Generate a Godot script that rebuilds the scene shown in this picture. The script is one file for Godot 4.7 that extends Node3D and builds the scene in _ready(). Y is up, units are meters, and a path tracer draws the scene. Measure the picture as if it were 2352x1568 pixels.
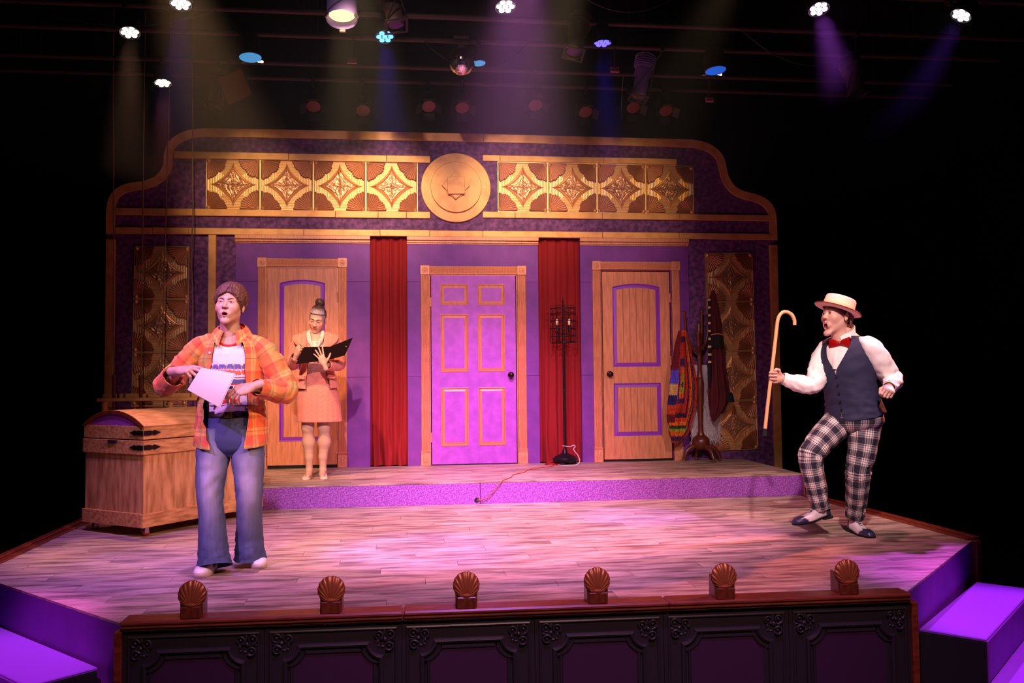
extends Node3D
# A musical-comedy stage: deck with apron and footlights, a purple and gold set wall, three players, a lighting rig in haze.

const DECK2 := 0.201          # height of the upper platform above the stage deck
var M := {}                   # materials
var rng := RandomNumberGenerator.new()
var noise3 := FastNoiseLite.new()

func _ready():
	rng.seed = 7
	noise3.seed = 3
	noise3.frequency = 1.0
	noise3.fractal_octaves = 2
	camera_and_air()
	stage_lights()
	materials()
	build_room()
	build_stage()
	build_set_wall()
	build_doors()
	build_apron()
	build_props()
	build_people()
	build_rig()

func camera_and_air():
	var f := 2051.19 / 1568.0          # focal length over frame height
	var cam := Camera3D.new()
	cam.name = "camera"
	cam.projection = Camera3D.PROJECTION_FRUSTUM
	cam.near = 0.1
	cam.far = 60.0
	cam.size = 0.1 / f
	cam.frustum_offset = Vector2(0.0, -0.1 * (784.0 - 760.8) / 2051.19)
	cam.position = Vector3(-0.7428, 1.1747, 9.6249)
	cam.basis = Basis(Vector3.UP, -0.119828) * Basis(Vector3.RIGHT, 0.047106) * Basis(Vector3.BACK, -0.009142)
	add_child(cam)
	cam.current = true
	var e := Environment.new()
	e.background_mode = Environment.BG_COLOR
	e.background_color = Color.BLACK
	e.tonemap_mode = Environment.TONE_MAPPER_LINEAR
	e.tonemap_exposure = 1.0
	e.sdfgi_enabled = true
	e.ssao_enabled = true
	e.ssil_enabled = true
	e.volumetric_fog_enabled = true
	e.volumetric_fog_density = 0.0
	var w := WorldEnvironment.new()
	w.name = "environment"
	w.environment = e
	add_child(w)

func spot(at: Vector3, to: Vector3, col: Color, energy: float, half: float, soft := 0.6, size := 0.08):
	var l := SpotLight3D.new()
	l.name = "beam"
	l.light_color = col
	l.light_energy = energy
	l.spot_angle = half
	l.spot_angle_attenuation = soft
	l.spot_range = 40.0
	l.spot_attenuation = 2.0
	l.light_size = size
	l.shadow_enabled = true
	add_child(l, true)
	l.look_at_from_position(at, to, Vector3.UP if absf((to - at).normalized().y) < 0.98 else Vector3.RIGHT)
	return l

func stage_lights():
	# front of house washes, nearly white
	spot(Vector3(-1.4, 5.3, 9.4), Vector3(-0.3, 1.0, 0.6), Color(1.0, 0.84, 0.86), 64.0, 20.5, 1.0)
	spot(Vector3(2.6, 5.2, 9.2), Vector3(0.3, 0.8, 1.2), Color(1.0, 0.78, 0.74), 38.0, 18.0, 1.0)
	spot(Vector3(0.2, 5.2, 10.6), Vector3(0.0, -0.1, 4.8), Color(1.0, 0.74, 0.72), 32.0, 22.0, 1.0)
	spot(Vector3(-4.4, 5.0, 8.6), Vector3(-1.6, 0.95, 3.9), Color(0.88, 0.58, 1.0), 50.0, 12.0, 0.9)
	spot(Vector3(3.4, 5.0, 8.6), Vector3(-1.5, 1.0, 3.8), Color(1.0, 0.72, 0.50), 46.0, 9.0, 0.8)
	# pink and magenta from overhead on the deck and the upper platform
	spot(Vector3(-0.2, 4.35, 4.1), Vector3(0.1, 0.0, 2.8), Color(1.0, 0.66, 0.84), 50.0, 28.0, 1.0)
	spot(Vector3(0.1, 4.35, 3.8), Vector3(0.1, 0.2, 0.5), Color(1.0, 0.58, 0.95), 44.0, 20.0, 1.0)
	spot(Vector3(-2.4, 4.35, 3.9), Vector3(-1.7, 1.0, 0.6), Color(1.0, 0.74, 0.52), 30.0, 15.0, 0.9)
	spot(Vector3(2.4, 4.35, 4.2), Vector3(2.2, 0.0, 2.6), Color(1.0, 0.66, 0.72), 13.0, 24.0, 1.0)
	spot(Vector3(-2.6, 4.35, 4.4), Vector3(-2.6, 0.0, 3.6), Color(0.84, 0.55, 1.0), 15.0, 24.0, 1.0)
	# warm pools on the gold frieze
	for a in [[-2.3, -2.4, 8.0, 12.0], [-1.1, -1.0, 17.0, 13.0], [0.5, 0.5, 14.0, 13.0], [1.7, 1.7, 4.0, 13.0]]:
		spot(Vector3(a[0], 4.3, 3.7), Vector3(a[1], 3.02, 0.0), Color(1.0, 0.84, 0.62), a[2] * 1.15, a[3], 1.0)
	# lavender from above the front edge, catching the rail and the beads of the apron
	spot(Vector3(0.0, 4.9, 6.9), Vector3(0.0, 0.0, 5.0), Color(0.80, 0.50, 1.0), 17.0, 30.0, 1.0)
	# violet on the side steps
	spot(Vector3(2.9, 4.8, 6.4), Vector3(2.75, -0.3, 4.85), Color(0.95, 0.38, 1.0), 34.0, 8.5, 0.6)
	spot(Vector3(-3.2, 4.8, 6.4), Vector3(-2.9, -0.3, 5.0), Color(0.95, 0.38, 1.0), 34.0, 9.0, 0.6)
	# rim from the wings on the player with the cane, and his front light
	spot(Vector3(6.0, 3.6, 2.0), Vector3(2.5, 1.2, 3.55), Color(1.0, 0.50, 0.36), 46.0, 9.0, 0.6)
	spot(Vector3(0.4, 5.0, 8.6), Vector3(2.35, 1.1, 3.55), Color(1.0, 0.84, 0.84), 58.0, 8.5, 0.8)

# ---------------------------------------------------------------- mesh helper
class MB:
	var v := PackedVector3Array()
	var n := PackedVector3Array()
	var t := PackedVector2Array()
	var c := PackedColorArray()
	var ix := PackedInt32Array()
	var col := Color.WHITE

	func face(p: Array, out: Vector3, uv: Array = []):
		var nn: Vector3 = (p[2] - p[0]).cross(p[1] - p[0])
		if p.size() == 4 and nn.length_squared() < 1e-14:
			nn = (p[3] - p[0]).cross(p[2] - p[0])
		if nn.length_squared() < 1e-16:
			return
		nn = nn.normalized()
		var flip := nn.dot(out) < 0.0
		if flip:
			nn = -nn
		var b := v.size()
		for i in p.size():
			v.append(p[i]); n.append(nn); c.append(col)
			t.append(uv[i] if uv.size() > i else Vector2.ZERO)
		for i in range(1, p.size() - 1):
			ix.append(b)
			if flip:
				ix.append(b + i + 1); ix.append(b + i)
			else:
				ix.append(b + i); ix.append(b + i + 1)

	func box(o: Vector3, s: Vector3, bev := 0.0, q := Basis()):
		var h := s / 2.0
		bev = minf(bev, minf(h.x, minf(h.y, h.z)) * 0.9)
		for a in 3:
			var b := (a + 1) % 3
			var d := (a + 2) % 3
			for sg in [-1.0, 1.0]:
				var pts := []
				for k in [[-1, -1], [1, -1], [1, 1], [-1, 1]]:
					var p := Vector3.ZERO
					p[a] = sg * h[a]; p[b] = k[0] * (h[b] - bev); p[d] = k[1] * (h[d] - bev)
					pts.append(o + q * p)
				var on := Vector3.ZERO
				on[a] = sg
				face(pts, q * on, [Vector2(-h[b], -h[d]), Vector2(h[b], -h[d]), Vector2(h[b], h[d]), Vector2(-h[b], h[d])])
		if bev <= 0.0:
			return
		for a in 3:
			var b := (a + 1) % 3
			var d := (a + 2) % 3
			for sb in [-1.0, 1.0]:
				for sd in [-1.0, 1.0]:
					var pts := []
					for k in [[-1, 0], [1, 0], [1, 1], [-1, 1]]:
						var p := Vector3.ZERO
						p[a] = k[0] * (h[a] - bev)
						p[b] = sb * (h[b] - (bev if k[1] else 0.0)); p[d] = sd * (h[d] - (0.0 if k[1] else bev))
						pts.append(o + q * p)
					var on := Vector3.ZERO
					on[b] = sb; on[d] = sd
					face(pts, q * on)
		for sx in [-1.0, 1.0]:
			for sy in [-1.0, 1.0]:
				for sz in [-1.0, 1.0]:
					var g := Vector3(sx, sy, sz)
					var pts := []
					for a in 3:
						var p := g * (h - Vector3.ONE * bev)
						p[a] = g[a] * h[a]
						pts.append(o + q * p)
					face(pts, q * g)

	# rows of points; closed means that the last point of a row repeats the first. hint turns the faces (zero: away from each row's middle)
	func grid(p: PackedVector3Array, nu: int, nv: int, closed := false, hint := Vector3.ZERO, uv := PackedVector2Array(), cols := PackedColorArray()):
		var b := v.size()
		var nn := PackedVector3Array()
		nn.resize(nu * nv)
		var total := 0.0
		for i in nv - 1:
			var mid := Vector3.ZERO
			if hint == Vector3.ZERO:
				for j in nu:
					mid += p[i * nu + j] + p[(i + 1) * nu + j]
				mid /= 2.0 * nu
			for j in nu - 1:
				var a := i * nu + j
				var f := (p[a + nu + 1] - p[a]).cross(p[a + 1] - p[a + nu])
				nn[a] += f; nn[a + 1] += f; nn[a + nu] += f; nn[a + nu + 1] += f
				total += f.dot(hint if hint != Vector3.ZERO else (p[a] + p[a + nu + 1]) / 2.0 - mid)
		var sg := -1.0 if total < 0.0 else 1.0
		if closed:
			for i in nv:
				var s := nn[i * nu] + nn[i * nu + nu - 1]
				nn[i * nu] = s; nn[i * nu + nu - 1] = s
		for i in [0, nv - 1]:      # a row drawn together in one point shares one normal
			if nu > 3 and p[i * nu].distance_squared_to(p[i * nu + nu / 2]) < 1e-12 and p[i * nu].distance_squared_to(p[i * nu + nu / 3]) < 1e-12:
				var s := Vector3.ZERO
				for j in nu:
					s += nn[i * nu + j]
				for j in nu:
					nn[i * nu + j] = s
		for i in nu * nv:
			v.append(p[i]); n.append((nn[i] * sg).normalized() if nn[i].length_squared() > 0.0 else Vector3.UP)
			t.append(uv[i] if uv.size() else Vector2.ZERO)
			c.append(cols[i] if cols.size() else col)
		for i in nv - 1:
			for j in nu - 1:
				var a := b + i * nu + j
				if sg > 0.0:      # (c-a)x(b-a) is the front
					ix.append_array([a, a + 1, a + nu + 1, a, a + nu + 1, a + nu])
				else:
					ix.append_array([a, a + nu + 1, a + 1, a, a + nu, a + nu + 1])

	# profile of (radius, height) turned about y; the outside lies to the right of the profile as it runs
	func lathe(prof: Array, seg := 24, x := Transform3D(), sharp := 0.6):
		var runs := []
		var run := [prof[0]]
		for i in range(1, prof.size()):
			run.append(prof[i])
			if i < prof.size() - 1:
				var d0: Vector2 = (prof[i] - prof[i - 1]).normalized()
				var d1: Vector2 = (prof[i + 1] - prof[i]).normalized()
				if d0.dot(d1) < sharp:
					runs.append(run)
					run = [prof[i]]
		runs.append(run)
		for r in runs:
			var b := v.size()
			for i in r.size():
				var d: Vector2 = (r[mini(i + 1, r.size() - 1)] - r[maxi(i - 1, 0)]).normalized()
				for j in seg + 1:
					var a := TAU * j / seg
					v.append(x * Vector3(cos(a) * r[i].x, r[i].y, sin(a) * r[i].x))
					n.append((x.basis * Vector3(cos(a) * d.y, -d.x, sin(a) * d.y)).normalized())
					t.append(Vector2(float(j) / seg, r[i].y)); c.append(col)
			for i in r.size() - 1:
				for j in seg:
					var a: int = b + i * (seg + 1) + j
					ix.append_array([a, a + 1, a + seg + 2, a, a + seg + 2, a + seg + 1])

	# round tube along points; r is a number or one radius for each point
	func tube(pts: Array, r, seg := 10, caps := true, closed := false):
		var p := PackedVector3Array()
		var uv := PackedVector2Array()
		var up := Vector3.ZERO
		var len := 0.0
		var cnt := pts.size()
		for i in cnt:
			var tn: Vector3 = ((pts[(i + 1) % cnt] if closed or i < cnt - 1 else pts[i]) - (pts[(i - 1 + cnt) % cnt] if closed or i > 0 else pts[i])).normalized()
			if up == Vector3.ZERO:
				up = Vector3.UP if absf(tn.y) < 0.9 else Vector3.RIGHT
			up = (up - tn * up.dot(tn)).normalized()
			var sd := tn.cross(up)
			var rr: float = r[i] if r is Array else r
			if i > 0:
				len += (pts[i] - pts[i - 1]).length()
			for j in seg + 1:
				var a := TAU * j / seg
				p.append(pts[i] + (up * cos(a) + sd * sin(a)) * rr)
				uv.append(Vector2(a * rr, len))
		if closed:
			for j in seg + 1:
				p.append(p[j]); uv.append(uv[j] + Vector2(0, len))
			cnt += 1
		grid(p, seg + 1, cnt, true, Vector3.ZERO, uv)
		if caps and not closed:
			for e in [0, cnt - 1]:
				var ring := []
				for j in seg:
					ring.append(p[e * (seg + 1) + j])
				face(ring, pts[0] - pts[1] if e == 0 else pts[cnt - 1] - pts[cnt - 2])

	# flat outline in x, y pushed from z0 to z1
	func extrude(poly: PackedVector2Array, z0: float, z1: float, x := Transform3D(), back := true):
		var tri := Geometry2D.triangulate_polygon(poly)
		for z in ([z0, z1] if back else [z1]):
			var on := x.basis * Vector3(0, 0, 1 if z == z1 else -1)
			for k in range(0, tri.size(), 3):
				var pts := []
				var uv := []
				for m in 3:
					var q := poly[tri[k + m]]
					pts.append(x * Vector3(q.x, q.y, z)); uv.append(q)
				face(pts, on, uv)
		var area := 0.0
		for i in poly.size():
			area += poly[i].cross(poly[(i + 1) % poly.size()])
		for i in poly.size():
			var a := poly[i]
			var b := poly[(i + 1) % poly.size()]
			var d := (b - a) * signf(area)
			face([x * Vector3(a.x, a.y, z0), x * Vector3(b.x, b.y, z0), x * Vector3(b.x, b.y, z1), x * Vector3(a.x, a.y, z1)], x.basis * Vector3(d.y, -d.x, 0))

	# moulding along a closed outline (x, y, counter-clockwise): profile of (inset, height)
	func frame(poly: PackedVector2Array, prof: Array, x := Transform3D(), fill := false):
		var loops := []
		var cnt := poly.size()
		for k in prof.size():
			var l := []
			for i in cnt:
				var a := (poly[i] - poly[(i - 1 + cnt) % cnt]).normalized()
				var b := (poly[(i + 1) % cnt] - poly[i]).normalized()
				var na := Vector2(-a.y, a.x)
				var nb := Vector2(-b.y, b.x)
				var q: Vector2 = poly[i] + (na + nb) / maxf(0.3, 1.0 + na.dot(nb)) * prof[k].x
				l.append(Vector3(q.x, q.y, prof[k].y))
			loops.append(l)
		for k in prof.size() - 1:
			for i in cnt:
				var j := (i + 1) % cnt
				var e: Vector2 = (poly[j] - poly[i]).normalized()
				var d: Vector2 = prof[k + 1] - prof[k]
				var on := Vector3(e.y * d.y, -e.x * d.y, d.x)
				face([x * loops[k][i], x * loops[k][j], x * loops[k + 1][j], x * loops[k + 1][i]], x.basis * on)
		if fill:
			var last := PackedVector2Array()
			for q in loops[prof.size() - 1]:
				last.append(Vector2(q.x, q.y))
			var tri := Geometry2D.triangulate_polygon(last)
			for k in range(0, tri.size(), 3):
				face([x * loops[-1][tri[k]], x * loops[-1][tri[k + 1]], x * loops[-1][tri[k + 2]]], x.basis * Vector3(0, 0, 1))

	func add(o: MB, x := Transform3D()):
		var b := v.size()
		for i in o.v.size():
			v.append(x * o.v[i]); n.append((x.basis * o.n[i]).normalized()); t.append(o.t[i]); c.append(o.c[i])
		for i in o.ix:
			ix.append(b + i)

	func mesh() -> ArrayMesh:
		var a := []
		a.resize(Mesh.ARRAY_MAX)
		a[Mesh.ARRAY_VERTEX] = v
		a[Mesh.ARRAY_NORMAL] = n
		a[Mesh.ARRAY_TEX_UV] = t
		a[Mesh.ARRAY_COLOR] = c
		a[Mesh.ARRAY_INDEX] = ix
		var m := ArrayMesh.new()
		m.add_surface_from_arrays(Mesh.PRIMITIVE_TRIANGLES, a)
		return m

# ---------------------------------------------------------------- scene helpers
func thing(called: String, label: String, category: String, at := Vector3.ZERO, turn := 0.0, group := "") -> Node3D:
	var o := Node3D.new()
	o.name = called
	o.position = at
	o.rotation.y = turn
	tag(o, label, category, group)
	add_child(o, true)
	return o

func tag(o: Node, label: String, category: String, group := ""):
	o.set_meta("label", label)
	if category:
		o.set_meta("category", category)
	if group:
		o.set_meta("group", group)

func part(called: String, m, material: Material, parent: Node, label := "") -> MeshInstance3D:
	var o := MeshInstance3D.new()
	o.name = called
	o.mesh = m.mesh() if m is MB else m
	o.material_override = material
	if label:
		o.set_meta("label", label)
	parent.add_child(o, true)
	return o

func structure(called: String, label: String, category := "") -> Node3D:
	var o := Node3D.new()
	o.name = called
	o.set_meta("kind", "structure")
	tag(o, label, category)
	add_child(o, true)
	return o

func copy_of(o: Node3D, label: String, at: Vector3, turn := 0.0, called := "") -> Node3D:
	var r: Node3D = o.duplicate()
	r.name = called if called else str(o.name)
	add_child(r, true)
	r.position = at
	r.rotation.y = turn
	r.set_meta("label", label)
	return r

func rect(x0: float, y0: float, x1: float, y1: float) -> PackedVector2Array:
	return PackedVector2Array([Vector2(x0, y0), Vector2(x1, y0), Vector2(x1, y1), Vector2(x0, y1)])

func arc(o: Vector2, r: float, a0: float, a1: float, k: int) -> PackedVector2Array:
	var p := PackedVector2Array()
	for i in k + 1:
		var a := deg_to_rad(lerpf(a0, a1, float(i) / k))
		p.append(o + Vector2(cos(a), sin(a)) * r)
	return p

func curve(pts: Array, k := 6) -> Array:
	# Catmull-Rom through the points
	var out := []
	for i in pts.size() - 1:
		var p0 = pts[maxi(i - 1, 0)]
		var p3 = pts[mini(i + 2, pts.size() - 1)]
		for j in k:
			var s := float(j) / k
			out.append(0.5 * (2.0 * pts[i] + (pts[i + 1] - p0) * s + (2.0 * p0 - 5.0 * pts[i] + 4.0 * pts[i + 1] - p3) * s * s + (3.0 * pts[i] - p0 - 3.0 * pts[i + 1] + p3) * s * s * s))
	out.append(pts[pts.size() - 1])
	return out

# ---------------------------------------------------------------- materials
func noise_tex(freq: float, ramp: Array, size := 512, octaves := 4, kind := FastNoiseLite.TYPE_SIMPLEX_SMOOTH, normal := false, seed_ := 1, bump := 4.0) -> NoiseTexture2D:
	var f := FastNoiseLite.new()
	f.noise_type = kind
	f.frequency = freq
	f.seed = seed_
	f.fractal_octaves = octaves
	var tx := NoiseTexture2D.new()
	tx.width = size
	tx.height = size
	tx.seamless = true
	tx.noise = f
	if normal:
		tx.as_normal_map = true
		tx.bump_strength = bump
	elif ramp.size():
		var g := Gradient.new()
		var offs := PackedFloat32Array()
		var cols := PackedColorArray()
		for r in ramp:
			offs.append(r[0]); cols.append(r[1])
		g.offsets = offs
		g.colors = cols
		tx.color_ramp = g
	return tx

func mat(called: String, col: Color, rough := 0.6, metal := 0.0) -> StandardMaterial3D:
	var m := StandardMaterial3D.new()
	m.resource_name = called
	m.albedo_color = col
	m.roughness = rough
	m.metallic = metal
	M[called] = m
	return m

func planar(m: StandardMaterial3D, tx: Texture2D, scale: Vector3, world := false, offset := Vector3.ZERO):
	m.albedo_texture = tx
	m.uv1_triplanar = true
	m.uv1_world_triplanar = world
	m.uv1_scale = scale
	m.uv1_offset = offset

func overlay(m: StandardMaterial3D, tx: Texture2D, scale: Vector3):
	m.detail_enabled = true
	m.detail_albedo = tx
	m.detail_blend_mode = BaseMaterial3D.BLEND_MODE_MUL
	m.detail_uv_layer = BaseMaterial3D.DETAIL_UV_2
	m.uv2_triplanar = true
	m.uv2_scale = scale

func grey(a: float) -> Color:
	return Color(a, a, a)

func materials():
	# wood floor: long dark streaks over a pale grey brown
	var grain := noise_tex(0.012, [[0.0, Color(0.50, 0.43, 0.42)], [0.3, Color(0.72, 0.65, 0.62)], [0.5, Color(0.90, 0.83, 0.78)], [0.72, Color(0.96, 0.90, 0.85)], [1.0, Color(1, 0.95, 0.90)]], 512, 4, FastNoiseLite.TYPE_SIMPLEX_SMOOTH, false, 11)
	var fine := noise_tex(0.03, [[0.2, Color(0.80, 0.77, 0.77)], [0.5, Color(0.95, 0.94, 0.93)], [0.8, Color(1, 1, 1)]], 512, 3, FastNoiseLite.TYPE_SIMPLEX_SMOOTH, false, 12)
	for i in 8:
		var g := 0.74 + 0.035 * (i % 4) + (0.02 if i > 3 else 0.0)
		var m := mat("deck_%d" % i, Color(g, g * (0.93 + 0.01 * (i % 3)), g * (0.88 + 0.015 * (i % 3))), 0.55)
		planar(m, grain, Vector3(0.26, 1.0, 1.7), false, Vector3(0.37 * i, 0, 0.23 * i))
		overlay(m, fine, Vector3(0.30, 1.0, 3.5))
	var wood := noise_tex(0.02, [[0.1, Color(0.74, 0.64, 0.54)], [0.45, Color(0.90, 0.83, 0.74)], [0.8, Color(1, 0.96, 0.9)]], 512, 4, FastNoiseLite.TYPE_SIMPLEX_SMOOTH, false, 21)
	M.wood_tex = wood
	M.soft_tex = noise_tex(0.02, [[0.1, Color(0.86, 0.84, 0.82)], [0.7, Color(1, 1, 1)]], 512, 4, FastNoiseLite.TYPE_SIMPLEX_SMOOTH, false, 22)
	# paint
	var sponge := noise_tex(0.03, [[0.1, Color(0.55, 0.45, 0.6)], [0.5, Color(0.8, 0.74, 0.82)], [0.85, Color(1, 1, 1)]], 512, 5, FastNoiseLite.TYPE_SIMPLEX_SMOOTH, false, 31)
	planar(mat("sponged", Color(0.50, 0.29, 0.52), 0.75), sponge, Vector3(0.9, 0.9, 0.9), true)
	var mottled := noise_tex(0.02, [[0.2, Color(0.9, 0.88, 0.92)], [0.8, Color(1, 1, 1)]], 256, 4, FastNoiseLite.TYPE_SIMPLEX_SMOOTH, false, 32)
	planar(mat("violet", Color(0.46, 0.18, 0.58), 0.6), mottled, Vector3(0.8, 0.8, 0.8), true)
	planar(mat("violet_door", Color(0.68, 0.31, 0.78), 0.5), mottled, Vector3(1.2, 1.2, 1.2), true)
	mat("violet_frame", Color(0.55, 0.22, 0.72), 0.5)
	planar(mat("riser_paint", Color(0.62, 0.36, 0.72), 0.7), noise_tex(0.06, [[0.2, Color(0.72, 0.62, 0.76)], [0.45, Color(0.8, 0.7, 0.84)], [0.62, Color(1, 0.95, 1)], [0.9, Color(1, 1, 1)]], 512, 5, FastNoiseLite.TYPE_SIMPLEX_SMOOTH, false, 33), Vector3(1.6, 1.6, 1.6), true)
	mat("step_carpet", Color(0.50, 0.26, 0.70), 0.95)
	planar(mat("gold", Color(0.88, 0.64, 0.38), 0.5, 0.2), noise_tex(0.02, [[0.1, Color(0.91, 0.88, 0.84)], [0.6, Color(1, 1, 1)]], 256, 4, FastNoiseLite.TYPE_SIMPLEX_SMOOTH, false, 34), Vector3(1, 1, 1), true)
	var tin := mat("tin_gold", Color(0.90, 0.69, 0.46), 0.38, 0.6)
	tin.vertex_color_use_as_albedo = true
	mat("tin_fan", Color(0.68, 0.43, 0.29), 0.38, 0.55)
	mat("tin_pit", Color(0.72, 0.50, 0.36), 0.34, 0.6)
	# copper-gold painted wood of the doors
	var door := mat("door_gold", Color(0.84, 0.54, 0.39), 0.5, 0.05)
	planar(door, M.soft_tex, Vector3(2.6, 0.35, 2.6))
	var trim := mat("casing_gold", Color(0.86, 0.58, 0.44), 0.42, 0.1)
	planar(trim, M.soft_tex, Vector3(6.0, 0.5, 6.0))
	mat("red_velvet", Color(0.52, 0.03, 0.06), 0.9).rim_enabled = true
	M.red_velvet.rim = 0.5
	M.red_velvet.rim_tint = 0.8
	var red_wood := mat("red_wood", Color(0.50, 0.24, 0.17), 0.35)
	planar(red_wood, wood, Vector3(0.5, 3, 3))
	var brown := mat("brown_wood", Color(0.42, 0.19, 0.11), 0.3)
	planar(brown, wood, Vector3(3, 0.8, 3))
	brown.clearcoat_enabled = true
	brown.clearcoat = 0.4
	mat("shell_gold", Color(0.58, 0.31, 0.18), 0.38, 0.3)
	mat("tin_black", Color(0.20, 0.175, 0.21), 0.40, 0.3)
	mat("tin_inset", Color(0.20, 0.06, 0.22), 0.6)
	mat("black", Color(0.05, 0.05, 0.055), 0.9)
	mat("black_cloth", Color(0.035, 0.032, 0.04), 1.0)
	mat("black_metal", Color(0.10, 0.10, 0.11), 0.5, 0.3)
	mat("iron", Color(0.13, 0.10, 0.10), 0.45, 0.6)
	mat("steel", Color(0.75, 0.75, 0.78), 0.25, 0.9)

func build_room():
	var B := MB.new()
	B.box(Vector3(0, -0.77, 5), Vector3(17, 0.1, 20))
	part("floor", B, M.black, structure("floor", "dark floor of the auditorium below the stage"))
	var W := [["wall_rear", "black masking wall behind the set", Vector3(0, 2.7, -3.05), Vector3(17, 7.0, 0.1)], ["wall_left", "black side wall of the theatre, at the chest's side", Vector3(-8.0, 2.7, 5), Vector3(0.1, 7.0, 16)], ["wall_right", "black side wall of the theatre, at the cane player's side", Vector3(8.0, 2.7, 5), Vector3(0.1, 7.0, 16)], ["wall_front", "black wall behind the audience", Vector3(0, 2.7, 13.05), Vector3(17, 7.0, 0.1)], ["ceiling", "black ceiling above the lighting rig", Vector3(0, 6.25, 5), Vector3(17, 0.1, 16)]]
	for w in W:
		var m := MB.new()
		m.box(w[2], w[3])
		part(w[0], m, M.black_cloth, structure(w[0], w[1]))

# boards clipped to an outline in x and z
func lay_boards(host: Node, outline: PackedVector2Array, z0: float, z1: float, x0: float, x1: float, top: float, off: float):
	var row := 0
	var z := z0
	while z < z1:
		var x := x0 - fmod(off + row * 0.47, 1.2)
		while x < x1:
			var piece := rect(x + 0.0012, z + 0.001, x + 1.2 - 0.0012, z + 0.152 - 0.001)
			for q in Geometry2D.intersect_polygons(piece, outline):
				if Geometry2D.is_polygon_clockwise(q):
					q.reverse()
				var m := MB.new()
				m.extrude(q, 0.0, 0.012, flat_up(top), false)
				part("plank", m, M["deck_%d" % rng.randi_range(0, 7)], host)
			x += 1.2
		z += 0.152
		row += 1

func flat_up(top: float) -> Transform3D:
	# outline x, y becomes x, z; pushing goes up
	return Transform3D(Basis(Vector3(1, 0, 0), Vector3(0, 0, 1), Vector3(0, 1, 0)), Vector3(0, top, 0))

func build_stage():
	var deck := PackedVector2Array([Vector2(-3.33, 0.0), Vector2(2.99, 0.0), Vector2(3.14, 3.83), Vector2(1.81, 5.2), Vector2(-2.06, 5.14), Vector2(-3.33, 3.84)])
	var host := structure("stage_deck", "stage floor of grey brown wood planks in front of the riser", "stage")
	var body := MB.new()
	body.extrude(deck, -0.72, -0.0125, flat_up(0.0))
	part("deck_base", body, M.violet, host)
	lay_boards(host, deck, 1.5, 5.24, -3.4, 3.2, -0.012, 0.3)
	# brown edging along the two wings
	for s in [[Vector3(-3.33, 0, 1.55), Vector3(-3.33, 0, 3.85)], [Vector3(3.0, 0, 1.53), Vector3(3.14, 0, 3.83)]]:
		var d: Vector3 = s[1] - s[0]
		var m := MB.new()
		var q := Basis(Vector3.UP, atan2(d.x, d.z))
		var sx := signf(s[0].x)
		m.box((s[0] + s[1]) / 2.0 + Vector3(0.03 * sx, 0.006, 0), Vector3(0.05, 0.036, d.length()), 0.006, q)
		m.box((s[0] + s[1]) / 2.0 + Vector3(-0.02 * sx, 0.002, 0), Vector3(0.05, 0.022, d.length()), 0.006, q)
		part("edge_trim", m, M.red_wood, host)
	var post := MB.new()
	post.box(Vector3(3.15, -0.36, 3.84), Vector3(0.06, 0.72, 0.06), 0.006, Basis(Vector3.UP, 0.4))
	part("corner_post", post, M.red_wood, host)
	# upper platform
	var up := structure("upper_platform", "raised wood-planked platform before the doors, with a purple riser", "platform")
	var b := MB.new()
	b.box(Vector3(-0.165, 0.094, 0.745), Vector3(6.31, 0.188, 1.49))
	part("platform_base", b, M.violet, up)
	var top := rect(-3.33, -0.02, 3.0, 1.515)
	lay_boards(up, top, -0.02, 1.515, -3.4, 3.1, DECK2 - 0.012, 0.8)
	for s in [[-3.33, -0.07], [-0.067, 3.0]]:
		var r := MB.new()
		r.box(Vector3((s[0] + s[1]) / 2.0, 0.094, 1.502), Vector3(s[1] - s[0] - 0.002, 0.188, 0.022), 0.002)
		part("riser_board", r, M.riser_paint, up)
	var e := MB.new()
	e.box(Vector3(3.006, 0.1, 1.48), Vector3(0.02, 0.2, 0.06), 0.003)
	part("edge_trim", e, M.gold, up)
	steps("Right", Vector3(2.035, 0, 4.968), 0.7695, 1.36, "violet-lit block of steps on the cane player's side of the apron")
	steps("Left", Vector3(-3.17, 0, 4.008), -0.8021, 1.36, "violet-lit block of steps on the singer's side of the apron")

func steps(_side: String, at: Vector3, turn: float, length: float, label: String):
	var o := thing("stage_steps", label, "steps", at, turn)
	var h := [-0.235, -0.47]
	for k in 2:
		var z0 := 0.012 + 0.33 * k
		var b := MB.new()
		b.box(Vector3(length / 2, (h[k] - 0.02 - 0.72) / 2.0, z0 + 0.163), Vector3(length, h[k] - 0.02 + 0.72, 0.326), 0.004)
		part("step_box", b, M.black, o, "black side box")
		var t := MB.new()
		t.box(Vector3(length / 2, h[k] - 0.01, z0 + 0.163), Vector3(length, 0.02, 0.33), 0.005)
		part("tread", t, M.step_carpet, o)
		var r := MB.new()
		r.box(Vector3(length / 2, h[k] - 0.12, z0 + 0.331), Vector3(length - 0.004, 0.215, 0.008), 0.002)
		part("riser", r, M.violet, o)

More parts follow.
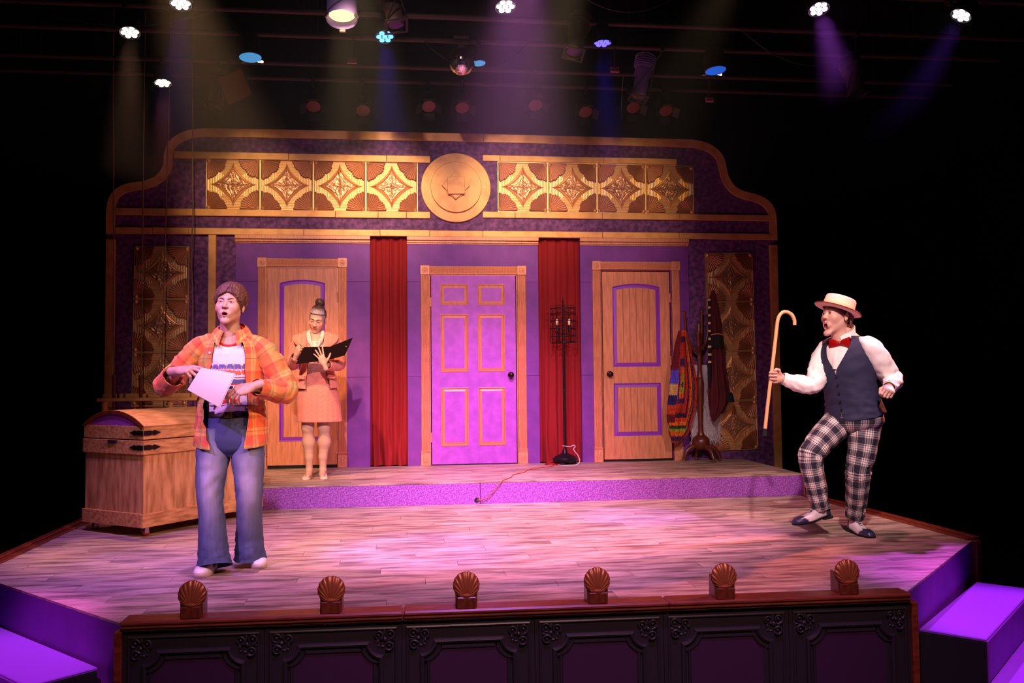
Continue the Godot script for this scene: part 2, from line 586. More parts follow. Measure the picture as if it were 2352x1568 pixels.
# ---------------------------------------------------------------- set wall
func strip(m: MB, path: Array, w: float, z0: float, z1: float):
	# flat moulding of width w to the right of a path in x, y
	var inner := []
	for i in path.size():
		var a: Vector2 = (path[i] - path[maxi(i - 1, 0)]).normalized()
		var b: Vector2 = (path[mini(i + 1, path.size() - 1)] - path[i]).normalized()
		if i == 0:
			a = b
		if i == path.size() - 1:
			b = a
		var d := (a + b).normalized()
		inner.append(path[i] + Vector2(d.y, -d.x) * w)
	for i in path.size() - 1:
		var P := [path[i], path[i + 1], inner[i + 1], inner[i]]
		var F := []
		var K := []
		for q in P:
			F.append(Vector3(q.x, q.y, z1))
			K.append(Vector3(q.x, q.y, z0))
		m.face(F, Vector3(0, 0, 1))
		var e: Vector2 = (path[i + 1] - path[i])
		m.face([F[0], F[1], K[1], K[0]], Vector3(-e.y, e.x, 0))
		m.face([F[3], F[2], K[2], K[3]], Vector3(e.y, -e.x, 0))
	for i in [0, path.size() - 1]:
		var d: Vector2 = path[1] - path[0] if i == 0 else path[i - 1] - path[i]
		m.face([Vector3(path[i].x, path[i].y, z0), Vector3(path[i].x, path[i].y, z1), Vector3(inner[i].x, inner[i].y, z1), Vector3(inner[i].x, inner[i].y, z0)], Vector3(-d.x, -d.y, 0))

func tin_panel_mesh() -> MB:
	# pressed tin: ribs that run across the top and bottom quarters and upright in the side quarters
	var m := MB.new()
	var k := 132
	var p := PackedVector3Array()
	for i in k + 1:
		for j in k + 1:
			var u := 2.0 * j / k - 1.0
			var w := 2.0 * i / k - 1.0
			var rib := (i if absf(w) > absf(u) else j) % 4
			var z := 0.0022 if rib < 2 else 0.0
			var e := maxf(absf(u), absf(w))
			if e > 0.955:
				z = 0.007
			p.append(Vector3(u * 0.2765, w * 0.2765, z))
	m.grid(p, k + 1, k + 1, false, Vector3(0, 0, 1))
	m.frame(rect(-0.2765, -0.2765, 0.2765, 0.2765), [Vector2(0, -0.012), Vector2(0, 0.007)])
	return m

func fan_mesh() -> MB:
	# pleated fan that fills the corner at the origin, opening to +x and +y, with a bead in the corner
	var m := MB.new()
	var p := PackedVector3Array()
	var ka := 45
	for i in 8:
		var s := [0.0, 0.15, 0.4, 0.65, 0.85, 0.97, 1.0, 1.0][i] as float
		for j in ka:
			var a := PI / 2 * j / (ka - 1)
			var pleat := 1.0 if j % 4 == 2 else (0.0 if j % 4 == 0 else 0.5)
			var lobe := absf(sin(a * 4.0 + 0.4))
			var rad := 0.168 + 0.022 * lobe + 0.008 * pleat + (0.016 if j < 5 or j > ka - 6 else 0.0)
			var z := 0.005 + 0.012 * s + 0.011 * pleat * (0.25 + s)
			if i == 7:
				z = -0.001
			p.append(Vector3(cos(a) * rad * s, sin(a) * rad * s, z))
	m.grid(p, ka, 8, false, Vector3(0, 0, 1))
	return m

func bead_mesh() -> MB:
	var m := MB.new()
	m.lathe([Vector2(0.024, 0.004), Vector2(0.022, 0.014), Vector2(0.014, 0.022), Vector2(0.0, 0.026)], 16, Transform3D(Basis(Vector3.RIGHT, PI / 2), Vector3(0.012, 0.012, 0)))
	return m

func star_outline(r: float, k := 12) -> PackedVector2Array:
	# four points joined by hollow curves
	var p := PackedVector2Array()
	for q in 4:
		for i in k:
			var s := PI / 2 * i / k
			var c := pow(maxf(cos(s), 0.0), 2.75)
			var d := pow(maxf(sin(s), 0.0), 2.75)
			p.append((Vector2(c, d) * r).rotated(q * PI / 2))
	return p

func star_mesh() -> MB:
	var m := MB.new()
	var prof := [[0.240, 0.0], [0.236, 0.007], [0.230, 0.002], [0.226, 0.003], [0.220, 0.012], [0.206, 0.014], [0.198, 0.006], [0.194, 0.010], [0.188, 0.004]]
	var loops := []
	for q in prof:
		loops.append(star_outline(q[0]))
	for i in prof.size() - 1:
		for j in loops[0].size():
			var h: int = (j + 1) % loops[0].size()
			var a := Vector3(loops[i][j].x, loops[i][j].y, prof[i][1])
			var b := Vector3(loops[i][h].x, loops[i][h].y, prof[i][1])
			var c := Vector3(loops[i + 1][h].x, loops[i + 1][h].y, prof[i + 1][1])
			var d := Vector3(loops[i + 1][j].x, loops[i + 1][j].y, prof[i + 1][1])
			m.face([a, b, c, d], Vector3(0, 0, 1))
	return m

func pit_mesh(s: int) -> MB:
	# crumpled relief inside the star
	var m := MB.new()
	var k := 18
	var p := PackedVector3Array()
	var line := star_outline(0.189, 24)
	for q in 97:
		for i in k:
			var o := line[q % 96] * (float(i) / (k - 1))
			var z := 0.003 + 0.013 * absf(noise3.get_noise_3d(o.x * 75 + s * 9.0, o.y * 75, 0.0) + 0.2) * (1.0 if i < k - 1 else 0.2)
			p.append(Vector3(o.x, o.y, z))
	m.grid(p, k, 97, false, Vector3(0, 0, 1))
	return m

func build_set_wall():
	var W := structure("wall_back", "purple set wall with gold bands, pressed-tin panels and three doors", "wall")
	# outline of the top, from the left foot round to the right foot
	var L := curve([Vector2(-3.805, 2.655), Vector2(-3.803, 2.92), Vector2(-3.755, 3.08), Vector2(-3.65, 3.165), Vector2(-3.53, 3.197), Vector2(-3.42, 3.218), Vector2(-3.31, 3.275), Vector2(-3.245, 3.38), Vector2(-3.235, 3.50), Vector2(-3.20, 3.61), Vector2(-3.115, 3.70), Vector2(-2.98, 3.76), Vector2(-2.82, 3.782)], 4)
	var R := curve([Vector2(2.46, 3.782), Vector2(2.62, 3.755), Vector2(2.75, 3.69), Vector2(2.835, 3.59), Vector2(2.868, 3.47), Vector2(2.895, 3.36), Vector2(2.965, 3.26), Vector2(3.07, 3.205), Vector2(3.18, 3.18), Vector2(3.30, 3.135), Vector2(3.40, 3.05), Vector2(3.442, 2.92), Vector2(3.446, 2.655)], 4)
	var poly := PackedVector2Array()
	for q in L:
		poly.append(q)
	for q in R:
		poly.append(q)
	var m := MB.new()
	m.extrude(poly, -0.09, 0.0)
	part("fascia", m, M.sponged, W)
	for s in [[-3.805, -2.505, -0.7, 2.654], [2.409, 3.446, -0.7, 2.654]]:
		m = MB.new()
		m.box(Vector3((s[0] + s[1]) / 2.0, (s[2] + s[3]) / 2.0, -0.055), Vector3(s[1] - s[0], s[3] - s[2], 0.07))
		part("side_flat", m, M.sponged, W)
	# door flats: panels beside and above each opening, with the seams between their boards
	for d in [[-2.505, -2.19, -1.44, -1.109, 2.32], [-0.712, -0.475, 0.475, 0.711, 2.25], [1.178, 1.41, 2.195, 2.409, 2.30]]:
		for s in [[d[0], d[1]], [d[2], d[3]]]:
			for y in [[DECK2, 1.149], [1.151, 2.169], [2.171, 2.654]]:
				m = MB.new()
				m.box(Vector3((s[0] + s[1]) / 2.0, (y[0] + y[1]) / 2.0, -0.045), Vector3(s[1] - s[0], y[1] - y[0], 0.09), 0.0012)
				part("wall_panel", m, M.violet, W)
		m = MB.new()
		m.box(Vector3((d[1] + d[2]) / 2.0, (d[4] + 2.654) / 2.0, -0.045), Vector3(d[2] - d[1], 2.654 - d[4], 0.09))
		part("wall_panel", m, M.violet, W)
	# gold outline in lengths
	var path := []
	for q in L:
		path.append(q)
	path.append(Vector2(-2.2, 3.786)); path.append(Vector2(0.12, 3.79))
	m = MB.new(); strip(m, path, 0.088, 0.0, 0.02); part("gold_border", m, M.gold, W)
	path = [Vector2(0.124, 3.79)]
	for q in R:
		path.append(q)
	m = MB.new(); strip(m, path, 0.088, 0.0, 0.02); part("gold_border", m, M.gold, W)
	for s in [[-3.805, -3.717, 1.65, 2.598], [-3.805, -3.717, 0.2, 1.648], [3.358, 3.446, 1.5, 2.598], [3.358, 3.446, -0.65, 1.498], [-2.781, -2.702, 0.2, 2.655]]:
		m = MB.new()
		m.box(Vector3((s[0] + s[1]) / 2.0, (s[2] + s[3]) / 2.0, -0.004), Vector3(s[1] - s[0], s[3] - s[2], 0.046), 0.004)
		part("gold_post", m, M.gold, W)
	# straight gold bands, cut in lengths
	for b in [[3.458, 3.532, [-3.135, -1.96, -0.93, -0.461]], [3.492, 3.558, [0.108, 0.30, 1.45, 2.29]], [2.853, 2.926, [-3.717, -3.30, -1.47, -1.02, -0.72, -0.464]], [2.87, 2.937, [0.103, 0.46, 1.43, 2.31, 3.358]], [2.658, 2.726, [-3.717, -3.34, -2.98, -1.80, -1.0, -0.47, 0.105, 1.43, 2.30, 3.358]]]:
		var xs: Array = b[2]
		for i in xs.size() - 1:
			m = MB.new()
			m.box(Vector3((xs[i] + xs[i + 1]) / 2.0, (b[0] + b[1]) / 2.0 + rng.randf_range(-0.0015, 0.0015), 0.012), Vector3(xs[i + 1] - xs[i] - 0.002, b[1] - b[0], 0.026), 0.004)
			part("gold_band", m, M.gold, W)
	# pale cornice over each door flat
	for s in [[-2.511, -1.105], [-0.716, 0.715], [1.174, 2.412]]:
		m = MB.new()
		m.box(Vector3((s[0] + s[1]) / 2.0, 2.637, 0.016), Vector3(s[1] - s[0], 0.042, 0.04), 0.004)
		m.box(Vector3((s[0] + s[1]) / 2.0, 2.601, 0.009), Vector3(s[1] - s[0], 0.022, 0.022), 0.004)
		m.box(Vector3((s[0] + s[1]) / 2.0, 2.582, 0.005), Vector3(s[1] - s[0], 0.012, 0.012), 0.003)
		part("cornice", m, M.casing_gold, W)
	# pressed-tin panels
	var panel := tin_panel_mesh().mesh()
	var fan := fan_mesh().mesh()
	var bead := bead_mesh().mesh()
	var star := star_mesh().mesh()
	var pits := [pit_mesh(1).mesh(), pit_mesh(2).mesh(), pit_mesh(3).mesh()]
	var places := []
	for i in 4:
		places.append([Vector3(-2.532 + 0.5527 * i, 3.192, 0.004), 0.0])
		places.append([Vector3(0.549 + 0.5527 * i, 3.213, 0.004), -0.004])
		places.append([Vector3(2.885 + 0.004 * i, 2.232 - 0.5515 * i, -0.008), 0.012])
		places.append([Vector3(-3.254 - 0.004 * i, 2.258 - 0.5535 * i, -0.008), -0.006])
	for q in places:
		var t := part("tin_panel", panel, M.tin_gold, W)
		t.position = q[0]
		t.rotation.z = q[1]
		for k in 4:
			var f := part("corner_fan", fan, M.tin_fan, t)
			f.rotation.z = PI / 2 * k
			f.position = Vector3(-0.262, -0.262, 0).rotated(Vector3.BACK, PI / 2 * k)
			var bd := part("bead", bead, M.tin_gold, t)
			bd.transform = f.transform
		part("star_border", star, M.tin_gold, t)
		part("star_centre", pits[rng.randi_range(0, 2)], M.tin_pit, t)
	# gold medallion over the middle door
	var o := thing("gold_medallion", "round gold medallion with two crossed squares, mounted between the tin panels", "medallion", Vector3(-0.185, 3.192, 0.0))
	var flat := Basis(Vector3.RIGHT, PI / 2)
	m = MB.new(); m.lathe([Vector2(0.378, 0.0), Vector2(0.378, 0.03), Vector2(0.372, 0.036), Vector2(0.0, 0.036)], 64, Transform3D(flat)); part("back_disc", m, M.gold, o)
	m = MB.new(); m.lathe([Vector2(0.275, 0.036), Vector2(0.275, 0.062), Vector2(0.27, 0.067), Vector2(0.0, 0.067)], 64, Transform3D(flat)); part("front_disc", m, M.gold, o)
	m = MB.new(); m.lathe([Vector2(0.118, 0.067), Vector2(0.118, 0.082), Vector2(0.0, 0.084)], 40, Transform3D(flat)); part("small_disc", m, M.gold, o)
	m = MB.new(); m.box(Vector3(-0.005, 0.01, 0.092), Vector3(0.215, 0.215, 0.02), 0.003, Basis(Vector3.BACK, PI / 4)); part("square_plate", m, M.gold, o)
	m = MB.new(); m.box(Vector3(-0.002, 0.006, 0.112), Vector3(0.185, 0.185, 0.02), 0.003, Basis(Vector3.BACK, 0.03)); part("square_plate", m, M.gold, o)
	curtain("red velvet curtain hanging between the clipboard woman's door and the middle door", -1.109, -0.712, 3)
	curtain("red velvet curtain hanging behind the cage floor lamp", 0.711, 1.178, 8)

func curtain(label: String, x0: float, x1: float, s: int):
	var o := thing("stage_curtain", label, "curtain", Vector3((x0 + x1) / 2.0, DECK2, -0.06), 0.0, "red velvet curtains between the doors")
	var w := (x1 - x0) + 0.05
	var p := PackedVector3Array()
	var nu := 90
	for i in 40:
		var y := 2.455 * (1.0 - i / 39.0) + 0.004
		for j in nu:
			var u := float(j) / (nu - 1)
			var fold := sin(u * 31.0 + s + 0.7 * noise3.get_noise_2d(u * 3.0, s)) * 0.6 + sin(u * 17.0 + s * 2.0) * 0.5 + 0.5 * noise3.get_noise_2d(u * 9.0 + s, y * 0.4)
			var low := clampf((0.4 - y) / 0.4, 0.0, 1.0)
			var z := 0.024 * fold * (0.75 + 0.5 * (1.0 - y / 2.45)) + low * 0.03 * sin(u * 23.0 + y * 9.0 + s)
			p.append(Vector3((u - 0.5) * w + 0.008 * noise3.get_noise_2d(y * 1.3, u * 4.0 + s), y + (0.012 * noise3.get_noise_2d(u * 6.0, s * 3.0) if i == 0 else 0.0), z))
	var m := MB.new()
	m.grid(p, nu, 40, false, Vector3(0, 0, 1))
	part("drape", m, M.red_velvet, o)
	m = MB.new()
	m.tube([Vector3(-w / 2, 2.44, -0.03), Vector3(w / 2, 2.44, -0.03)], 0.012, 8)
	part("rod", m, M.iron, o)

# ---------------------------------------------------------------- doors
func casing(host: Node, x0: float, x1: float, top: float):
	# fluted sides, head, rosettes at the corners and plinth blocks at the foot
	var w := 0.088
	var bot := DECK2
	var prof := PackedVector2Array()
	prof.append(Vector2(0, 0)); prof.append(Vector2(w, 0)); prof.append(Vector2(w, 0.014)); prof.append(Vector2(w - 0.008, 0.02))
	for k in range(5, -1, -1):
		var c := w / 2 + (k - 2.5) * 0.011
		prof.append(Vector2(c + 0.0045, 0.02)); prof.append(Vector2(c, 0.0145)); prof.append(Vector2(c - 0.0045, 0.02))
	prof.append(Vector2(0.008, 0.02)); prof.append(Vector2(0, 0.014))
	for x in [x0, x1 - w]:
		var m := MB.new()
		# outline x, y becomes x, z; pushed upwards
		m.extrude(prof, bot + 0.16, top - 0.09, Transform3D(Basis(Vector3(1, 0, 0), Vector3(0, 0, 1), Vector3(0, 1, 0)), Vector3(x, 0, 0)))
		part("side_casing", m, M.casing_gold, host)
		m = MB.new()
		m.box(Vector3(x + w / 2, bot + 0.068, 0.013), Vector3(w + 0.012, 0.136, 0.03), 0.003)
		m.box(Vector3(x + w / 2, bot + 0.143, 0.013), Vector3(w + 0.02, 0.012, 0.036), 0.004)
		m.box(Vector3(x + w / 2, bot + 0.156, 0.013), Vector3(w + 0.008, 0.01, 0.03), 0.003)
		var pb := part("plinth_block", m, M.casing_gold, host)
		part("bullseye", ring_mesh(0.024, Vector3(x + w / 2, bot + 0.062, 0.028)), M.casing_gold, pb)
		m = MB.new()
		m.box(Vector3(x + w / 2, top - 0.05, 0.014), Vector3(w + 0.012, 0.1, 0.032), 0.003)
		var rb := part("corner_block", m, M.casing_gold, host)
		part("rosette", ring_mesh(0.028, Vector3(x + w / 2, top - 0.05, 0.03)), M.casing_gold, rb)
	var m2 := MB.new()
	m2.extrude(prof, x0 + w + 0.006, x1 - w - 0.006, Transform3D(Basis(Vector3(0, 1, 0), Vector3(0, 0, 1), Vector3(1, 0, 0)), Vector3(0, top - 0.094, 0)))
	part("head_casing", m2, M.casing_gold, host)
	m2 = MB.new()
	for x in [x0 + w + 0.004, x1 - w - 0.004]:
		m2.box(Vector3(x, (bot + top - 0.09) / 2.0, -0.03), Vector3(0.02, top - 0.09 - bot, 0.06), 0.002)
	m2.box(Vector3((x0 + x1) / 2.0, top - 0.096, -0.03), Vector3(x1 - x0 - 2 * w, 0.02, 0.06), 0.002)
	part("jamb", m2, M.casing_gold, host)

func ring_mesh(r: float, at: Vector3) -> MB:
	var m := MB.new()
	m.lathe([Vector2(r * 1.12, 0.0), Vector2(r, 0.005), Vector2(r * 0.82, 0.005), Vector2(r * 0.7, 0.0005), Vector2(r * 0.5, 0.0005), Vector2(r * 0.4, 0.004), Vector2(r * 0.2, 0.006), Vector2(0, 0.0065)], 24, Transform3D(Basis(Vector3.RIGHT, PI / 2), at))
	return m

func knob(host: Node, at: Vector3):
	var m := MB.new()
	m.lathe([Vector2(0.034, 0.0), Vector2(0.034, 0.006), Vector2(0.028, 0.01), Vector2(0.013, 0.012), Vector2(0.012, 0.032), Vector2(0.022, 0.04), Vector2(0.029, 0.052), Vector2(0.027, 0.064), Vector2(0.012, 0.07), Vector2(0, 0.0705)], 24, Transform3D(Basis(Vector3.RIGHT, PI / 2), at), 0.2)
	part("door_knob", m, M.dark_brass, host)

func hinge(host: Node, x: float, y: float):
	var m := MB.new()
	m.tube([Vector3(x, y - 0.05, 0.004), Vector3(x, y + 0.05, 0.004)], 0.007, 8)
	part("hinge", m, M.casing_gold, host)

func build_doors():
	mat("dark_brass", Color(0.20, 0.13, 0.10), 0.3, 0.8)
	# middle door: six panels
	var D := structure("door_1", "violet six-panel door with copper mouldings in the middle of the set wall", "door")
	var bot := 0.212
	var x0 := -0.457
	var m := MB.new()
	m.box(Vector3(0, bot + 1.015, -0.03), Vector3(0.914, 2.03, 0.03))
	var slab := part("door_slab", m, M.violet_door, D)
	var xs := [0.103, 0.391, 0.506, 0.79]
	var ys := [0.10, 0.317, 0.426, 1.04, 1.218, 1.832]
	m = MB.new()
	for r in [[0.0, xs[0]], [xs[1], xs[2]], [xs[3], 0.914]]:
		m.box(Vector3(x0 + (r[0] + r[1]) / 2.0, bot + 1.015, -0.0085), Vector3(r[1] - r[0], 2.03, 0.013), 0.001)
	for c in [[xs[0], xs[1]], [xs[2], xs[3]]]:
		for r in [[0.0, ys[0]], [ys[1], ys[2]], [ys[3], ys[4]], [ys[5], 2.03]]:
			m.box(Vector3(x0 + (c[0] + c[1]) / 2.0, bot + 2.03 - (r[0] + r[1]) / 2.0, -0.0085), Vector3(c[1] - c[0], r[1] - r[0], 0.013))
	part("stiles_and_rails", m, M.violet_door, D)
	for c in [[xs[0], xs[1]], [xs[2], xs[3]]]:
		for k in 3:
			var q := rect(x0 + c[0], bot + 2.03 - ys[k * 2 + 1], x0 + c[1], bot + 2.03 - ys[k * 2])
			m = MB.new()
			m.frame(q, [Vector2(-0.004, -0.002), Vector2(-0.004, 0.002), Vector2(0.002, 0.004), Vector2(0.007, -0.002), Vector2(0.012, -0.0115), Vector2(0.036, -0.002)])
			var f := part("panel_moulding", m, M.casing_gold, D)
			m = MB.new()
			var g := Geometry2D.offset_polygon(q, -0.0355, Geometry2D.JOIN_MITER)[0]
			m.extrude(g, -0.016, -0.002)
			part("panel_field", m, M.violet_door, f)
	knob(D, Vector3(0.40, 1.16, -0.002))
	for y in [0.5, 1.95]:
		hinge(D, x0 - 0.003, y)
	casing(D, -0.568, 0.569, 2.345)
	m = MB.new()
	m.box(Vector3(0, DECK2 + 0.004, -0.03), Vector3(0.93, 0.008, 0.06))
	part("threshold", m, M.black, D)
	arched_door("door_2", "copper arched two-panel door behind the woman with the clipboard", -2.182, -1.452, 2.31, 0.235, [0.18, 0.82], [0.060, 0.515, 0.602, 0.879], 5, false, -2.274, -1.353, 2.418)
	arched_door("door_3", "copper arched two-panel door beside the coat stand", 1.424, 2.183, 2.288, 0.226, [0.15, 0.85], [0.065, 0.508, 0.598, 0.876], 6, true, 1.311, 2.299, 2.404)

func arched_door(called: String, label: String, x0: float, x1: float, top: float, bot: float, fx: Array, fy: Array, boards: int, knob_here: bool, cx0: float, cx1: float, ctop: float):
	var D := structure(called, label, "door")
	var w := x1 - x0
	var h := top - bot
	var m := MB.new()
	m.box(Vector3((x0 + x1) / 2.0, (top + bot) / 2.0, -0.032), Vector3(w, h, 0.026))
	part("door_core", m, M.door_gold, D)
	# upper panel opening with a low arch, lower one square
	var a: float = x0 + fx[0] * w
	var b: float = x0 + fx[1] * w
	var up := PackedVector2Array([Vector2(a, top - fy[1] * h), Vector2(b, top - fy[1] * h)])
	var rise := 0.035
	var half: float = (b - a) / 2.0
	var rad: float = (half * half + rise * rise) / (2.0 * rise)
	var oc := Vector2((a + b) / 2.0, top - fy[0] * h - rad)
	var ang := rad_to_deg(asin(half / rad))
	for q in arc(oc, rad, 90.0 - ang, 90.0 + ang, 12):
		up.append(q)
	var lo := rect(a, top - fy[3] * h, b, top - fy[2] * h)
	# the frame of the door, cut round the two openings
	m = MB.new()
	m.box(Vector3((x0 + a) / 2.0, (top + bot) / 2.0, -0.0095), Vector3(a - x0, h, 0.019), 0.001)
	m.box(Vector3((x1 + b) / 2.0, (top + bot) / 2.0, -0.0095), Vector3(x1 - b, h, 0.019), 0.001)
	m.extrude(rect(a, bot, b, lo[0].y), -0.019, 0.0)
	m.extrude(rect(a, lo[2].y, b, up[0].y), -0.019, 0.0)
	var head := PackedVector2Array([Vector2(b, top), Vector2(a, top)])
	for i in range(up.size() - 1, 1, -1):
		head.append(up[i])
	m.extrude(head, -0.019, 0.0)
	part("stiles_and_rails", m, M.door_gold, D)
	for q in [up, lo]:
		m = MB.new()
		m.frame(q, [Vector2(-0.002, 0.0005), Vector2(0.0, 0.002), Vector2(0.008, -0.004), Vector2(0.012, -0.015), Vector2(0.043, -0.007)])
		var f := part("panel_moulding", m, M.violet_frame, D, "violet moulding")
		var g: PackedVector2Array = Geometry2D.offset_polygon(q, -0.0425, Geometry2D.JOIN_MITER)[0]
		var gx0: float = a + 0.0425
		var gw: float = (b - a - 0.085) / boards
		for k in boards:
			var strip_ := rect(gx0 + gw * k + 0.0018, lo[0].y, gx0 + gw * (k + 1) - 0.0018, top)
			for pc in Geometry2D.intersect_polygons(g, strip_):
				m = MB.new()
				m.extrude(pc, -0.016, -0.006)
				part("board", m, M.door_gold, f)
	if knob_here:
		knob(D, Vector3(x0 + 0.068, 1.16, 0.0))
		for y in [0.55, 1.3, 2.0]:
			hinge(D, x1 + 0.004, y)
	else:
		knob(D, Vector3(x0 + 0.068, 1.16, 0.0))
		for y in [0.55, 1.3, 2.0]:
			hinge(D, x1 + 0.004, y)
	casing(D, cx0, cx1, ctop)
	m = MB.new()
	m.box(Vector3((x0 + x1) / 2.0, (DECK2 + bot) / 2.0 - 0.004, -0.03), Vector3(w, bot - DECK2 - 0.008, 0.05))
	part("threshold", m, M.black, D)

# ---------------------------------------------------------------- apron and footlights
func ornament_mesh() -> MB:
	# cast leaf scrolls about the corner diagonal (towards +x, +y is the panel's middle)
	var m := MB.new()
	for s in [[0.0, 0.0, 0.011, 0.013, 0.011], [-0.032, 0.004, 0.017, 0.008, 0.007], [0.004, -0.032, 0.008, 0.017, 0.007], [0.030, 0.030, 0.007, 0.007, 0.006], [-0.020, 0.030, 0.009, 0.009, 0.010], [0.030, -0.020, 0.009, 0.009, 0.010], [-0.024, -0.024, 0.010, 0.010, 0.010], [0.012, 0.034, 0.012, 0.006, 0.006], [0.034, 0.012, 0.006, 0.012, 0.006]]:
		var p := PackedVector3Array()
		for i in 7:
			var a := PI / 2 * i / 6
			for j in 13:
				var b := TAU * j / 12
				p.append(Vector3(s[0] + cos(b) * cos(a) * s[2], s[1] + sin(b) * cos(a) * s[3], sin(a) * s[4]))
		m.grid(p, 13, 7, true, Vector3(0, 0, 1))
	for s in [[Vector3(-0.020, 0.030, 0.008), 0.021, 40.0, 330.0], [Vector3(0.030, -0.020, 0.008), 0.021, -240.0, 50.0], [Vector3(-0.024, -0.024, 0.008), 0.022, 100.0, 380.0]]:
		var pts := []
		var rr := []
		for i in 14:
			var f := i / 13.0
			var a := deg_to_rad(lerpf(s[2], s[3], f))
			pts.append(s[0] + Vector3(cos(a), sin(a), 0) * s[1] * (1.0 - 0.25 * f))
			rr.append(0.0070 - 0.003 * f)
		m.tube(pts, rr, 7)
	return m

func notched(x0: float, y0: float, x1: float, y1: float, r: float) -> PackedVector2Array:
	var p := PackedVector2Array()
	for q in [[x0, y0, 90.0, 0.0], [x1, y0, 180.0, 90.0], [x1, y1, 270.0, 180.0], [x0, y1, 360.0, 270.0]]:
		p.append_array(arc(Vector2(q[0], q[1]), r, q[2], q[3], 7))
	return p

func build_apron():
	var turn := -atan2(0.06, 3.87)
	var A := thing("stage_apron", "low front wall of black pressed-tin panels under a red wood rail", "stage front", Vector3(-2.055, 0, 5.2), turn)
	var m := MB.new()
	m.box(Vector3(1.935, -0.36, -0.02), Vector3(3.86, 0.70, 0.06))
	part("backing", m, M.black, A)
	var rails := [[0.0, 1.30], [1.303, 2.60], [2.603, 3.86]]
	for r in rails:
		m = MB.new()
		m.box(Vector3((r[0] + r[1]) / 2.0, 0.034, -0.005), Vector3(r[1] - r[0], 0.024, 0.13), 0.008)
		part("rail", m, M.red_wood, A)
		m = MB.new()
		m.box(Vector3((r[0] + r[1]) / 2.0, 0.014, 0.03), Vector3(r[1] - r[0], 0.013, 0.05), 0.005)
		m.box(Vector3((r[0] + r[1]) / 2.0, 0.001, 0.026), Vector3(r[1] - r[0], 0.011, 0.036), 0.004)
		part("rail_moulding", m, M.red_wood, A)
	for x in [-0.012, 3.885]:
		m = MB.new()
		m.box(Vector3(x, -0.363, 0.012), Vector3(0.036, 0.714, 0.06), 0.004)
		part("end_post", m, M.red_wood, A)
	var w := 0.641
	m = MB.new()
	m.extrude(rect(0, 0, w, w), -0.012, 0.0)
	# raised bead round the sheet
	m.frame(rect(0.018, 0.018, w - 0.018, w - 0.018), [Vector2(0, 0), Vector2(0.002, 0.006), Vector2(0.008, 0.009), Vector2(0.014, 0.006), Vector2(0.016, 0)])
	var sheet := m.mesh()
	var path := notched(0.085, 0.085, w - 0.085, w - 0.085, 0.066)
	m = MB.new()
	m.frame(path, [Vector2(0, 0), Vector2(0.003, 0.013), Vector2(0.012, 0.016), Vector2(0.02, 0.012), Vector2(0.026, 0.001), Vector2(0.034, 0.001), Vector2(0.037, 0.01), Vector2(0.044, 0.01), Vector2(0.052, 0.003)])
	var border := m.mesh()
	m = MB.new()
	m.extrude(Geometry2D.offset_polygon(path, -0.05, Geometry2D.JOIN_MITER)[0], 0.0, 0.003)
	var field := m.mesh()
	var orn := ornament_mesh().mesh()
	for k in 6:
		var t := part("tin_panel", sheet, M.tin_black, A)
		t.position = Vector3(0.008 + 0.6435 * k, -0.012 - w, 0.02)
		part("octagon_moulding", border, M.tin_black, t)
		part("inset_field", field, M.tin_inset, t, "dull purple field")
		for c in 4:
			var o := part("corner_ornament", orn, M.tin_black, t)
			o.position = Vector3(w / 2, w / 2, 0.0) + Vector3(-w / 2 + 0.078, -w / 2 + 0.078, 0).rotated(Vector3.BACK, PI / 2 * c)
			o.rotation.z = PI / 2 * c
	m = MB.new()
	m.box(Vector3(1.935, -0.688, 0.02), Vector3(3.87, 0.06, 0.03), 0.004)
	part("base_board", m, M.black, A)
	# footlights
	var F: Node3D
	var words := ["nearest the singing man's end of the rail", "second from the singing man's end", "third from the singing man's end", "third from the cane player's end", "second from the cane player's end", "nearest the cane player's end of the rail"]
	for k in 6:
		var at := Vector3(-1.737 + 0.6435 * k, 0.046, 5.205 + 0.01 * k)
		if k == 0:
			F = thing("footlight", "", "footlight", at, turn, "shell footlights along the apron rail")
			shell_light(F)
		else:
			copy_of(F, "", at, turn)
			continue
	var i := 0
	for o in get_children():
		if o.has_meta("category") and o.get_meta("category") == "footlight":
			o.set_meta("label", "brown scallop-shell footlight on its block, " + words[i])
			i += 1

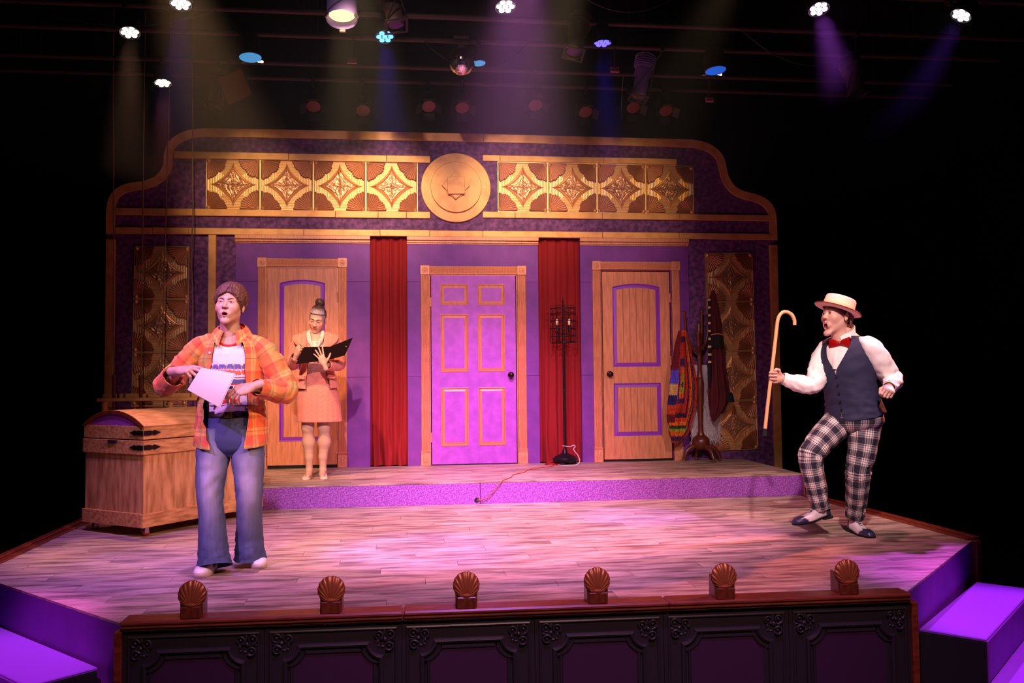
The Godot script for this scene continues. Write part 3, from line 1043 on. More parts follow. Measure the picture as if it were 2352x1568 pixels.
func shell_light(F: Node3D):
	var m := MB.new()
	m.box(Vector3(0, 0.028, 0.03), Vector3(0.092, 0.056, 0.05), 0.004)
	part("front_block", m, M.brown_wood, F)
	m = MB.new()
	m.box(Vector3(0, 0.04, -0.002), Vector3(0.09, 0.08, 0.022), 0.003)
	part("shell_support", m, M.brown_wood, F)
	for s in [-1, 1]:
		m = MB.new()
		m.extrude(PackedVector2Array([Vector2(-0.055, 0), Vector2(0.03, 0), Vector2(0.03, 0.062), Vector2(0.005, 0.088), Vector2(-0.055, 0.105)]), -0.006, 0.006, Transform3D(Basis(Vector3(0, 0, 1), Vector3(0, 1, 0), Vector3(-1, 0, 0)), Vector3(0.046 * s, 0, 0)))
		part("cheek_board", m, M.brown_wood, F)
	# scallop
	m = MB.new()
	var R := 0.064
	var hub := Vector2(0, -0.055)
	for side in [1.0, -1.0]:
		var p := PackedVector3Array()
		var na := 61
		for i in 9:
			var s := i / 8.0
			for j in na:
				var a := deg_to_rad(lerpf(-8.0, 188.0, j / (na - 1.0)))
				var d := Vector2(cos(a), sin(a))
				var b := hub.dot(d)
				var l := -b + sqrt(maxf(b * b - hub.length_squared() + R * R, 0.0))
				l += 0.0022 * (0.5 + 0.5 * cos(j * TAU / 4.0)) * s
				var q := hub + d * l * s
				var rib := 0.5 + 0.5 * cos(j * TAU / 4.0)
				var z := (0.026 * sqrt(maxf(0.0, 1.0 - s * s * 0.98)) * minf(1.0, s * 4.0 + 0.35) + 0.005 * rib * s) if side > 0 else -0.004
				p.append(Vector3(q.x, q.y + 0.106, z + 0.02))
		m.grid(p, na, 9, false, Vector3(0, 0, side))
	part("shell", m, M.shell_gold, F)
	m = MB.new()
	m.lathe([Vector2(0.026, -0.012), Vector2(0.034, -0.004), Vector2(0.034, 0.004), Vector2(0.022, 0.012), Vector2(0.0, 0.012)], 16, Transform3D(Basis(), Vector3(0, 0.06, 0.024)))
	part("shell_foot", m, M.shell_gold, F)

# ---------------------------------------------------------------- furniture and properties
func ellip(m: MB, o: Vector3, r: Vector3, q := Basis(), nu := 17, nv := 11):
	var p := PackedVector3Array()
	for i in nv:
		var a := PI * (float(i) / (nv - 1) - 0.5)
		for j in nu:
			var b := TAU * j / (nu - 1)
			p.append(o + q * (Vector3(cos(b) * cos(a), sin(a), sin(b) * cos(a)) * r))
	m.grid(p, nu, nv, true)

func build_props():
	cage_lamp()
	coat_stand()
	chest()
	pin_rail()
	cords()

func cage_lamp():
	var o := thing("floor_lamp", "black floor lamp with a round wire cage shade in front of the curtain", "floor lamp", Vector3(0.955, DECK2, 0.15))
	mat("lamp_iron", Color(0.13, 0.11, 0.12), 0.4, 0.6)
	var m := MB.new()
	for k in 4:
		var a := TAU * k / 4 + 0.4
		m.box(Vector3(cos(a) * 0.1, 0.018, sin(a) * 0.1), Vector3(0.05, 0.036, 0.05), 0.01, Basis(Vector3.UP, -a))
	m.lathe([Vector2(0, 0.03), Vector2(0.118, 0.03), Vector2(0.13, 0.042), Vector2(0.132, 0.056), Vector2(0.12, 0.066), Vector2(0.118, 0.076), Vector2(0.09, 0.092), Vector2(0.052, 0.108), Vector2(0.032, 0.12), Vector2(0.024, 0.15), Vector2(0.014, 0.165)], 32)
	part("base", m, M.lamp_iron, o)
	m = MB.new()
	m.tube([Vector3(0, 0.15, 0), Vector3(0, 1.42, 0)], 0.0125, 12)
	for y in [0.16, 0.78, 1.40]:
		m.lathe([Vector2(0.0125, y - 0.012), Vector2(0.018, y), Vector2(0.0125, y + 0.012)], 14)
	m.tube([Vector3(0, 1.40, 0), Vector3(0, 1.735, 0)], 0.006, 8)
	part("pole", m, M.lamp_iron, o)
	m = MB.new()
	m.lathe([Vector2(0.0, 1.735), Vector2(0.010, 1.735), Vector2(0.012, 1.75), Vector2(0.006, 1.76), Vector2(0.005, 1.79), Vector2(0.0, 1.80)], 12)
	part("finial", m, M.lamp_iron, o)
	for s in [-1.0, 1.0]:
		m = MB.new()
		m.tube(curve([Vector3(0, 1.405, 0), Vector3(0.03 * s, 1.392, 0), Vector3(0.062 * s, 1.40, 0), Vector3(0.066 * s, 1.425, 0)], 5), 0.006, 8)
		m.lathe([Vector2(0.0, 1.42), Vector2(0.018, 1.424), Vector2(0.014, 1.432), Vector2(0.013, 1.49), Vector2(0.0, 1.49)], 14, Transform3D(Basis(), Vector3(0.066 * s, 0, 0)))
		var arm := part("candle_arm", m, M.lamp_iron, o)
		m = MB.new()
		m.lathe([Vector2(0.008, 1.49), Vector2(0.014, 1.505), Vector2(0.016, 1.522), Vector2(0.011, 1.548), Vector2(0.0, 1.562)], 14, Transform3D(Basis(), Vector3(0.066 * s, 0, 0)))
		part("bulb", m, M.bulb_glass if M.has("bulb_glass") else mat("bulb_glass", Color(0.95, 0.86, 0.72), 0.12), arm)
	# wire cage: rings and uprights, round over at the top
	m = MB.new()
	var R := 0.135
	for y in [1.302, 1.37, 1.45, 1.53, 1.61, 1.672]:
		var ring := []
		for k in 36:
			var a := TAU * k / 36
			var wob := 0.004 * sin(a * 2 + y * 9)
			ring.append(Vector3(cos(a) * (R + wob), y + 0.004 * sin(a + y * 20), sin(a) * (R + wob)))
		m.tube(ring, 0.0032, 6, false, true)
	for k in 12:
		var a := TAU * k / 12 + 0.1
		var e := Vector3(cos(a), 0, sin(a))
		m.tube(curve([e * R + Vector3(0, 1.30, 0), e * R + Vector3(0, 1.66, 0), e * (R - 0.015) + Vector3(0, 1.695, 0), e * (R - 0.05) + Vector3(0, 1.702, 0), e * 0.012 + Vector3(0, 1.704, 0)] if k % 3 == 0 else [e * R + Vector3(0, 1.30, 0), e * R + Vector3(0, 1.675, 0)], 4), 0.003, 6)
	part("wire_cage", m, M.lamp_iron, o)

func cloth_sheet(rows: Array, nu: int, per: int, depth: float, waves: float, seed_: float, at_z: float) -> MB:
	# rows of [y, left x, right x, z]; a hanging cloth with folds that gather towards the top
	var fine := []
	for r in rows:
		fine.append(Vector4(r[0], r[1], r[2], r[3] if r.size() > 3 else at_z))
	fine = curve(fine, per)
	var m := MB.new()
	for side in [1.0, -1.0]:
		var p := PackedVector3Array()
		var uv := PackedVector2Array()
		for i in fine.size():
			var f: Vector4 = fine[i]
			for j in nu:
				var u := float(j) / (nu - 1)
				var fold := sin(u * waves + seed_ + f.x * 2.1 * sin(u * 5.0 + seed_)) + 0.6 * noise3.get_noise_2d(u * 6.0 + seed_, f.x * 3.0)
				var wide := clampf((f.z - f.y) / 0.2, 0.25, 1.0)
				var edge := sin(PI * u)
				p.append(Vector3(lerpf(f.y, f.z, u) + 0.006 * noise3.get_noise_2d(f.x * 8.0, u * 3.0 + seed_), f.x, f.w + depth * (fold * wide + edge * 1.4) - (0.004 if side < 0 else 0.0)))
				uv.append(Vector2(u, float(i) / (fine.size() - 1)))
		m.grid(p, nu, fine.size(), false, Vector3(0, 0, side), uv)
	return m

func coat_stand():
	var base := Vector3(2.47, DECK2, 0.13)
	var o := thing("coat_stand", "turned reddish-brown wooden coat stand with curved arms beside the last door", "coat stand", base)
	var m := MB.new()
	m.lathe([Vector2(0.03, 0.125), Vector2(0.06, 0.13), Vector2(0.09, 0.165), Vector2(0.098, 0.205), Vector2(0.09, 0.245), Vector2(0.06, 0.275), Vector2(0.044, 0.285)], 28)
	part("ball_foot", m, M.brown_wood, o)
	m = MB.new()
	m.lathe([Vector2(0.044, 0.28), Vector2(0.03, 0.32), Vector2(0.028, 0.42), Vector2(0.034, 0.6), Vector2(0.042, 0.78), Vector2(0.044, 0.86), Vector2(0.034, 0.89), Vector2(0.042, 0.905), Vector2(0.03, 0.92), Vector2(0.024, 1.0), Vector2(0.026, 1.3), Vector2(0.034, 1.36), Vector2(0.024, 1.42), Vector2(0.02, 1.5), Vector2(0.0, 1.52)], 24)
	part("post", m, M.brown_wood, o)
	for q in [[Vector3(-0.20, 0.012, 0.02), 0.0], [Vector3(0.07, 0.012, 0.2), 0.0], [Vector3(0.20, 0.012, 0.03), 0.0], [Vector3(-0.02, 0.012, -0.12), 0.0]]:
		var e: Vector3 = q[0]
		var flat := Vector3(e.x, 0, e.z)
		m = MB.new()
		m.tube(curve([Vector3(0, 0.15, 0), flat * 0.35 + Vector3(0, 0.165, 0), flat * 0.75 + Vector3(0, 0.13, 0), flat * 0.97 + Vector3(0, 0.05, 0), e], 6), [0.03, 0.03, 0.03, 0.029, 0.029, 0.028, 0.027, 0.027, 0.026, 0.026, 0.025, 0.025, 0.024, 0.023, 0.022, 0.022, 0.021, 0.02, 0.019, 0.018, 0.018, 0.018, 0.018, 0.019, 0.02], 10)
		part("curved_leg", m, M.brown_wood, o)
	for q in [[Vector3(-0.172, 1.607, 0.03), 1.18], [Vector3(0.045, 1.626, -0.03), 1.22], [Vector3(-0.04, 1.382, 0.1), 1.16], [Vector3(0.13, 1.58, -0.05), 1.2]]:
		var e: Vector3 = q[0]
		var flat := Vector3(e.x, 0, e.z)
		m = MB.new()
		m.tube(curve([Vector3(0, q[1], 0), flat * 0.55 + Vector3(0, q[1] + 0.07, 0), flat * 0.86 + Vector3(0, q[1] + (e.y - q[1]) * 0.5, 0), e], 6), 0.016, 10)
		var arm := part("hook_arm", m, M.brown_wood, o)
		m = MB.new()
		ellip(m, e + Vector3(0, 0.012, 0), Vector3(0.024, 0.024, 0.024))
		part("hook_ball", m, M.brown_wood, arm)
	# crocheted blanket
	var img := Image.create(192, 256, false, Image.FORMAT_RGB8)
	var bands := [Color(0.22, 0.05, 0.22), Color(0.85, 0.25, 0.10), Color(0.95, 0.45, 0.10), Color(0.20, 0.26, 0.18), Color(0.62, 0.66, 0.18), Color(0.90, 0.40, 0.10), Color(0.28, 0.10, 0.35), Color(0.75, 0.20, 0.10), Color(0.70, 0.18, 0.10)]
	for y in 256:
		for x in 192:
			var zig := 3.0 * absf(fmod((x + y) / 5.0, 2.0) - 1.0)
			var c: Color
			var d := maxf(absf(x - 84.0) * 1.5, absf(y - 96.0) * 0.9 + 4.0) + zig
			c = bands[int(d / 11.0 + 3.0) % bands.size()]
			if x < 52 and y < 190:
				c = [Color(0.45, 0.06, 0.12), Color(0.45, 0.06, 0.12), Color(0.45, 0.06, 0.12), Color(0.35, 0.30, 0.85), Color(0.85, 0.70, 0.42), Color(0.15, 0.10, 0.40), Color(0.80, 0.28, 0.12), Color(0.45, 0.06, 0.12)][int((y + zig) / 24.0) % 8]
			var hole := 0.55 if (x % 5 == 0 and y % 5 < 2) else 1.0
			img.set_pixel(x, y, Color(c.r * hole, c.g * hole, c.b * hole))
	var bm := mat("crochet", Color.WHITE, 1.0)
	bm.albedo_texture = ImageTexture.create_from_image(img)
	bm.normal_enabled = true
	bm.normal_texture = noise_tex(0.12, [], 256, 2, FastNoiseLite.TYPE_CELLULAR, true, 5, 10.0)
	bm.uv1_scale = Vector3.ONE
	m = cloth_sheet([[1.625, 2.225, 2.315], [1.50, 2.19, 2.34], [1.30, 2.15, 2.375], [1.10, 2.12, 2.405], [0.95, 2.10, 2.412], [0.82, 2.082, 2.40], [0.70, 2.07, 2.37], [0.60, 2.075, 2.335], [0.52, 2.10, 2.31], [0.41, 2.12, 2.20]], 60, 6, 0.022, 19.0, 1.3, 0.19)
	var bl := thing("crochet_blanket", "bright striped crocheted blanket hanging from the coat stand's arm", "blanket", Vector3.ZERO)
	part("knit", m, bm, bl)
	# maroon band coat
	var c := thing("uniform_coat", "maroon coat with black cream-barred placket hanging on the coat stand", "coat", Vector3.ZERO)
	mat("maroon", Color(0.32, 0.06, 0.10), 0.9)
	mat("navy_black", Color(0.035, 0.03, 0.045), 0.9)
	mat("cream", Color(0.85, 0.72, 0.5), 0.7)
	part("coat_body", cloth_sheet([[2.062, 2.588, 2.622], [2.02, 2.575, 2.64], [1.95, 2.55, 2.655], [1.72, 2.545, 2.70], [1.45, 2.535, 2.722], [1.14, 2.522, 2.752], [0.93, 2.518, 2.782], [0.80, 2.53, 2.745], [0.70, 2.545, 2.65], [0.64, 2.575, 2.605]], 40, 5, 0.022, 12.0, 4.0, 0.23), M.maroon, c)
	m = cloth_sheet([[1.975, 2.53, 2.556], [1.7, 2.528, 2.553], [1.42, 2.518, 2.550], [1.2, 2.508, 2.556], [1.02, 2.52, 2.545]], 10, 5, 0.004, 3.0, 0.0, 0.275)
	var pl := part("placket", m, M.navy_black, c)
	for y in [1.955, 1.87, 1.785, 1.70, 1.615, 1.53, 1.445, 1.36, 1.28]:
		m = MB.new()
		m.box(Vector3(2.538 - (1.955 - y) * 0.012, y, 0.292), Vector3(0.026 + (0.012 if y < 1.5 else 0.0), 0.024, 0.006), 0.002)
		part("cream_bar", m, M.cream, pl)
	m = cloth_sheet([[1.575, 2.55, 2.69], [1.52, 2.545, 2.695], [1.45, 2.55, 2.69], [1.43, 2.58, 2.66]], 14, 4, 0.006, 3.0, 0.0, 0.275)
	var pk := part("pocket", m, M.navy_black, c)
	m = MB.new()
	m.tube(curve([Vector3(2.55, 1.572, 0.285), Vector3(2.60, 1.582, 0.295), Vector3(2.65, 1.582, 0.295), Vector3(2.69, 1.57, 0.285)], 4), 0.005, 6)
	part("gold_piping", m, M.gold, pk)
	m = cloth_sheet([[0.95, 2.70, 2.785], [0.90, 2.715, 2.80], [0.84, 2.72, 2.805]], 10, 4, 0.006, 3.0, 0.0, 0.27)
	part("cuff", m, M.navy_black, c)
	# white fur behind
	var f := thing("fur_coat", "shaggy white fur hanging low behind the coat stand's post", "fur coat", Vector3.ZERO)
	var fur := mat("white_fur", Color(0.82, 0.78, 0.80), 0.9)
	fur.backlight_enabled = true
	fur.backlight = Color(0.3, 0.3, 0.3)
	part("pelt", cloth_sheet([[1.25, 2.44, 2.60], [1.0, 2.41, 2.68], [0.75, 2.385, 2.695], [0.58, 2.38, 2.685], [0.42, 2.39, 2.66]], 20, 5, 0.012, 8.0, 2.0, 0.06), fur, f)
	m = MB.new()
	for i in 1500:
		var y := rng.randf_range(0.42, 1.2)
		var u := rng.randf()
		var x0 := lerpf(2.385, 2.45, clampf((y - 0.5) / 0.7, 0, 1))
		var x1 := lerpf(2.695, 2.60, clampf((y - 0.7) / 0.5, 0, 1))
		var a := Vector3(lerpf(x0, x1, u), y, 0.085 + 0.012 * rng.randf())
		var d := Vector3(rng.randf_range(-0.03, 0.03) + (u - 0.5) * 0.05, -rng.randf_range(0.05, 0.085), rng.randf_range(0.0, 0.03))
		var s := Vector3(0.0016, 0, rng.randf_range(-0.001, 0.001))
		m.face([a - s, a + s, a + d * 0.6 + Vector3(0, 0, 0.01) + s * 0.8, a + d * 0.6 + Vector3(0, 0, 0.01) - s * 0.8], Vector3(0, 0.2, 1))
		m.face([a + d * 0.6 + Vector3(0, 0, 0.01) - s * 0.8, a + d * 0.6 + Vector3(0, 0, 0.01) + s * 0.8, a + d], Vector3(0, 0.2, 1))
	part("fur_strands", m, fur, f).set_meta("kind", "stuff")

func chest():
	var pine := mat("pine", Color(0.86, 0.68, 0.50), 0.55)
	planar(pine, M.wood_tex, Vector3(0.5, 2.4, 2.4))
	var pine_up := mat("pine_panel", Color(0.85, 0.68, 0.52), 0.6)
	planar(pine_up, M.wood_tex, Vector3(1.6, 0.3, 1.6), false, Vector3(0.3, 0, 0.1))
	var o := thing("wooden_chest", "pine trunk on casters with an arched lid, behind the singing man", "chest", Vector3(-2.645, 0.0, 2.775), 0.9385)
	var L := 1.2
	var W := 0.70
	var m := MB.new()
	m.box(Vector3(L / 2, 0.385, -W / 2), Vector3(L - 0.03, 0.57, W - 0.03), 0.003)
	part("body", m, pine_up, o)
	for b in [[0.07, 0.172, "base_board"], [0.602, 0.706, "upper_band"]]:
		for s in [[Vector3(L / 2, 0, -0.008), Vector3(L, 0, 0.02)], [Vector3(L / 2, 0, -W + 0.008), Vector3(L, 0, 0.02)], [Vector3(0.008, 0, -W / 2), Vector3(0.02, 0, W - 0.03)], [Vector3(L - 0.008, 0, -W / 2), Vector3(0.02, 0, W - 0.03)]]:
			m = MB.new()
			m.box(s[0] + Vector3(0, (b[0] + b[1]) / 2.0, 0), s[1] + Vector3(0, b[1] - b[0], 0), 0.003)
			part(b[2], m, pine, o)
	m = MB.new()
	m.box(Vector3(-0.006, 0.694, -0.34), Vector3(0.02, 0.022, 0.1), 0.004)
	part("handle_slot", m, M.black, o)
	# lid: band, arched ends and staves
	var lid := MB.new()
	lid.box(Vector3(L / 2, 0.762, -W / 2), Vector3(L - 0.01, 0.098, W - 0.01), 0.003)
	var lb := part("lid", lid, pine, o)
	var c := Vector2(-W / 2, 0.812)
	var rise := 0.115
	var half := W / 2 + 0.006
	var R := (half * half + rise * rise) / (2 * rise)
	var oc := Vector2(c.x, c.y + rise - R)
	var a1 := rad_to_deg(asin(half / R))
	var end := arc(oc, R - 0.03, 90 - a1 + 4, 90 + a1 - 4, 20)
	var to_x := Transform3D(Basis(Vector3(0, 0, 1), Vector3(0, 1, 0), Vector3(-1, 0, 0)), Vector3.ZERO)   # outline z, y; pushed along -x
	m = MB.new()
	m.extrude(end, -0.03, -0.012, to_x)
	part("arched_end", m, M.violet_door, lb, "arched end painted purple")
	m = MB.new()
	m.extrude(end, -L + 0.012, -L + 0.03, to_x)
	part("arched_end", m, M.violet_door, lb)
	for e in [[-0.03, 0.004], [-L - 0.004, -L + 0.03]]:
		var rim := arc(oc, R - 0.002, 90 - a1, 90 + a1, 24)
		var inn := arc(oc, R - 0.03, 90 - a1 + 1.5, 90 + a1 - 1.5, 24)
		inn.reverse()
		rim.append_array(inn)
		m = MB.new()
		m.extrude(rim, e[0], e[1], to_x)
		part("arch_rim", m, M.red_wood, lb)
	for k in 7:
		var s0 := 90 - a1 + 2 * a1 * k / 7.0 + 0.12
		var s1 := 90 - a1 + 2 * a1 * (k + 1) / 7.0 - 0.12
		var st := arc(oc, R, s0, s1, 3)
		var si := arc(oc, R - 0.016, s0, s1, 3)
		si.reverse()
		st.append_array(si)
		m = MB.new()
		m.extrude(st, -L - 0.002, 0.002, to_x)
		part("lid_stave", m, pine, lb)
	# iron corner straps
	for y in [0.762, 0.655]:
		for w in 2:
			m = MB.new()
			var sp := PackedVector2Array([Vector2(0, -0.017), Vector2(0.05, -0.019), Vector2(0.075, -0.012), Vector2(0.09, -0.02), Vector2(0.115, -0.012), Vector2(0.15, 0.0), Vector2(0.115, 0.012), Vector2(0.09, 0.02), Vector2(0.075, 0.012), Vector2(0.05, 0.019), Vector2(0, 0.017)])
			var x := Transform3D(Basis(), Vector3(0, y, 0.0035)) if w == 0 else Transform3D(Basis(Vector3(0, 0, -1), Vector3(0, 1, 0), Vector3(-1, 0, 0)), Vector3(-0.0035, y, 0))
			m.extrude(sp, 0.0, 0.004, x)
			part("corner_strap", m, M.iron, o)
	# casters
	for q in [Vector3(0.06, 0, -0.06), Vector3(0.06, 0, -W + 0.06), Vector3(L - 0.06, 0, -0.06), Vector3(L - 0.06, 0, -W + 0.06)]:
		m = MB.new()
		m.box(q + Vector3(0, 0.067, 0), Vector3(0.06, 0.008, 0.05), 0.002)
		for s in [-1, 1]:
			m.box(q + Vector3(0.012, 0.044, 0.017 * s), Vector3(0.034, 0.046, 0.003), 0.001)
		var fork := part("caster", m, M.steel, o)
		m = MB.new()
		m.lathe([Vector2(0.008, -0.012), Vector2(0.024, -0.012), Vector2(0.027, -0.008), Vector2(0.027, 0.008), Vector2(0.024, 0.012), Vector2(0.008, 0.012)], 20, Transform3D(Basis(Vector3.RIGHT, PI / 2), q + Vector3(0.016, 0.027, 0)))
		part("wheel", m, M.red_rubber if M.has("red_rubber") else mat("red_rubber", Color(0.55, 0.08, 0.07), 0.4), fork)

func pin_rail():
	var o := thing("pin_rail", "gold wooden pin rail holding ropes, above and behind the chest", "rail", Vector3.ZERO)
	var z := 0.36
	var m := MB.new()
	m.box(Vector3(-3.17, 0.952, z), Vector3(1.16, 0.034, 0.11), 0.006)
	part("rail_board", m, M.gold, o)
	for s in [[-3.715, -3.585], [-3.555, -3.525], [-3.50, -3.36], [-3.335, -3.305], [-3.28, -2.60]]:
		m = MB.new()
		m.box(Vector3((s[0] + s[1]) / 2.0, 0.99, z - 0.03), Vector3(s[1] - s[0], 0.042, 0.03), 0.004)
		part("back_block", m, M.gold, o)
	for x in [-3.69, -3.06, -2.66]:
		m = MB.new()
		m.lathe([Vector2(0.03, 0.0), Vector2(0.03, 0.3), Vector2(0.02, 0.34), Vector2(0.026, 0.5), Vector2(0.018, 0.7), Vector2(0.024, 0.84), Vector2(0.034, 0.86), Vector2(0.026, 0.88), Vector2(0.03, 0.935)], 16, Transform3D(Basis(), Vector3(x, 0.0, z)))
		part("baluster", m, M.gold, o)
	for x in [-3.60, -3.345]:
		m = MB.new()
		m.lathe([Vector2(0.0, 0.78), Vector2(0.014, 0.80), Vector2(0.011, 0.93), Vector2(0.013, 0.97), Vector2(0.018, 1.0), Vector2(0.016, 1.1), Vector2(0.02, 1.18), Vector2(0.012, 1.2), Vector2(0.0, 1.2)], 14, Transform3D(Basis(), Vector3(x, 0, z + 0.01)))
		part("belaying_pin", m, M.brown_wood, o)
	var rope := mat("rope", Color(0.50, 0.38, 0.27), 0.95)
	var words := ["outermost, over the end of the gold border", "second from the outer end", "third from the outer end, over the tin column", "nearest the singing man, hanging slack"]
	var i := 0
	for q in [[-3.60, -3.665], [-3.345, -3.355], [-3.15, -3.10], [-2.86, -2.885]]:
		var r := thing("rope", "thin hanging rope above the pin rail, " + words[i], "rope", Vector3.ZERO, 0.0, "ropes from the pin rail")
		var pts := []
		for k in 25:
			var f := k / 24.0
			var sway := (0.006 if i < 3 else 0.016) * noise3.get_noise_2d(f * 7.0, i * 5.0)
			pts.append(Vector3(lerpf(q[0], q[1], f) + sway, lerpf(0.93, 4.9, f), z + 0.01 - 0.06 * f))
		m = MB.new()
		m.tube(pts, 0.006, 7)
		part("line", m, rope, r)
		i += 1

func cords():
	mat("orange_cord", Color(0.80, 0.32, 0.16), 0.5)
	mat("white_cord", Color(0.80, 0.78, 0.78), 0.5)
	mat("red_cord", Color(0.55, 0.05, 0.08), 0.6)
	var m := MB.new()
	var y := DECK2 + 0.005
	m.tube(curve([Vector3(0.86, y, 0.16), Vector3(0.79, y, 0.33), Vector3(0.62, y, 0.50), Vector3(0.49, y, 0.66), Vector3(0.42, y, 0.86), Vector3(0.30, y, 1.05), Vector3(0.23, y, 1.30), Vector3(0.15, y, 1.47), Vector3(0.125, y - 0.008, 1.522), Vector3(0.07, 0.14, 1.53), Vector3(0.0, 0.065, 1.53), Vector3(-0.06, 0.04, 1.525), Vector3(-0.10, 0.035, 1.513)], 6), 0.0042, 7)
	var o := thing("extension_cord", "thin orange cord running from the floor lamp down into the riser", "cord", Vector3.ZERO)
	part("cable", m, M.orange_cord, o)
	m = MB.new()
	m.lathe([Vector2(0.022, 0.0), Vector2(0.022, 0.003), Vector2(0.016, 0.004), Vector2(0.0, 0.001)], 20, Transform3D(Basis(Vector3.RIGHT, PI / 2), Vector3(-0.101, 0.035, 1.513)))
	part("grommet", m, M.black, o, "dark round hole in the riser")
	o = thing("lamp_cord", "pale flex looped round the foot of the floor lamp", "cord", Vector3.ZERO)
	m = MB.new()
	m.tube(curve([Vector3(0.93, 0.40, 0.17), Vector3(1.0, 0.39, 0.2), Vector3(1.04, 0.405, 0.2), Vector3(1.06, 0.39, 0.2), Vector3(1.04, 0.36, 0.21), Vector3(1.08, 0.30, 0.24), Vector3(1.095, 0.24, 0.26), Vector3(1.06, 0.208, 0.28), Vector3(0.98, 0.206, 0.31), Vector3(0.90, 0.206, 0.30), Vector3(0.83, 0.206, 0.24)], 6), 0.004, 7)
	part("cable", m, M.white_cord, o)
	o = thing("red_lead", "tangled red lead lying on the platform beside the lamp's foot", "cord", Vector3.ZERO)
	m = MB.new()
	m.tube(curve([Vector3(0.74, y, 0.2), Vector3(0.80, y + 0.01, 0.13), Vector3(0.86, y, 0.2), Vector3(0.80, y + 0.012, 0.26), Vector3(0.74, y, 0.16), Vector3(0.82, y + 0.02, 0.11), Vector3(0.88, y, 0.24), Vector3(0.79, y + 0.01, 0.3)], 6), 0.005, 7)
	part("cable", m, M.red_cord, o)

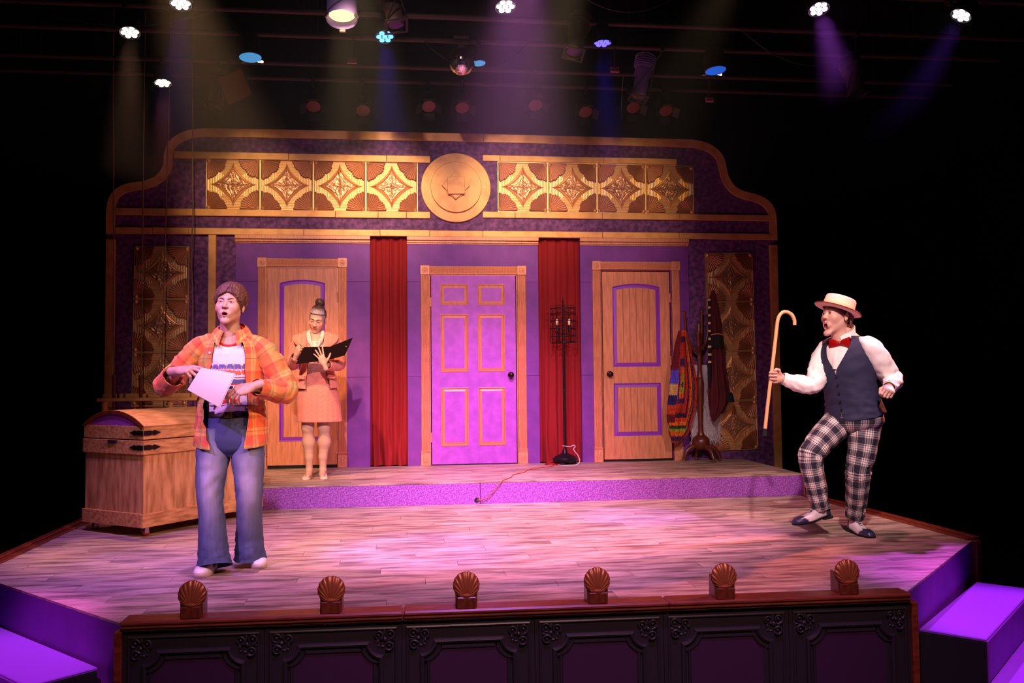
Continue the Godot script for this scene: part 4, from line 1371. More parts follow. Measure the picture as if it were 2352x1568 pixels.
# ---------------------------------------------------------------- distance fields for bodies, heads and hands
class SDF:
	var o: Vector3
	var h: float
	var nx: int
	var ny: int
	var nz: int
	var f := PackedFloat32Array()

	func _init(lo: Vector3, hi: Vector3, cell: float):
		o = lo
		h = cell
		nx = int((hi.x - lo.x) / cell) + 2
		ny = int((hi.y - lo.y) / cell) + 2
		nz = int((hi.z - lo.z) / cell) + 2
		f.resize(nx * ny * nz)
		f.fill(1.0)

	func span(lo: Vector3, hi: Vector3) -> Array:
		var a := ((lo - o) / h).floor()
		var b := ((hi - o) / h).ceil()
		return [maxi(0, int(a.x)), mini(nx - 1, int(b.x)), maxi(0, int(a.y)), mini(ny - 1, int(b.y)), maxi(0, int(a.z)), mini(nz - 1, int(b.z))]

	func put(i: int, d: float, k: float, cut: bool):
		var a := f[i]
		if cut:
			d = -d
			var g := maxf(k - absf(a - d), 0.0) / k
			f[i] = maxf(a, d) + g * g * k * 0.25
		else:
			var g := maxf(k - absf(a - d), 0.0) / k
			f[i] = minf(a, d) - g * g * k * 0.25

	func cap(a: Vector3, b: Vector3, ra: float, rb: float, k := 0.01, cut := false):
		var r := maxf(ra, rb) + k + 2.0 * h
		var s := span(a.min(b) - Vector3.ONE * r, a.max(b) + Vector3.ONE * r)
		var ba := b - a
		var l2 := maxf(ba.length_squared(), 1e-9)
		for z in range(s[4], s[5] + 1):
			for y in range(s[2], s[3] + 1):
				var i: int = (z * ny + y) * nx + s[0]
				var p := o + Vector3(s[0], y, z) * h - a
				for x in range(s[0], s[1] + 1):
					var t := clampf(p.dot(ba) / l2, 0.0, 1.0)
					var d := (p - ba * t).length() - (ra + (rb - ra) * t)
					if d < k + 2.0 * h:
						put(i, d, k, cut)
					p.x += h
					i += 1

	func ell(c: Vector3, r: Vector3, k := 0.01, cut := false, q := Basis()):
		var e := maxf(r.x, maxf(r.y, r.z)) if q != Basis() else 0.0
		var m := (Vector3.ONE * e if e > 0.0 else r) + Vector3.ONE * (k + 2.0 * h)
		var s := span(c - m, c + m)
		var inv := q.inverse()
		var r1 := Vector3.ONE / r
		var r2 := r1 * r1
		var turned := q != Basis()
		for z in range(s[4], s[5] + 1):
			for y in range(s[2], s[3] + 1):
				var i: int = (z * ny + y) * nx + s[0]
				for x in range(s[0], s[1] + 1):
					var p := o + Vector3(x, y, z) * h - c
					if turned:
						p = inv * p
					var k0 := (p * r1).length()
					var d := k0 * (k0 - 1.0) / maxf((p * r2).length(), 1e-6)
					if d < k + 2.0 * h:
						put(i, d, k, cut)
					i += 1

	# surface nets into m, moved by t; paint gives a colour for each local point
	func build(m: MB, t := Transform3D(), paint = null):
		var at := PackedInt32Array()
		at.resize(nx * ny * nz)
		at.fill(-1)
		var near := 2.2 * h
		var off := PackedInt32Array([0, 1, nx, nx + 1, nx * ny, nx * ny + 1, nx * ny + nx, nx * ny + nx + 1])
		var mirrored := t.basis.determinant() < 0.0
		for z in nz - 1:
			for y in ny - 1:
				var i := (z * ny + y) * nx - 1
				for x in nx - 1:
					i += 1
					if absf(f[i]) > near:
						continue
					var mask := 0
					for k in 8:
						if f[i + off[k]] < 0.0:
							mask |= 1 << k
					if mask == 0 or mask == 255:
						continue
					var sum := Vector3.ZERO
					var n := 0
					var g := Vector3.ZERO
					for k in 8:
						var v := f[i + off[k]]
						g += Vector3(v if k & 1 else -v, v if k & 2 else -v, v if k & 4 else -v)
						for ax in 3:
							var bit := 1 << ax
							if k & bit == 0:
								var w := f[i + off[k | bit]]
								if (v < 0.0) != (w < 0.0):
									var e := Vector3(k & 1, (k >> 1) & 1, (k >> 2) & 1)
									e[ax] = v / (v - w)
									sum += e
									n += 1
					var p := o + (Vector3(x, y, z) + sum / n) * h
					at[i] = m.v.size()
					m.v.append(t * p)
					m.n.append((t.basis * g).normalized())
					m.t.append(Vector2(p.x, p.y))
					m.c.append(paint.call(p) if paint != null else m.col)
		var step := [1, nx, nx * ny]
		for z in range(1, nz - 1):
			for y in range(1, ny - 1):
				var i := (z * ny + y) * nx
				for x in range(1, nx - 1):
					i += 1
					var v := f[i]
					if absf(v) > near:
						continue
					for ax in 3:
						var w := f[i + step[ax]]
						if (v < 0.0) == (w < 0.0):
							continue
						var s1: int = step[(ax + 1) % 3]
						var s2: int = step[(ax + 2) % 3]
						var c0 := at[i - s1 - s2]
						var c1 := at[i - s2]
						var c2 := at[i]
						var c3 := at[i - s1]
						if c0 < 0 or c1 < 0 or c2 < 0 or c3 < 0:
							continue
						if (v < 0.0) != mirrored:
							m.ix.append_array([c0, c3, c2, c0, c2, c1])
						else:
							m.ix.append_array([c0, c2, c3, c0, c1, c2])

# sleeve, leg or trunk of cloth along keys of [centre, half width, half depth, slope of the ring, gap on each side]
func loft(m: MB, keys: Array, front: Vector3, o := {}):
	var seg: int = o.get("seg", 40)
	var sub: int = o.get("sub", 6)
	var wr: float = o.get("wr", 0.004)
	var wf: float = o.get("wf", 14.0)
	var sd: float = o.get("seed", 1.0)
	var folds: Array = o.get("folds", [])
	var pos := []
	var rad := []
	var gap := []
	for k in keys:
		pos.append(k[0])
		rad.append(Vector3(k[1], k[2], k[3] if k.size() > 3 else 0.0))
		gap.append(Vector2(k[4] if k.size() > 4 else 0.0, k[5] if k.size() > 5 else (k[4] if k.size() > 4 else 0.0)))
	pos = curve(pos, sub); rad = curve(rad, sub); gap = curve(gap, sub)
	if o.get("hem", true):
		var e: int = pos.size() - 1
		var d: Vector3 = (pos[e] - pos[e - 1]).normalized()
		pos.append(pos[e] + d * 0.0005); rad.append(rad[e] - Vector3(0.005, 0.005, 0)); gap.append(gap[e])
		pos.append(pos[e] - d * 0.03); rad.append(rad[e] - Vector3(0.008, 0.008, 0)); gap.append(gap[e])
	var open: bool = o.get("open", false)
	var uw: float = o.get("uw", 0.1)
	for side in ([1.0, -1.0] if open else [1.0]):
		var p := PackedVector3Array()
		var uv := PackedVector2Array()
		var len := 0.0
		for i in pos.size():
			var tn: Vector3 = (pos[mini(i + 1, pos.size() - 1)] - pos[maxi(i - 1, 0)]).normalized()
			if o.get("hem", true) and i >= pos.size() - 3:
				tn = (pos[pos.size() - 3] - pos[pos.size() - 4]).normalized()
			if o.get("level", false):
				tn = Vector3.UP if tn.y > 0 else Vector3.DOWN
			var fw := (front - tn * front.dot(tn)).normalized()
			var sw := tn.cross(fw)
			if i > 0 and i < pos.size() - (2 if o.get("hem", true) else 0):
				len += (pos[i] - pos[i - 1]).length()
			for j in seg + 1:
				var a0 := -PI
				var a1 := PI
				if open:
					a0 = gap[i].x
					a1 = TAU - gap[i].y
				var a := lerpf(a0, a1, float(j) / seg)
				var dir: Vector3 = fw * cos(a) * rad[i].y + sw * sin(a) * rad[i].x
				var q: Vector3 = pos[i] + dir + Vector3(0, 1, 0) * rad[i].z * cos(a) * (1.0 if not o.get("both", false) else absf(cos(a)))
				var nn: Vector3 = dir.normalized()
				var w := wr * noise3.get_noise_3d(q.x * wf + sd * 7.0, q.y * wf * 1.3 + sd * 3.0, q.z * wf)
				for c in folds:
					var t: float = (len - c[0]) / c[1]
					if absf(t) < 1.0:
						w += c[2] * (1.0 - t * t) * (0.75 - 3.2 * absf(noise3.get_noise_3d(len * c[3] * 0.22 + c[4] * 0.35 * cos(a + c[5]), 1.1 * sin(a + c[5]) + sd * 5.0, 1.1 * cos(a) + sd)))
				q += nn * (w - (0.004 if side < 0.0 else 0.0))
				p.append(q)
				uv.append(Vector2(a * uw, len))
		m.grid(p, seg + 1, pos.size(), not open, Vector3.ZERO, uv)
		if side < 0.0:
			for k in range(m.n.size() - p.size(), m.n.size()):
				m.n[k] = -m.n[k]

# hand of five fingers: axes are (thumb side, along the fingers, back of the hand)
func hand(s: SDF, t: Transform3D, curls: Array, spread: Array, thumb: Array, z := 1.0):
	var g := func(p: Vector3) -> Vector3: return t * (p * z)
	var k := 0.007
	s.ell(g.call(Vector3(0, 0.048, 0)), Vector3(0.041, 0.05, 0.0165) * z, 0.012, false, t.basis.orthonormalized() if t.basis.determinant() > 0 else Basis(-t.basis.x, t.basis.y, t.basis.z).orthonormalized())
	var xs := [0.029, 0.0095, -0.010, -0.028]
	var ys := [0.088, 0.092, 0.087, 0.078]
	var ls := [[0.045, 0.027, 0.021], [0.05, 0.031, 0.022], [0.046, 0.029, 0.021], [0.036, 0.022, 0.018]]
	s.cap(g.call(Vector3(0, -0.05, 0)), g.call(Vector3(0, 0.01, 0)), 0.027 * z, 0.026 * z, 0.015)
	for i in 4:
		var r := (0.0098 if i < 3 else 0.0084) * z
		s.cap(g.call(Vector3(xs[i] * 0.55, 0.012, 0)), g.call(Vector3(xs[i], ys[i], 0.002)), 0.015 * z, r * 1.15, 0.012)
		var p := Vector3(xs[i], ys[i], 0.002)
		var c := 0.0
		for j in 3:
			c += deg_to_rad(curls[i][j])
			var d := Vector3(sin(deg_to_rad(spread[i])), cos(deg_to_rad(spread[i])) * cos(c), -sin(c)).normalized()
			var e: Vector3 = p + d * ls[i][j]
			s.cap(g.call(p), g.call(e), r * (1.0 - 0.07 * j), r * (0.93 - 0.08 * j), 0.003)
			p = e
	var p := Vector3(0.022, 0.02, -0.004)
	var rr := [0.0165, 0.0125, 0.0108, 0.0088]
	for j in 3:
		var e: Vector3 = p + thumb[j].normalized() * [0.045, 0.034, 0.027][j]
		s.cap(g.call(p), g.call(e), rr[j] * z, rr[j + 1] * z, 0.009 if j == 0 else 0.004)
		p = e

# head in its own frame: face towards +z, eyes at y = 0.004
func head(m: MB, t: Transform3D, o: Dictionary):
	var s := SDF.new(Vector3(-0.105, -0.29, -0.135), Vector3(0.105, 0.14, 0.135), o.get("cell", 0.0032))
	var w: float = o.get("w", 1.0)
	var jaw: float = o.get("jaw", 0.0)
	s.ell(Vector3(0, 0.036, -0.012), Vector3(0.074 * w, 0.088, 0.096), 0.02)
	s.ell(Vector3(0, -0.030, 0.026), Vector3(0.0635 * w, 0.080, 0.0635), 0.03)
	s.cap(Vector3(0.046 * w, -0.052, 0.004), Vector3(0.013, -0.097 - jaw, 0.060), 0.016, 0.014, 0.025)
	s.cap(Vector3(-0.046 * w, -0.052, 0.004), Vector3(-0.013, -0.097 - jaw, 0.060), 0.016, 0.014, 0.025)
	s.ell(Vector3(0, -0.103 - jaw, 0.069), Vector3(0.019, 0.014, 0.014), 0.02)
	for x in [-1.0, 1.0]:
		s.ell(Vector3(0.040 * x * w, -0.024, 0.060), Vector3(0.024, 0.024, 0.020), 0.03)
		s.cap(Vector3(0.012 * x, 0.025, 0.083), Vector3(0.044 * x * w, 0.024, 0.066), 0.009, 0.008, 0.02)
		s.ell(Vector3(0.031 * x, 0.004, 0.098), Vector3(0.019, 0.012, 0.014), 0.016, true)
		# lids
		var open: float = o.get("eye", 0.5)
		s.ell(Vector3(0.031 * x, 0.003, 0.078), Vector3(0.0145, 0.0135, 0.0135), 0.006)
		s.ell(Vector3(0.031 * x, 0.001, 0.094), Vector3(0.0125, 0.0026 + 0.0045 * open, 0.010), 0.003, true)
	s.cap(Vector3(0, 0.010, 0.083), Vector3(0, -0.027, 0.103), 0.0070, 0.0095, 0.014)
	s.ell(Vector3(0, -0.030, 0.1045), Vector3(0.0110, 0.0095, 0.0095), 0.008)
	for x in [-1.0, 1.0]:
		s.ell(Vector3(0.0120 * x, -0.033, 0.094), Vector3(0.0080, 0.0070, 0.010), 0.007)
		s.ell(Vector3(0.006 * x, -0.0395, 0.0995), Vector3(0.0035, 0.0035, 0.005), 0.003, true)
	# mouth
	var lw: float = o.get("mouth_w", 0.022)
	s.cap(Vector3(-0.016, -0.066 - jaw * 0.4, 0.076), Vector3(0.016, -0.066 - jaw * 0.4, 0.076), 0.012, 0.012, 0.025)
	var yo := -0.060
	var yl := -0.073 - jaw
	for x in [-1.0, 1.0]:
		s.cap(Vector3(0, yo, 0.0895), Vector3(lw * x, (yo + yl) / 2.0 - o.get("smile", 0.0) * -0.006, 0.077), 0.0046, 0.0028, 0.006)
		s.cap(Vector3(0, yl, 0.0870), Vector3(lw * x, (yo + yl) / 2.0 - o.get("smile", 0.0) * -0.006, 0.077), 0.0054, 0.0028, 0.006)
	var gape: float = o.get("gape", 0.0)
	if gape > 0.0:
		s.ell(Vector3(0, (yo + yl) / 2.0 - 0.001, 0.090), Vector3(lw * 0.82, gape, 0.026), 0.003, true)
	else:
		s.cap(Vector3(-lw * 0.8, -0.0660, 0.0905), Vector3(lw * 0.8, -0.0660, 0.0905), 0.0014, 0.0014, 0.002, true)
	for x in [-1.0, 1.0]:
		var q := Basis(Vector3.UP, 0.35 * x) * Basis(Vector3.RIGHT, -0.15)
		s.ell(Vector3(0.078 * x * w, -0.006, -0.012), Vector3(0.009, 0.032, 0.019), 0.006, false, q)
		s.ell(Vector3(0.086 * x * w, -0.002, -0.006), Vector3(0.006, 0.02, 0.010), 0.004, true, q)
	s.cap(Vector3(0, -0.06, -0.02), o.get("neck", Vector3(0, -0.2, -0.035)), o.get("neck_r", 0.056) * 0.96, o.get("neck_r", 0.056) * 1.06, 0.03)
	var skin: Color = o.skin
	var lip: Color = o.lip
	var paint := func(p: Vector3) -> Color:
		var c := skin
		if p.z > 0.058 and absf(p.x) < lw + 0.004:
			var g := p.x / (lw + 0.003)
			var mid: float = (yo + yl) / 2.0 + o.get("smile", 0.0) * 0.006 * g * g
			var half: float = (absf(yl - yo) / 2.0 + 0.0052) * sqrt(maxf(0.0, 1.0 - g * g))
			c = c.lerp(lip, clampf((half - absf(p.y - mid)) / 0.0025, 0.0, 1.0))
			if gape > 0.0 and Vector2(p.x / (lw * 0.84), (p.y - (yo + yl) / 2.0) / (gape + 0.001)).length() < 0.98 and p.z < 0.0865:
				c = Color(0.10, 0.015, 0.02)
		if p.z > 0.05:
			for x in [-1.0, 1.0]:
				var b := Vector2((p.x - 0.045 * x) / 0.026, (p.y + 0.03) / 0.022).length_squared()
				c = c.lerp(o.get("blush", skin), 0.6 * exp(-b))
				var lid := Vector2((p.x - 0.031 * x) / 0.018, (p.y - 0.008) / 0.009).length_squared()
				c = c.lerp(o.get("shadow", skin), 0.75 * exp(-lid * 1.4))
		return c
	s.build(m, t, paint)

func eye(host: Node, t: Transform3D, x: float, look: Vector2, open: float):
	var m := MB.new()
	var p := PackedVector3Array()
	var cols := PackedColorArray()
	var q := Basis(Vector3.UP, look.x) * Basis(Vector3.RIGHT, -look.y)
	for i in 13:
		var a := PI * i / 12.0
		for j in 17:
			var b := TAU * j / 16
			p.append(t * (Vector3(0.031 * x, 0.002, 0.0772) + q * Vector3(cos(b) * sin(a), sin(b) * sin(a), cos(a)) * 0.0118))
			cols.append(Color(0.02, 0.015, 0.012) if i < 2 else (Color(0.10, 0.055, 0.03) if i < 4 else Color(0.80, 0.76, 0.74)))
	m.grid(p, 17, 13, true, Vector3.ZERO, PackedVector2Array(), cols)
	part("eye", m, M.eye, host)
	# lash line
	m = MB.new()
	var pts := []
	for i in 7:
		var f := i / 6.0 * 2.0 - 1.0
		pts.append(t * Vector3(0.031 * x + 0.0135 * f, 0.003 + (0.0035 + 0.004 * open) * (1.0 - f * f), 0.0900 - 0.003 * f * f - (0.005 if f * x > 0.6 else 0.0)))
	m.tube(pts, 0.0011, 6)
	part("eyelashes", m, M.lash, host)

func brow(host: Node, t: Transform3D, x: float, lift: float, tilt: float, material: Material):
	var m := MB.new()
	var pts := []
	var rr := []
	for i in 8:
		var f := i / 7.0
		pts.append(t * Vector3((0.012 + 0.036 * f) * x, 0.0225 + lift + 0.0045 * sin(f * 2.6) + tilt * (0.5 - f), 0.0925 - 0.002 * f - 0.017 * f * f))
		rr.append(lerpf(0.0030, 0.0016, f) + 0.0007 * sin(f * PI))
	m.tube(pts, rr, 7)
	part("eyebrow", m, material, host)

# hair as a cap with locks blended in: locks are [points, radius at the root, radius at the tip]
func hair_mesh(caps: Array, cuts: Array, locks: Array, t: Transform3D, cell := 0.0036, paint = null, blend := 0.012) -> MB:
	var s := SDF.new(Vector3(-0.135, -0.19, -0.15), Vector3(0.135, 0.22, 0.14), cell)
	for c in caps:
		s.ell(c[0], c[1], 0.012)
	for c in cuts:
		s.ell(c[0], c[1], 0.008, true)
	for l in locks:
		var k: int = l[0].size()
		for i in k - 1:
			s.cap(l[0][i], l[0][i + 1], lerpf(l[1], l[2], float(i) / (k - 1)), lerpf(l[1], l[2], float(i + 1) / (k - 1)), blend)
	var m := MB.new()
	s.build(m, t, paint)
	return m

# points down a cap of hair from near the crown: a is the bearing (0 in front), from b0 to b1 (0 at the crown, 1 at the rim)
func down_cap(o: Vector3, r: Vector3, a: float, b0: float, b1: float, swirl := 0.0) -> Array:
	var out := []
	for i in 5:
		var b := lerpf(b0, b1, i / 4.0) * PI / 2
		var e := a + swirl * i / 4.0
		out.append(o + Vector3(sin(e) * sin(b), cos(b), cos(e) * sin(b)) * r)
	return out

# shoe along +z from the heel at the origin, sole on y = 0
func shoe(m: MB, sole: MB, t: Transform3D, length: float, wide: float, tall: float, paint: Callable, lift := 0.0, thick := 0.022):
	var p := PackedVector3Array()
	var cols := PackedColorArray()
	var nv := 26
	var nu := 25
	for i in nv:
		var f := float(i) / (nv - 1)
		var e := sqrt(maxf(0.0, 1.0 - pow(absf(2.0 * f - 1.0), 5.0)))
		var wd := wide * (0.74 + 0.26 * smoothstep(0.25, 0.68, f)) * (e if f > 0.5 else minf(1.0, e + 0.0))
		var ht := tall * lerpf(1.0, 0.5, smoothstep(0.2, 0.72, f)) * lerpf(1.0, 0.72, smoothstep(0.75, 1.0, f)) * pow(e, 0.55)
		var up := lift * (1.0 - smoothstep(0.05, 0.62, f)) + thick
		for j in nu:
			var a := PI * j / (nu - 1)
			var c := cos(a)
			var s := sin(a)
			var q := Vector3(signf(c) * pow(absf(c), 0.75) * wd, up + ht * pow(s, 0.8), f * length)
			p.append(t * q)
			cols.append(paint.call(Vector3(q.x / wide, (q.y - up) / tall, f)))
	m.grid(p, nu, nv, false, t.basis * Vector3(0, 1, 0), PackedVector2Array(), cols)
	# sole
	var top := PackedVector3Array()
	for k in 4:
		for i in 41:
			var b := TAU * i / 40
			var f := 0.5 - 0.5 * cos(b) * 1.0
			var e := sqrt(maxf(0.0, 1.0 - pow(absf(2.0 * f - 1.0), 5.0)))
			var wd := (wide * (0.74 + 0.26 * smoothstep(0.25, 0.68, f)) * e + 0.003) * signf(sin(b) + 1e-6)
			var up := lift * (1.0 - smoothstep(0.05, 0.62, f))
			var yy: float = [0.0, 0.0, thick, thick + 0.003][k] + up
			var sc: float = [0.0, 0.97, 1.0, 0.96][k]
			top.append(t * Vector3(wd * sc, yy, lerpf(0.5, f, sc if k != 0 else 0.0) * length * 1.0))
	sole.grid(top, 41, 4, true)
	if lift > 0.004:
		sole.box(t * Vector3(0, lift / 2.0, length * 0.13), Vector3(wide * 1.4, lift, length * 0.24), 0.003, t.basis)

# ---------------------------------------------------------------- players
func V(x: float, y: float, z: float) -> Vector3:
	return Vector3(x, y, z)

func frame_of(at: Vector3, fingers: Vector3, back: Vector3, left: bool) -> Transform3D:
	var d := fingers.normalized()
	var u := (back - d * back.dot(d)).normalized()
	return Transform3D(Basis(d.cross(u) if left else u.cross(d), d, u), at)

func hand_into(m: MB, t: Transform3D, curls: Array, spread: Array, thumb: Array, z: float, skin: Color):
	var s := SDF.new(V(-0.09, -0.07, -0.13) * z, V(0.11, 0.23, 0.06) * z, 0.003)
	hand(s, Transform3D(), curls, spread, thumb, z)
	var paint := func(p: Vector3) -> Color: return skin
	s.build(m, t, paint)

func core(m: MB, bones: Array, lo: Vector3, hi: Vector3, skin: Color):
	var s := SDF.new(lo, hi, 0.014)
	for b in bones:
		s.cap(b[0], b[1], b[2], b[3], 0.05)
	m.col = skin
	s.build(m)

func build_people():
	M.skin = mat("skin", Color.WHITE, 0.48)
	M.skin.vertex_color_use_as_albedo = true
	M.skin.subsurf_scatter_enabled = true
	M.skin.subsurf_scatter_strength = 0.08
	M.eye = mat("eye_surface", Color.WHITE, 0.12)
	M.eye.vertex_color_use_as_albedo = true
	mat("lash", Color(0.06, 0.035, 0.03), 0.7)
	var strands := noise_tex(0.05, [], 256, 3, FastNoiseLite.TYPE_SIMPLEX_SMOOTH, true, 9, 6.0)
	for h in [["hair_brown", Color(0.36, 0.22, 0.18)], ["hair_dark", Color(0.17, 0.10, 0.09)]]:
		var m := mat(h[0], h[1], 0.55)
		m.normal_enabled = true
		m.normal_texture = strands
		m.uv1_triplanar = true
		m.uv1_scale = V(22, 3, 22)
	M.hair_streak = mat("hair_streak", Color.WHITE, 0.42)
	M.hair_streak.vertex_color_use_as_albedo = true
	cloth_materials()
	singing_man()
	clipboard_woman()
	cane_man()

func plaid_image(w: int, cols: Callable) -> ImageTexture:
	var img := Image.create(w, w, false, Image.FORMAT_RGB8)
	for y in w:
		for x in w:
			img.set_pixel(x, y, cols.call(x / float(w), y / float(w), (x + y) % 4 < 2))
	return ImageTexture.create_from_image(img)

func weave(m: StandardMaterial3D, scale: float, strength := 3.0):
	m.normal_enabled = true
	m.normal_texture = M.weave_tex
	m.normal_scale = 0.6
	m.rim_enabled = true
	m.rim = 0.3
	m.rim_tint = 0.6

func cloth_materials():
	M.weave_tex = noise_tex(0.2, [], 128, 2, FastNoiseLite.TYPE_SIMPLEX_SMOOTH, true, 14, 3.0)
	var band := func(t: float, edges: Array) -> int:
		for i in edges.size():
			if t < edges[i]:
				return i
		return edges.size()
	# orange, green and yellow flannel
	var warm := [Color(0.88, 0.40, 0.20), Color(0.93, 0.68, 0.36), Color(0.82, 0.36, 0.22), Color(0.66, 0.60, 0.28), Color(0.90, 0.58, 0.30), Color(0.70, 0.30, 0.22)]
	var shirt := func(u: float, v: float, tw: bool) -> Color:
		var a: Color = warm[band.call(u, [0.26, 0.40, 0.56, 0.74, 0.92])]
		var b: Color = warm[band.call(v, [0.22, 0.38, 0.55, 0.76, 0.94])]
		var c := a.lerp(b, 0.5 + (0.12 if tw else -0.12))
		if absf(u - 0.33) < 0.012 or absf(v - 0.30) < 0.012 or absf(u - 0.66) < 0.010 or absf(v - 0.66) < 0.010:
			c = c.lerp(Color(0.45, 0.20, 0.20), 0.35)
		return c
	var pm := mat("flannel", Color.WHITE, 0.9)
	pm.albedo_texture = plaid_image(192, shirt)
	pm.uv1_scale = V(4.2, 3.8, 1)
	pm.rim_enabled = true
	pm.rim = 0.2
	# navy and cream check
	var check := func(u: float, v: float, tw: bool) -> Color:
		var line := func(t: float) -> float:
			if t < 0.40: return 0.0
			if t < 0.46: return 1.0
			if t < 0.52: return 0.15
			if t < 0.64: return 1.0
			if t < 0.68: return 0.1
			if t < 0.80: return 1.0
			if t < 0.86: return 0.15
			if t < 0.92: return 1.0
			return 0.2
		var s: float = (line.call(u) + line.call(v)) / 2.0
		s = clampf(s + (0.07 if tw else -0.07), 0.0, 1.0)
		return Color(0.07, 0.065, 0.14).lerp(Color(0.93, 0.86, 0.82), s)
	var tm := mat("check_trousers", Color.WHITE, 0.85)
	tm.albedo_texture = plaid_image(160, check)
	tm.uv1_scale = V(11.0, 10.5, 1)
	# washed denim: paler down the thigh fronts
	var dn := Image.create(128, 128, false, Image.FORMAT_RGB8)
	var fn := FastNoiseLite.new()
	fn.seed = 4
	fn.frequency = 0.05
	for y in 128:
		for x in 128:
			var u := x / 127.0 * 2.0 - 1.0
			var v := y / 127.0
			var wash := exp(-u * u * 9.0) * exp(-pow((v - 0.32) / 0.28, 2.0)) * 0.95 + 0.10 * fn.get_noise_2d(x * 3.0, y) + 0.06 * fn.get_noise_2d(x * 9.0 + 40.0, y * 9.0)
			dn.set_pixel(x, y, Color(0.24, 0.29, 0.44).lerp(Color(0.68, 0.68, 0.76), clampf(wash, 0.0, 1.0)))
	var dm := mat("denim", Color.WHITE, 0.85)
	dm.albedo_texture = ImageTexture.create_from_image(dn)
	mat("denim_plain", Color(0.22, 0.26, 0.42), 0.85)
	mat("tee_white", Color(0.90, 0.86, 0.86), 0.85)
	mat("tee_red", Color(0.82, 0.13, 0.09), 0.8)
	mat("belt_leather", Color(0.13, 0.07, 0.05), 0.45)
	mat("brass", Color(0.75, 0.55, 0.25), 0.3, 0.9)
	mat("sole_white", Color(0.88, 0.83, 0.80), 0.6)
	mat("canvas_white", Color(0.90, 0.86, 0.84), 0.8)
	M.shoe_paint = mat("shoe_leather", Color.WHITE, 0.3)
	M.shoe_paint.vertex_color_use_as_albedo = true
	mat("paper", Color(0.93, 0.89, 0.88), 0.7)
	# pink slub suiting
	var slub := noise_tex(0.03, [[0.2, Color(0.84, 0.80, 0.80)], [0.6, Color(1, 1, 1)]], 256, 3, FastNoiseLite.TYPE_SIMPLEX_SMOOTH, false, 41)
	var pk := mat("pink_suit", Color(0.92, 0.56, 0.50), 0.9)
	planar(pk, slub, V(3.0, 22.0, 3.0))
	pk.rim_enabled = true
	pk.rim = 0.25
	planar(mat("floral", Color.WHITE, 0.8), noise_tex(0.035, [[0.0, Color(0.80, 0.20, 0.14)], [0.28, Color(0.90, 0.46, 0.34)], [0.34, Color(0.92, 0.88, 0.84)], [0.62, Color(0.95, 0.92, 0.88)], [0.66, Color(0.55, 0.35, 0.36)], [0.70, Color(0.94, 0.88, 0.84)], [0.88, Color(0.93, 0.62, 0.36)]], 256, 3, FastNoiseLite.TYPE_SIMPLEX_SMOOTH, false, 43), V(6, 6, 6))
	mat("nude_leather", Color(0.90, 0.74, 0.70), 0.4)
	mat("folder_black", Color(0.10, 0.05, 0.06), 0.9).metallic_specular = 0.15
	mat("navy_vest", Color(0.115, 0.125, 0.245), 0.8)
	mat("shirt_white", Color(0.93, 0.90, 0.88), 0.75)
	mat("red_satin", Color(0.55, 0.03, 0.04), 0.3)
	var straw := mat("straw", Color(0.93, 0.83, 0.70), 0.75)
	straw.normal_enabled = true
	straw.normal_texture = M.weave_tex
	straw.uv1_scale = V(30, 160, 1)
	mat("cane_wood", Color(0.90, 0.66, 0.46), 0.35)

func tee_print() -> ImageTexture:
	# the printed panel on the T-shirt: big outlined capitals over a dark strip of car pictures
	var w := 256
	var h := 256
	var img := Image.create(w, h, false, Image.FORMAT_RGB8)
	img.fill(Color(0.90, 0.86, 0.86))
	var glyph := {"C": [".####", "#####", "##...", "##...", "##...", "#####", ".####"], "A": [".###.", "#####", "##.##", "##.##", "#####", "##.##", "##.##"], "M": ["####.", "#####", "#.#.#", "#.#.#", "#.#.#", "#.#.#", "#.#.#"], "R": ["####.", "#####", "##.##", "####.", "####.", "##.##", "##.##"], "O": [".###.", "#####", "##.##", "##.##", "##.##", "#####", ".###."]}
	var red := Color(0.80, 0.12, 0.10)
	var word := "CAMARO"
	for pass_ in 2:
		for k in word.length():
			var g: Array = glyph[word[k]]
			for r in 7:
				for c in 5:
					if g[r][c] == "#":
						var x := 7 + k * 41 + c * 7
						var y := 10 + r * 9
						if pass_ == 0:
							img.fill_rect(Rect2i(x - 2, y - 2, 11, 13), red)
						else:
							img.fill_rect(Rect2i(x, y, 7, 9), Color(0.34, 0.40, 0.68) if r < 3 else (Color(0.85, 0.80, 0.84) if r == 3 else Color(0.88, 0.42, 0.32)))
	img.fill_rect(Rect2i(5, 88, 245, 5), red)
	img.fill_rect(Rect2i(5, 101, 245, 27), Color(0.30, 0.33, 0.52))
	img.fill_rect(Rect2i(5, 128, 245, 7), red)
	for k in 3:
		var x := 8 + k * 83
		img.fill_rect(Rect2i(x, 139, 75, 40), Color(0.06, 0.05, 0.07))
		img.fill_rect(Rect2i(x + 12, 157, 51, 9), Color(0.62, 0.60, 0.66))
		img.fill_rect(Rect2i(x + 23, 149, 27, 8), Color(0.45, 0.45, 0.52))
		img.fill_rect(Rect2i(x + 17, 165, 9, 6), Color(0.02, 0.02, 0.02))
		img.fill_rect(Rect2i(x + 48, 165, 9, 6), Color(0.02, 0.02, 0.02))
	img.fill_rect(Rect2i(5, 184, 245, 16), red)
	img.fill_rect(Rect2i(40, 203, 40, 48), red)
	img.fill_rect(Rect2i(85, 213, 53, 35), Color(0.82, 0.28, 0.2))
	img.fill_rect(Rect2i(147, 205, 59, 45), red)
	return ImageTexture.create_from_image(img)

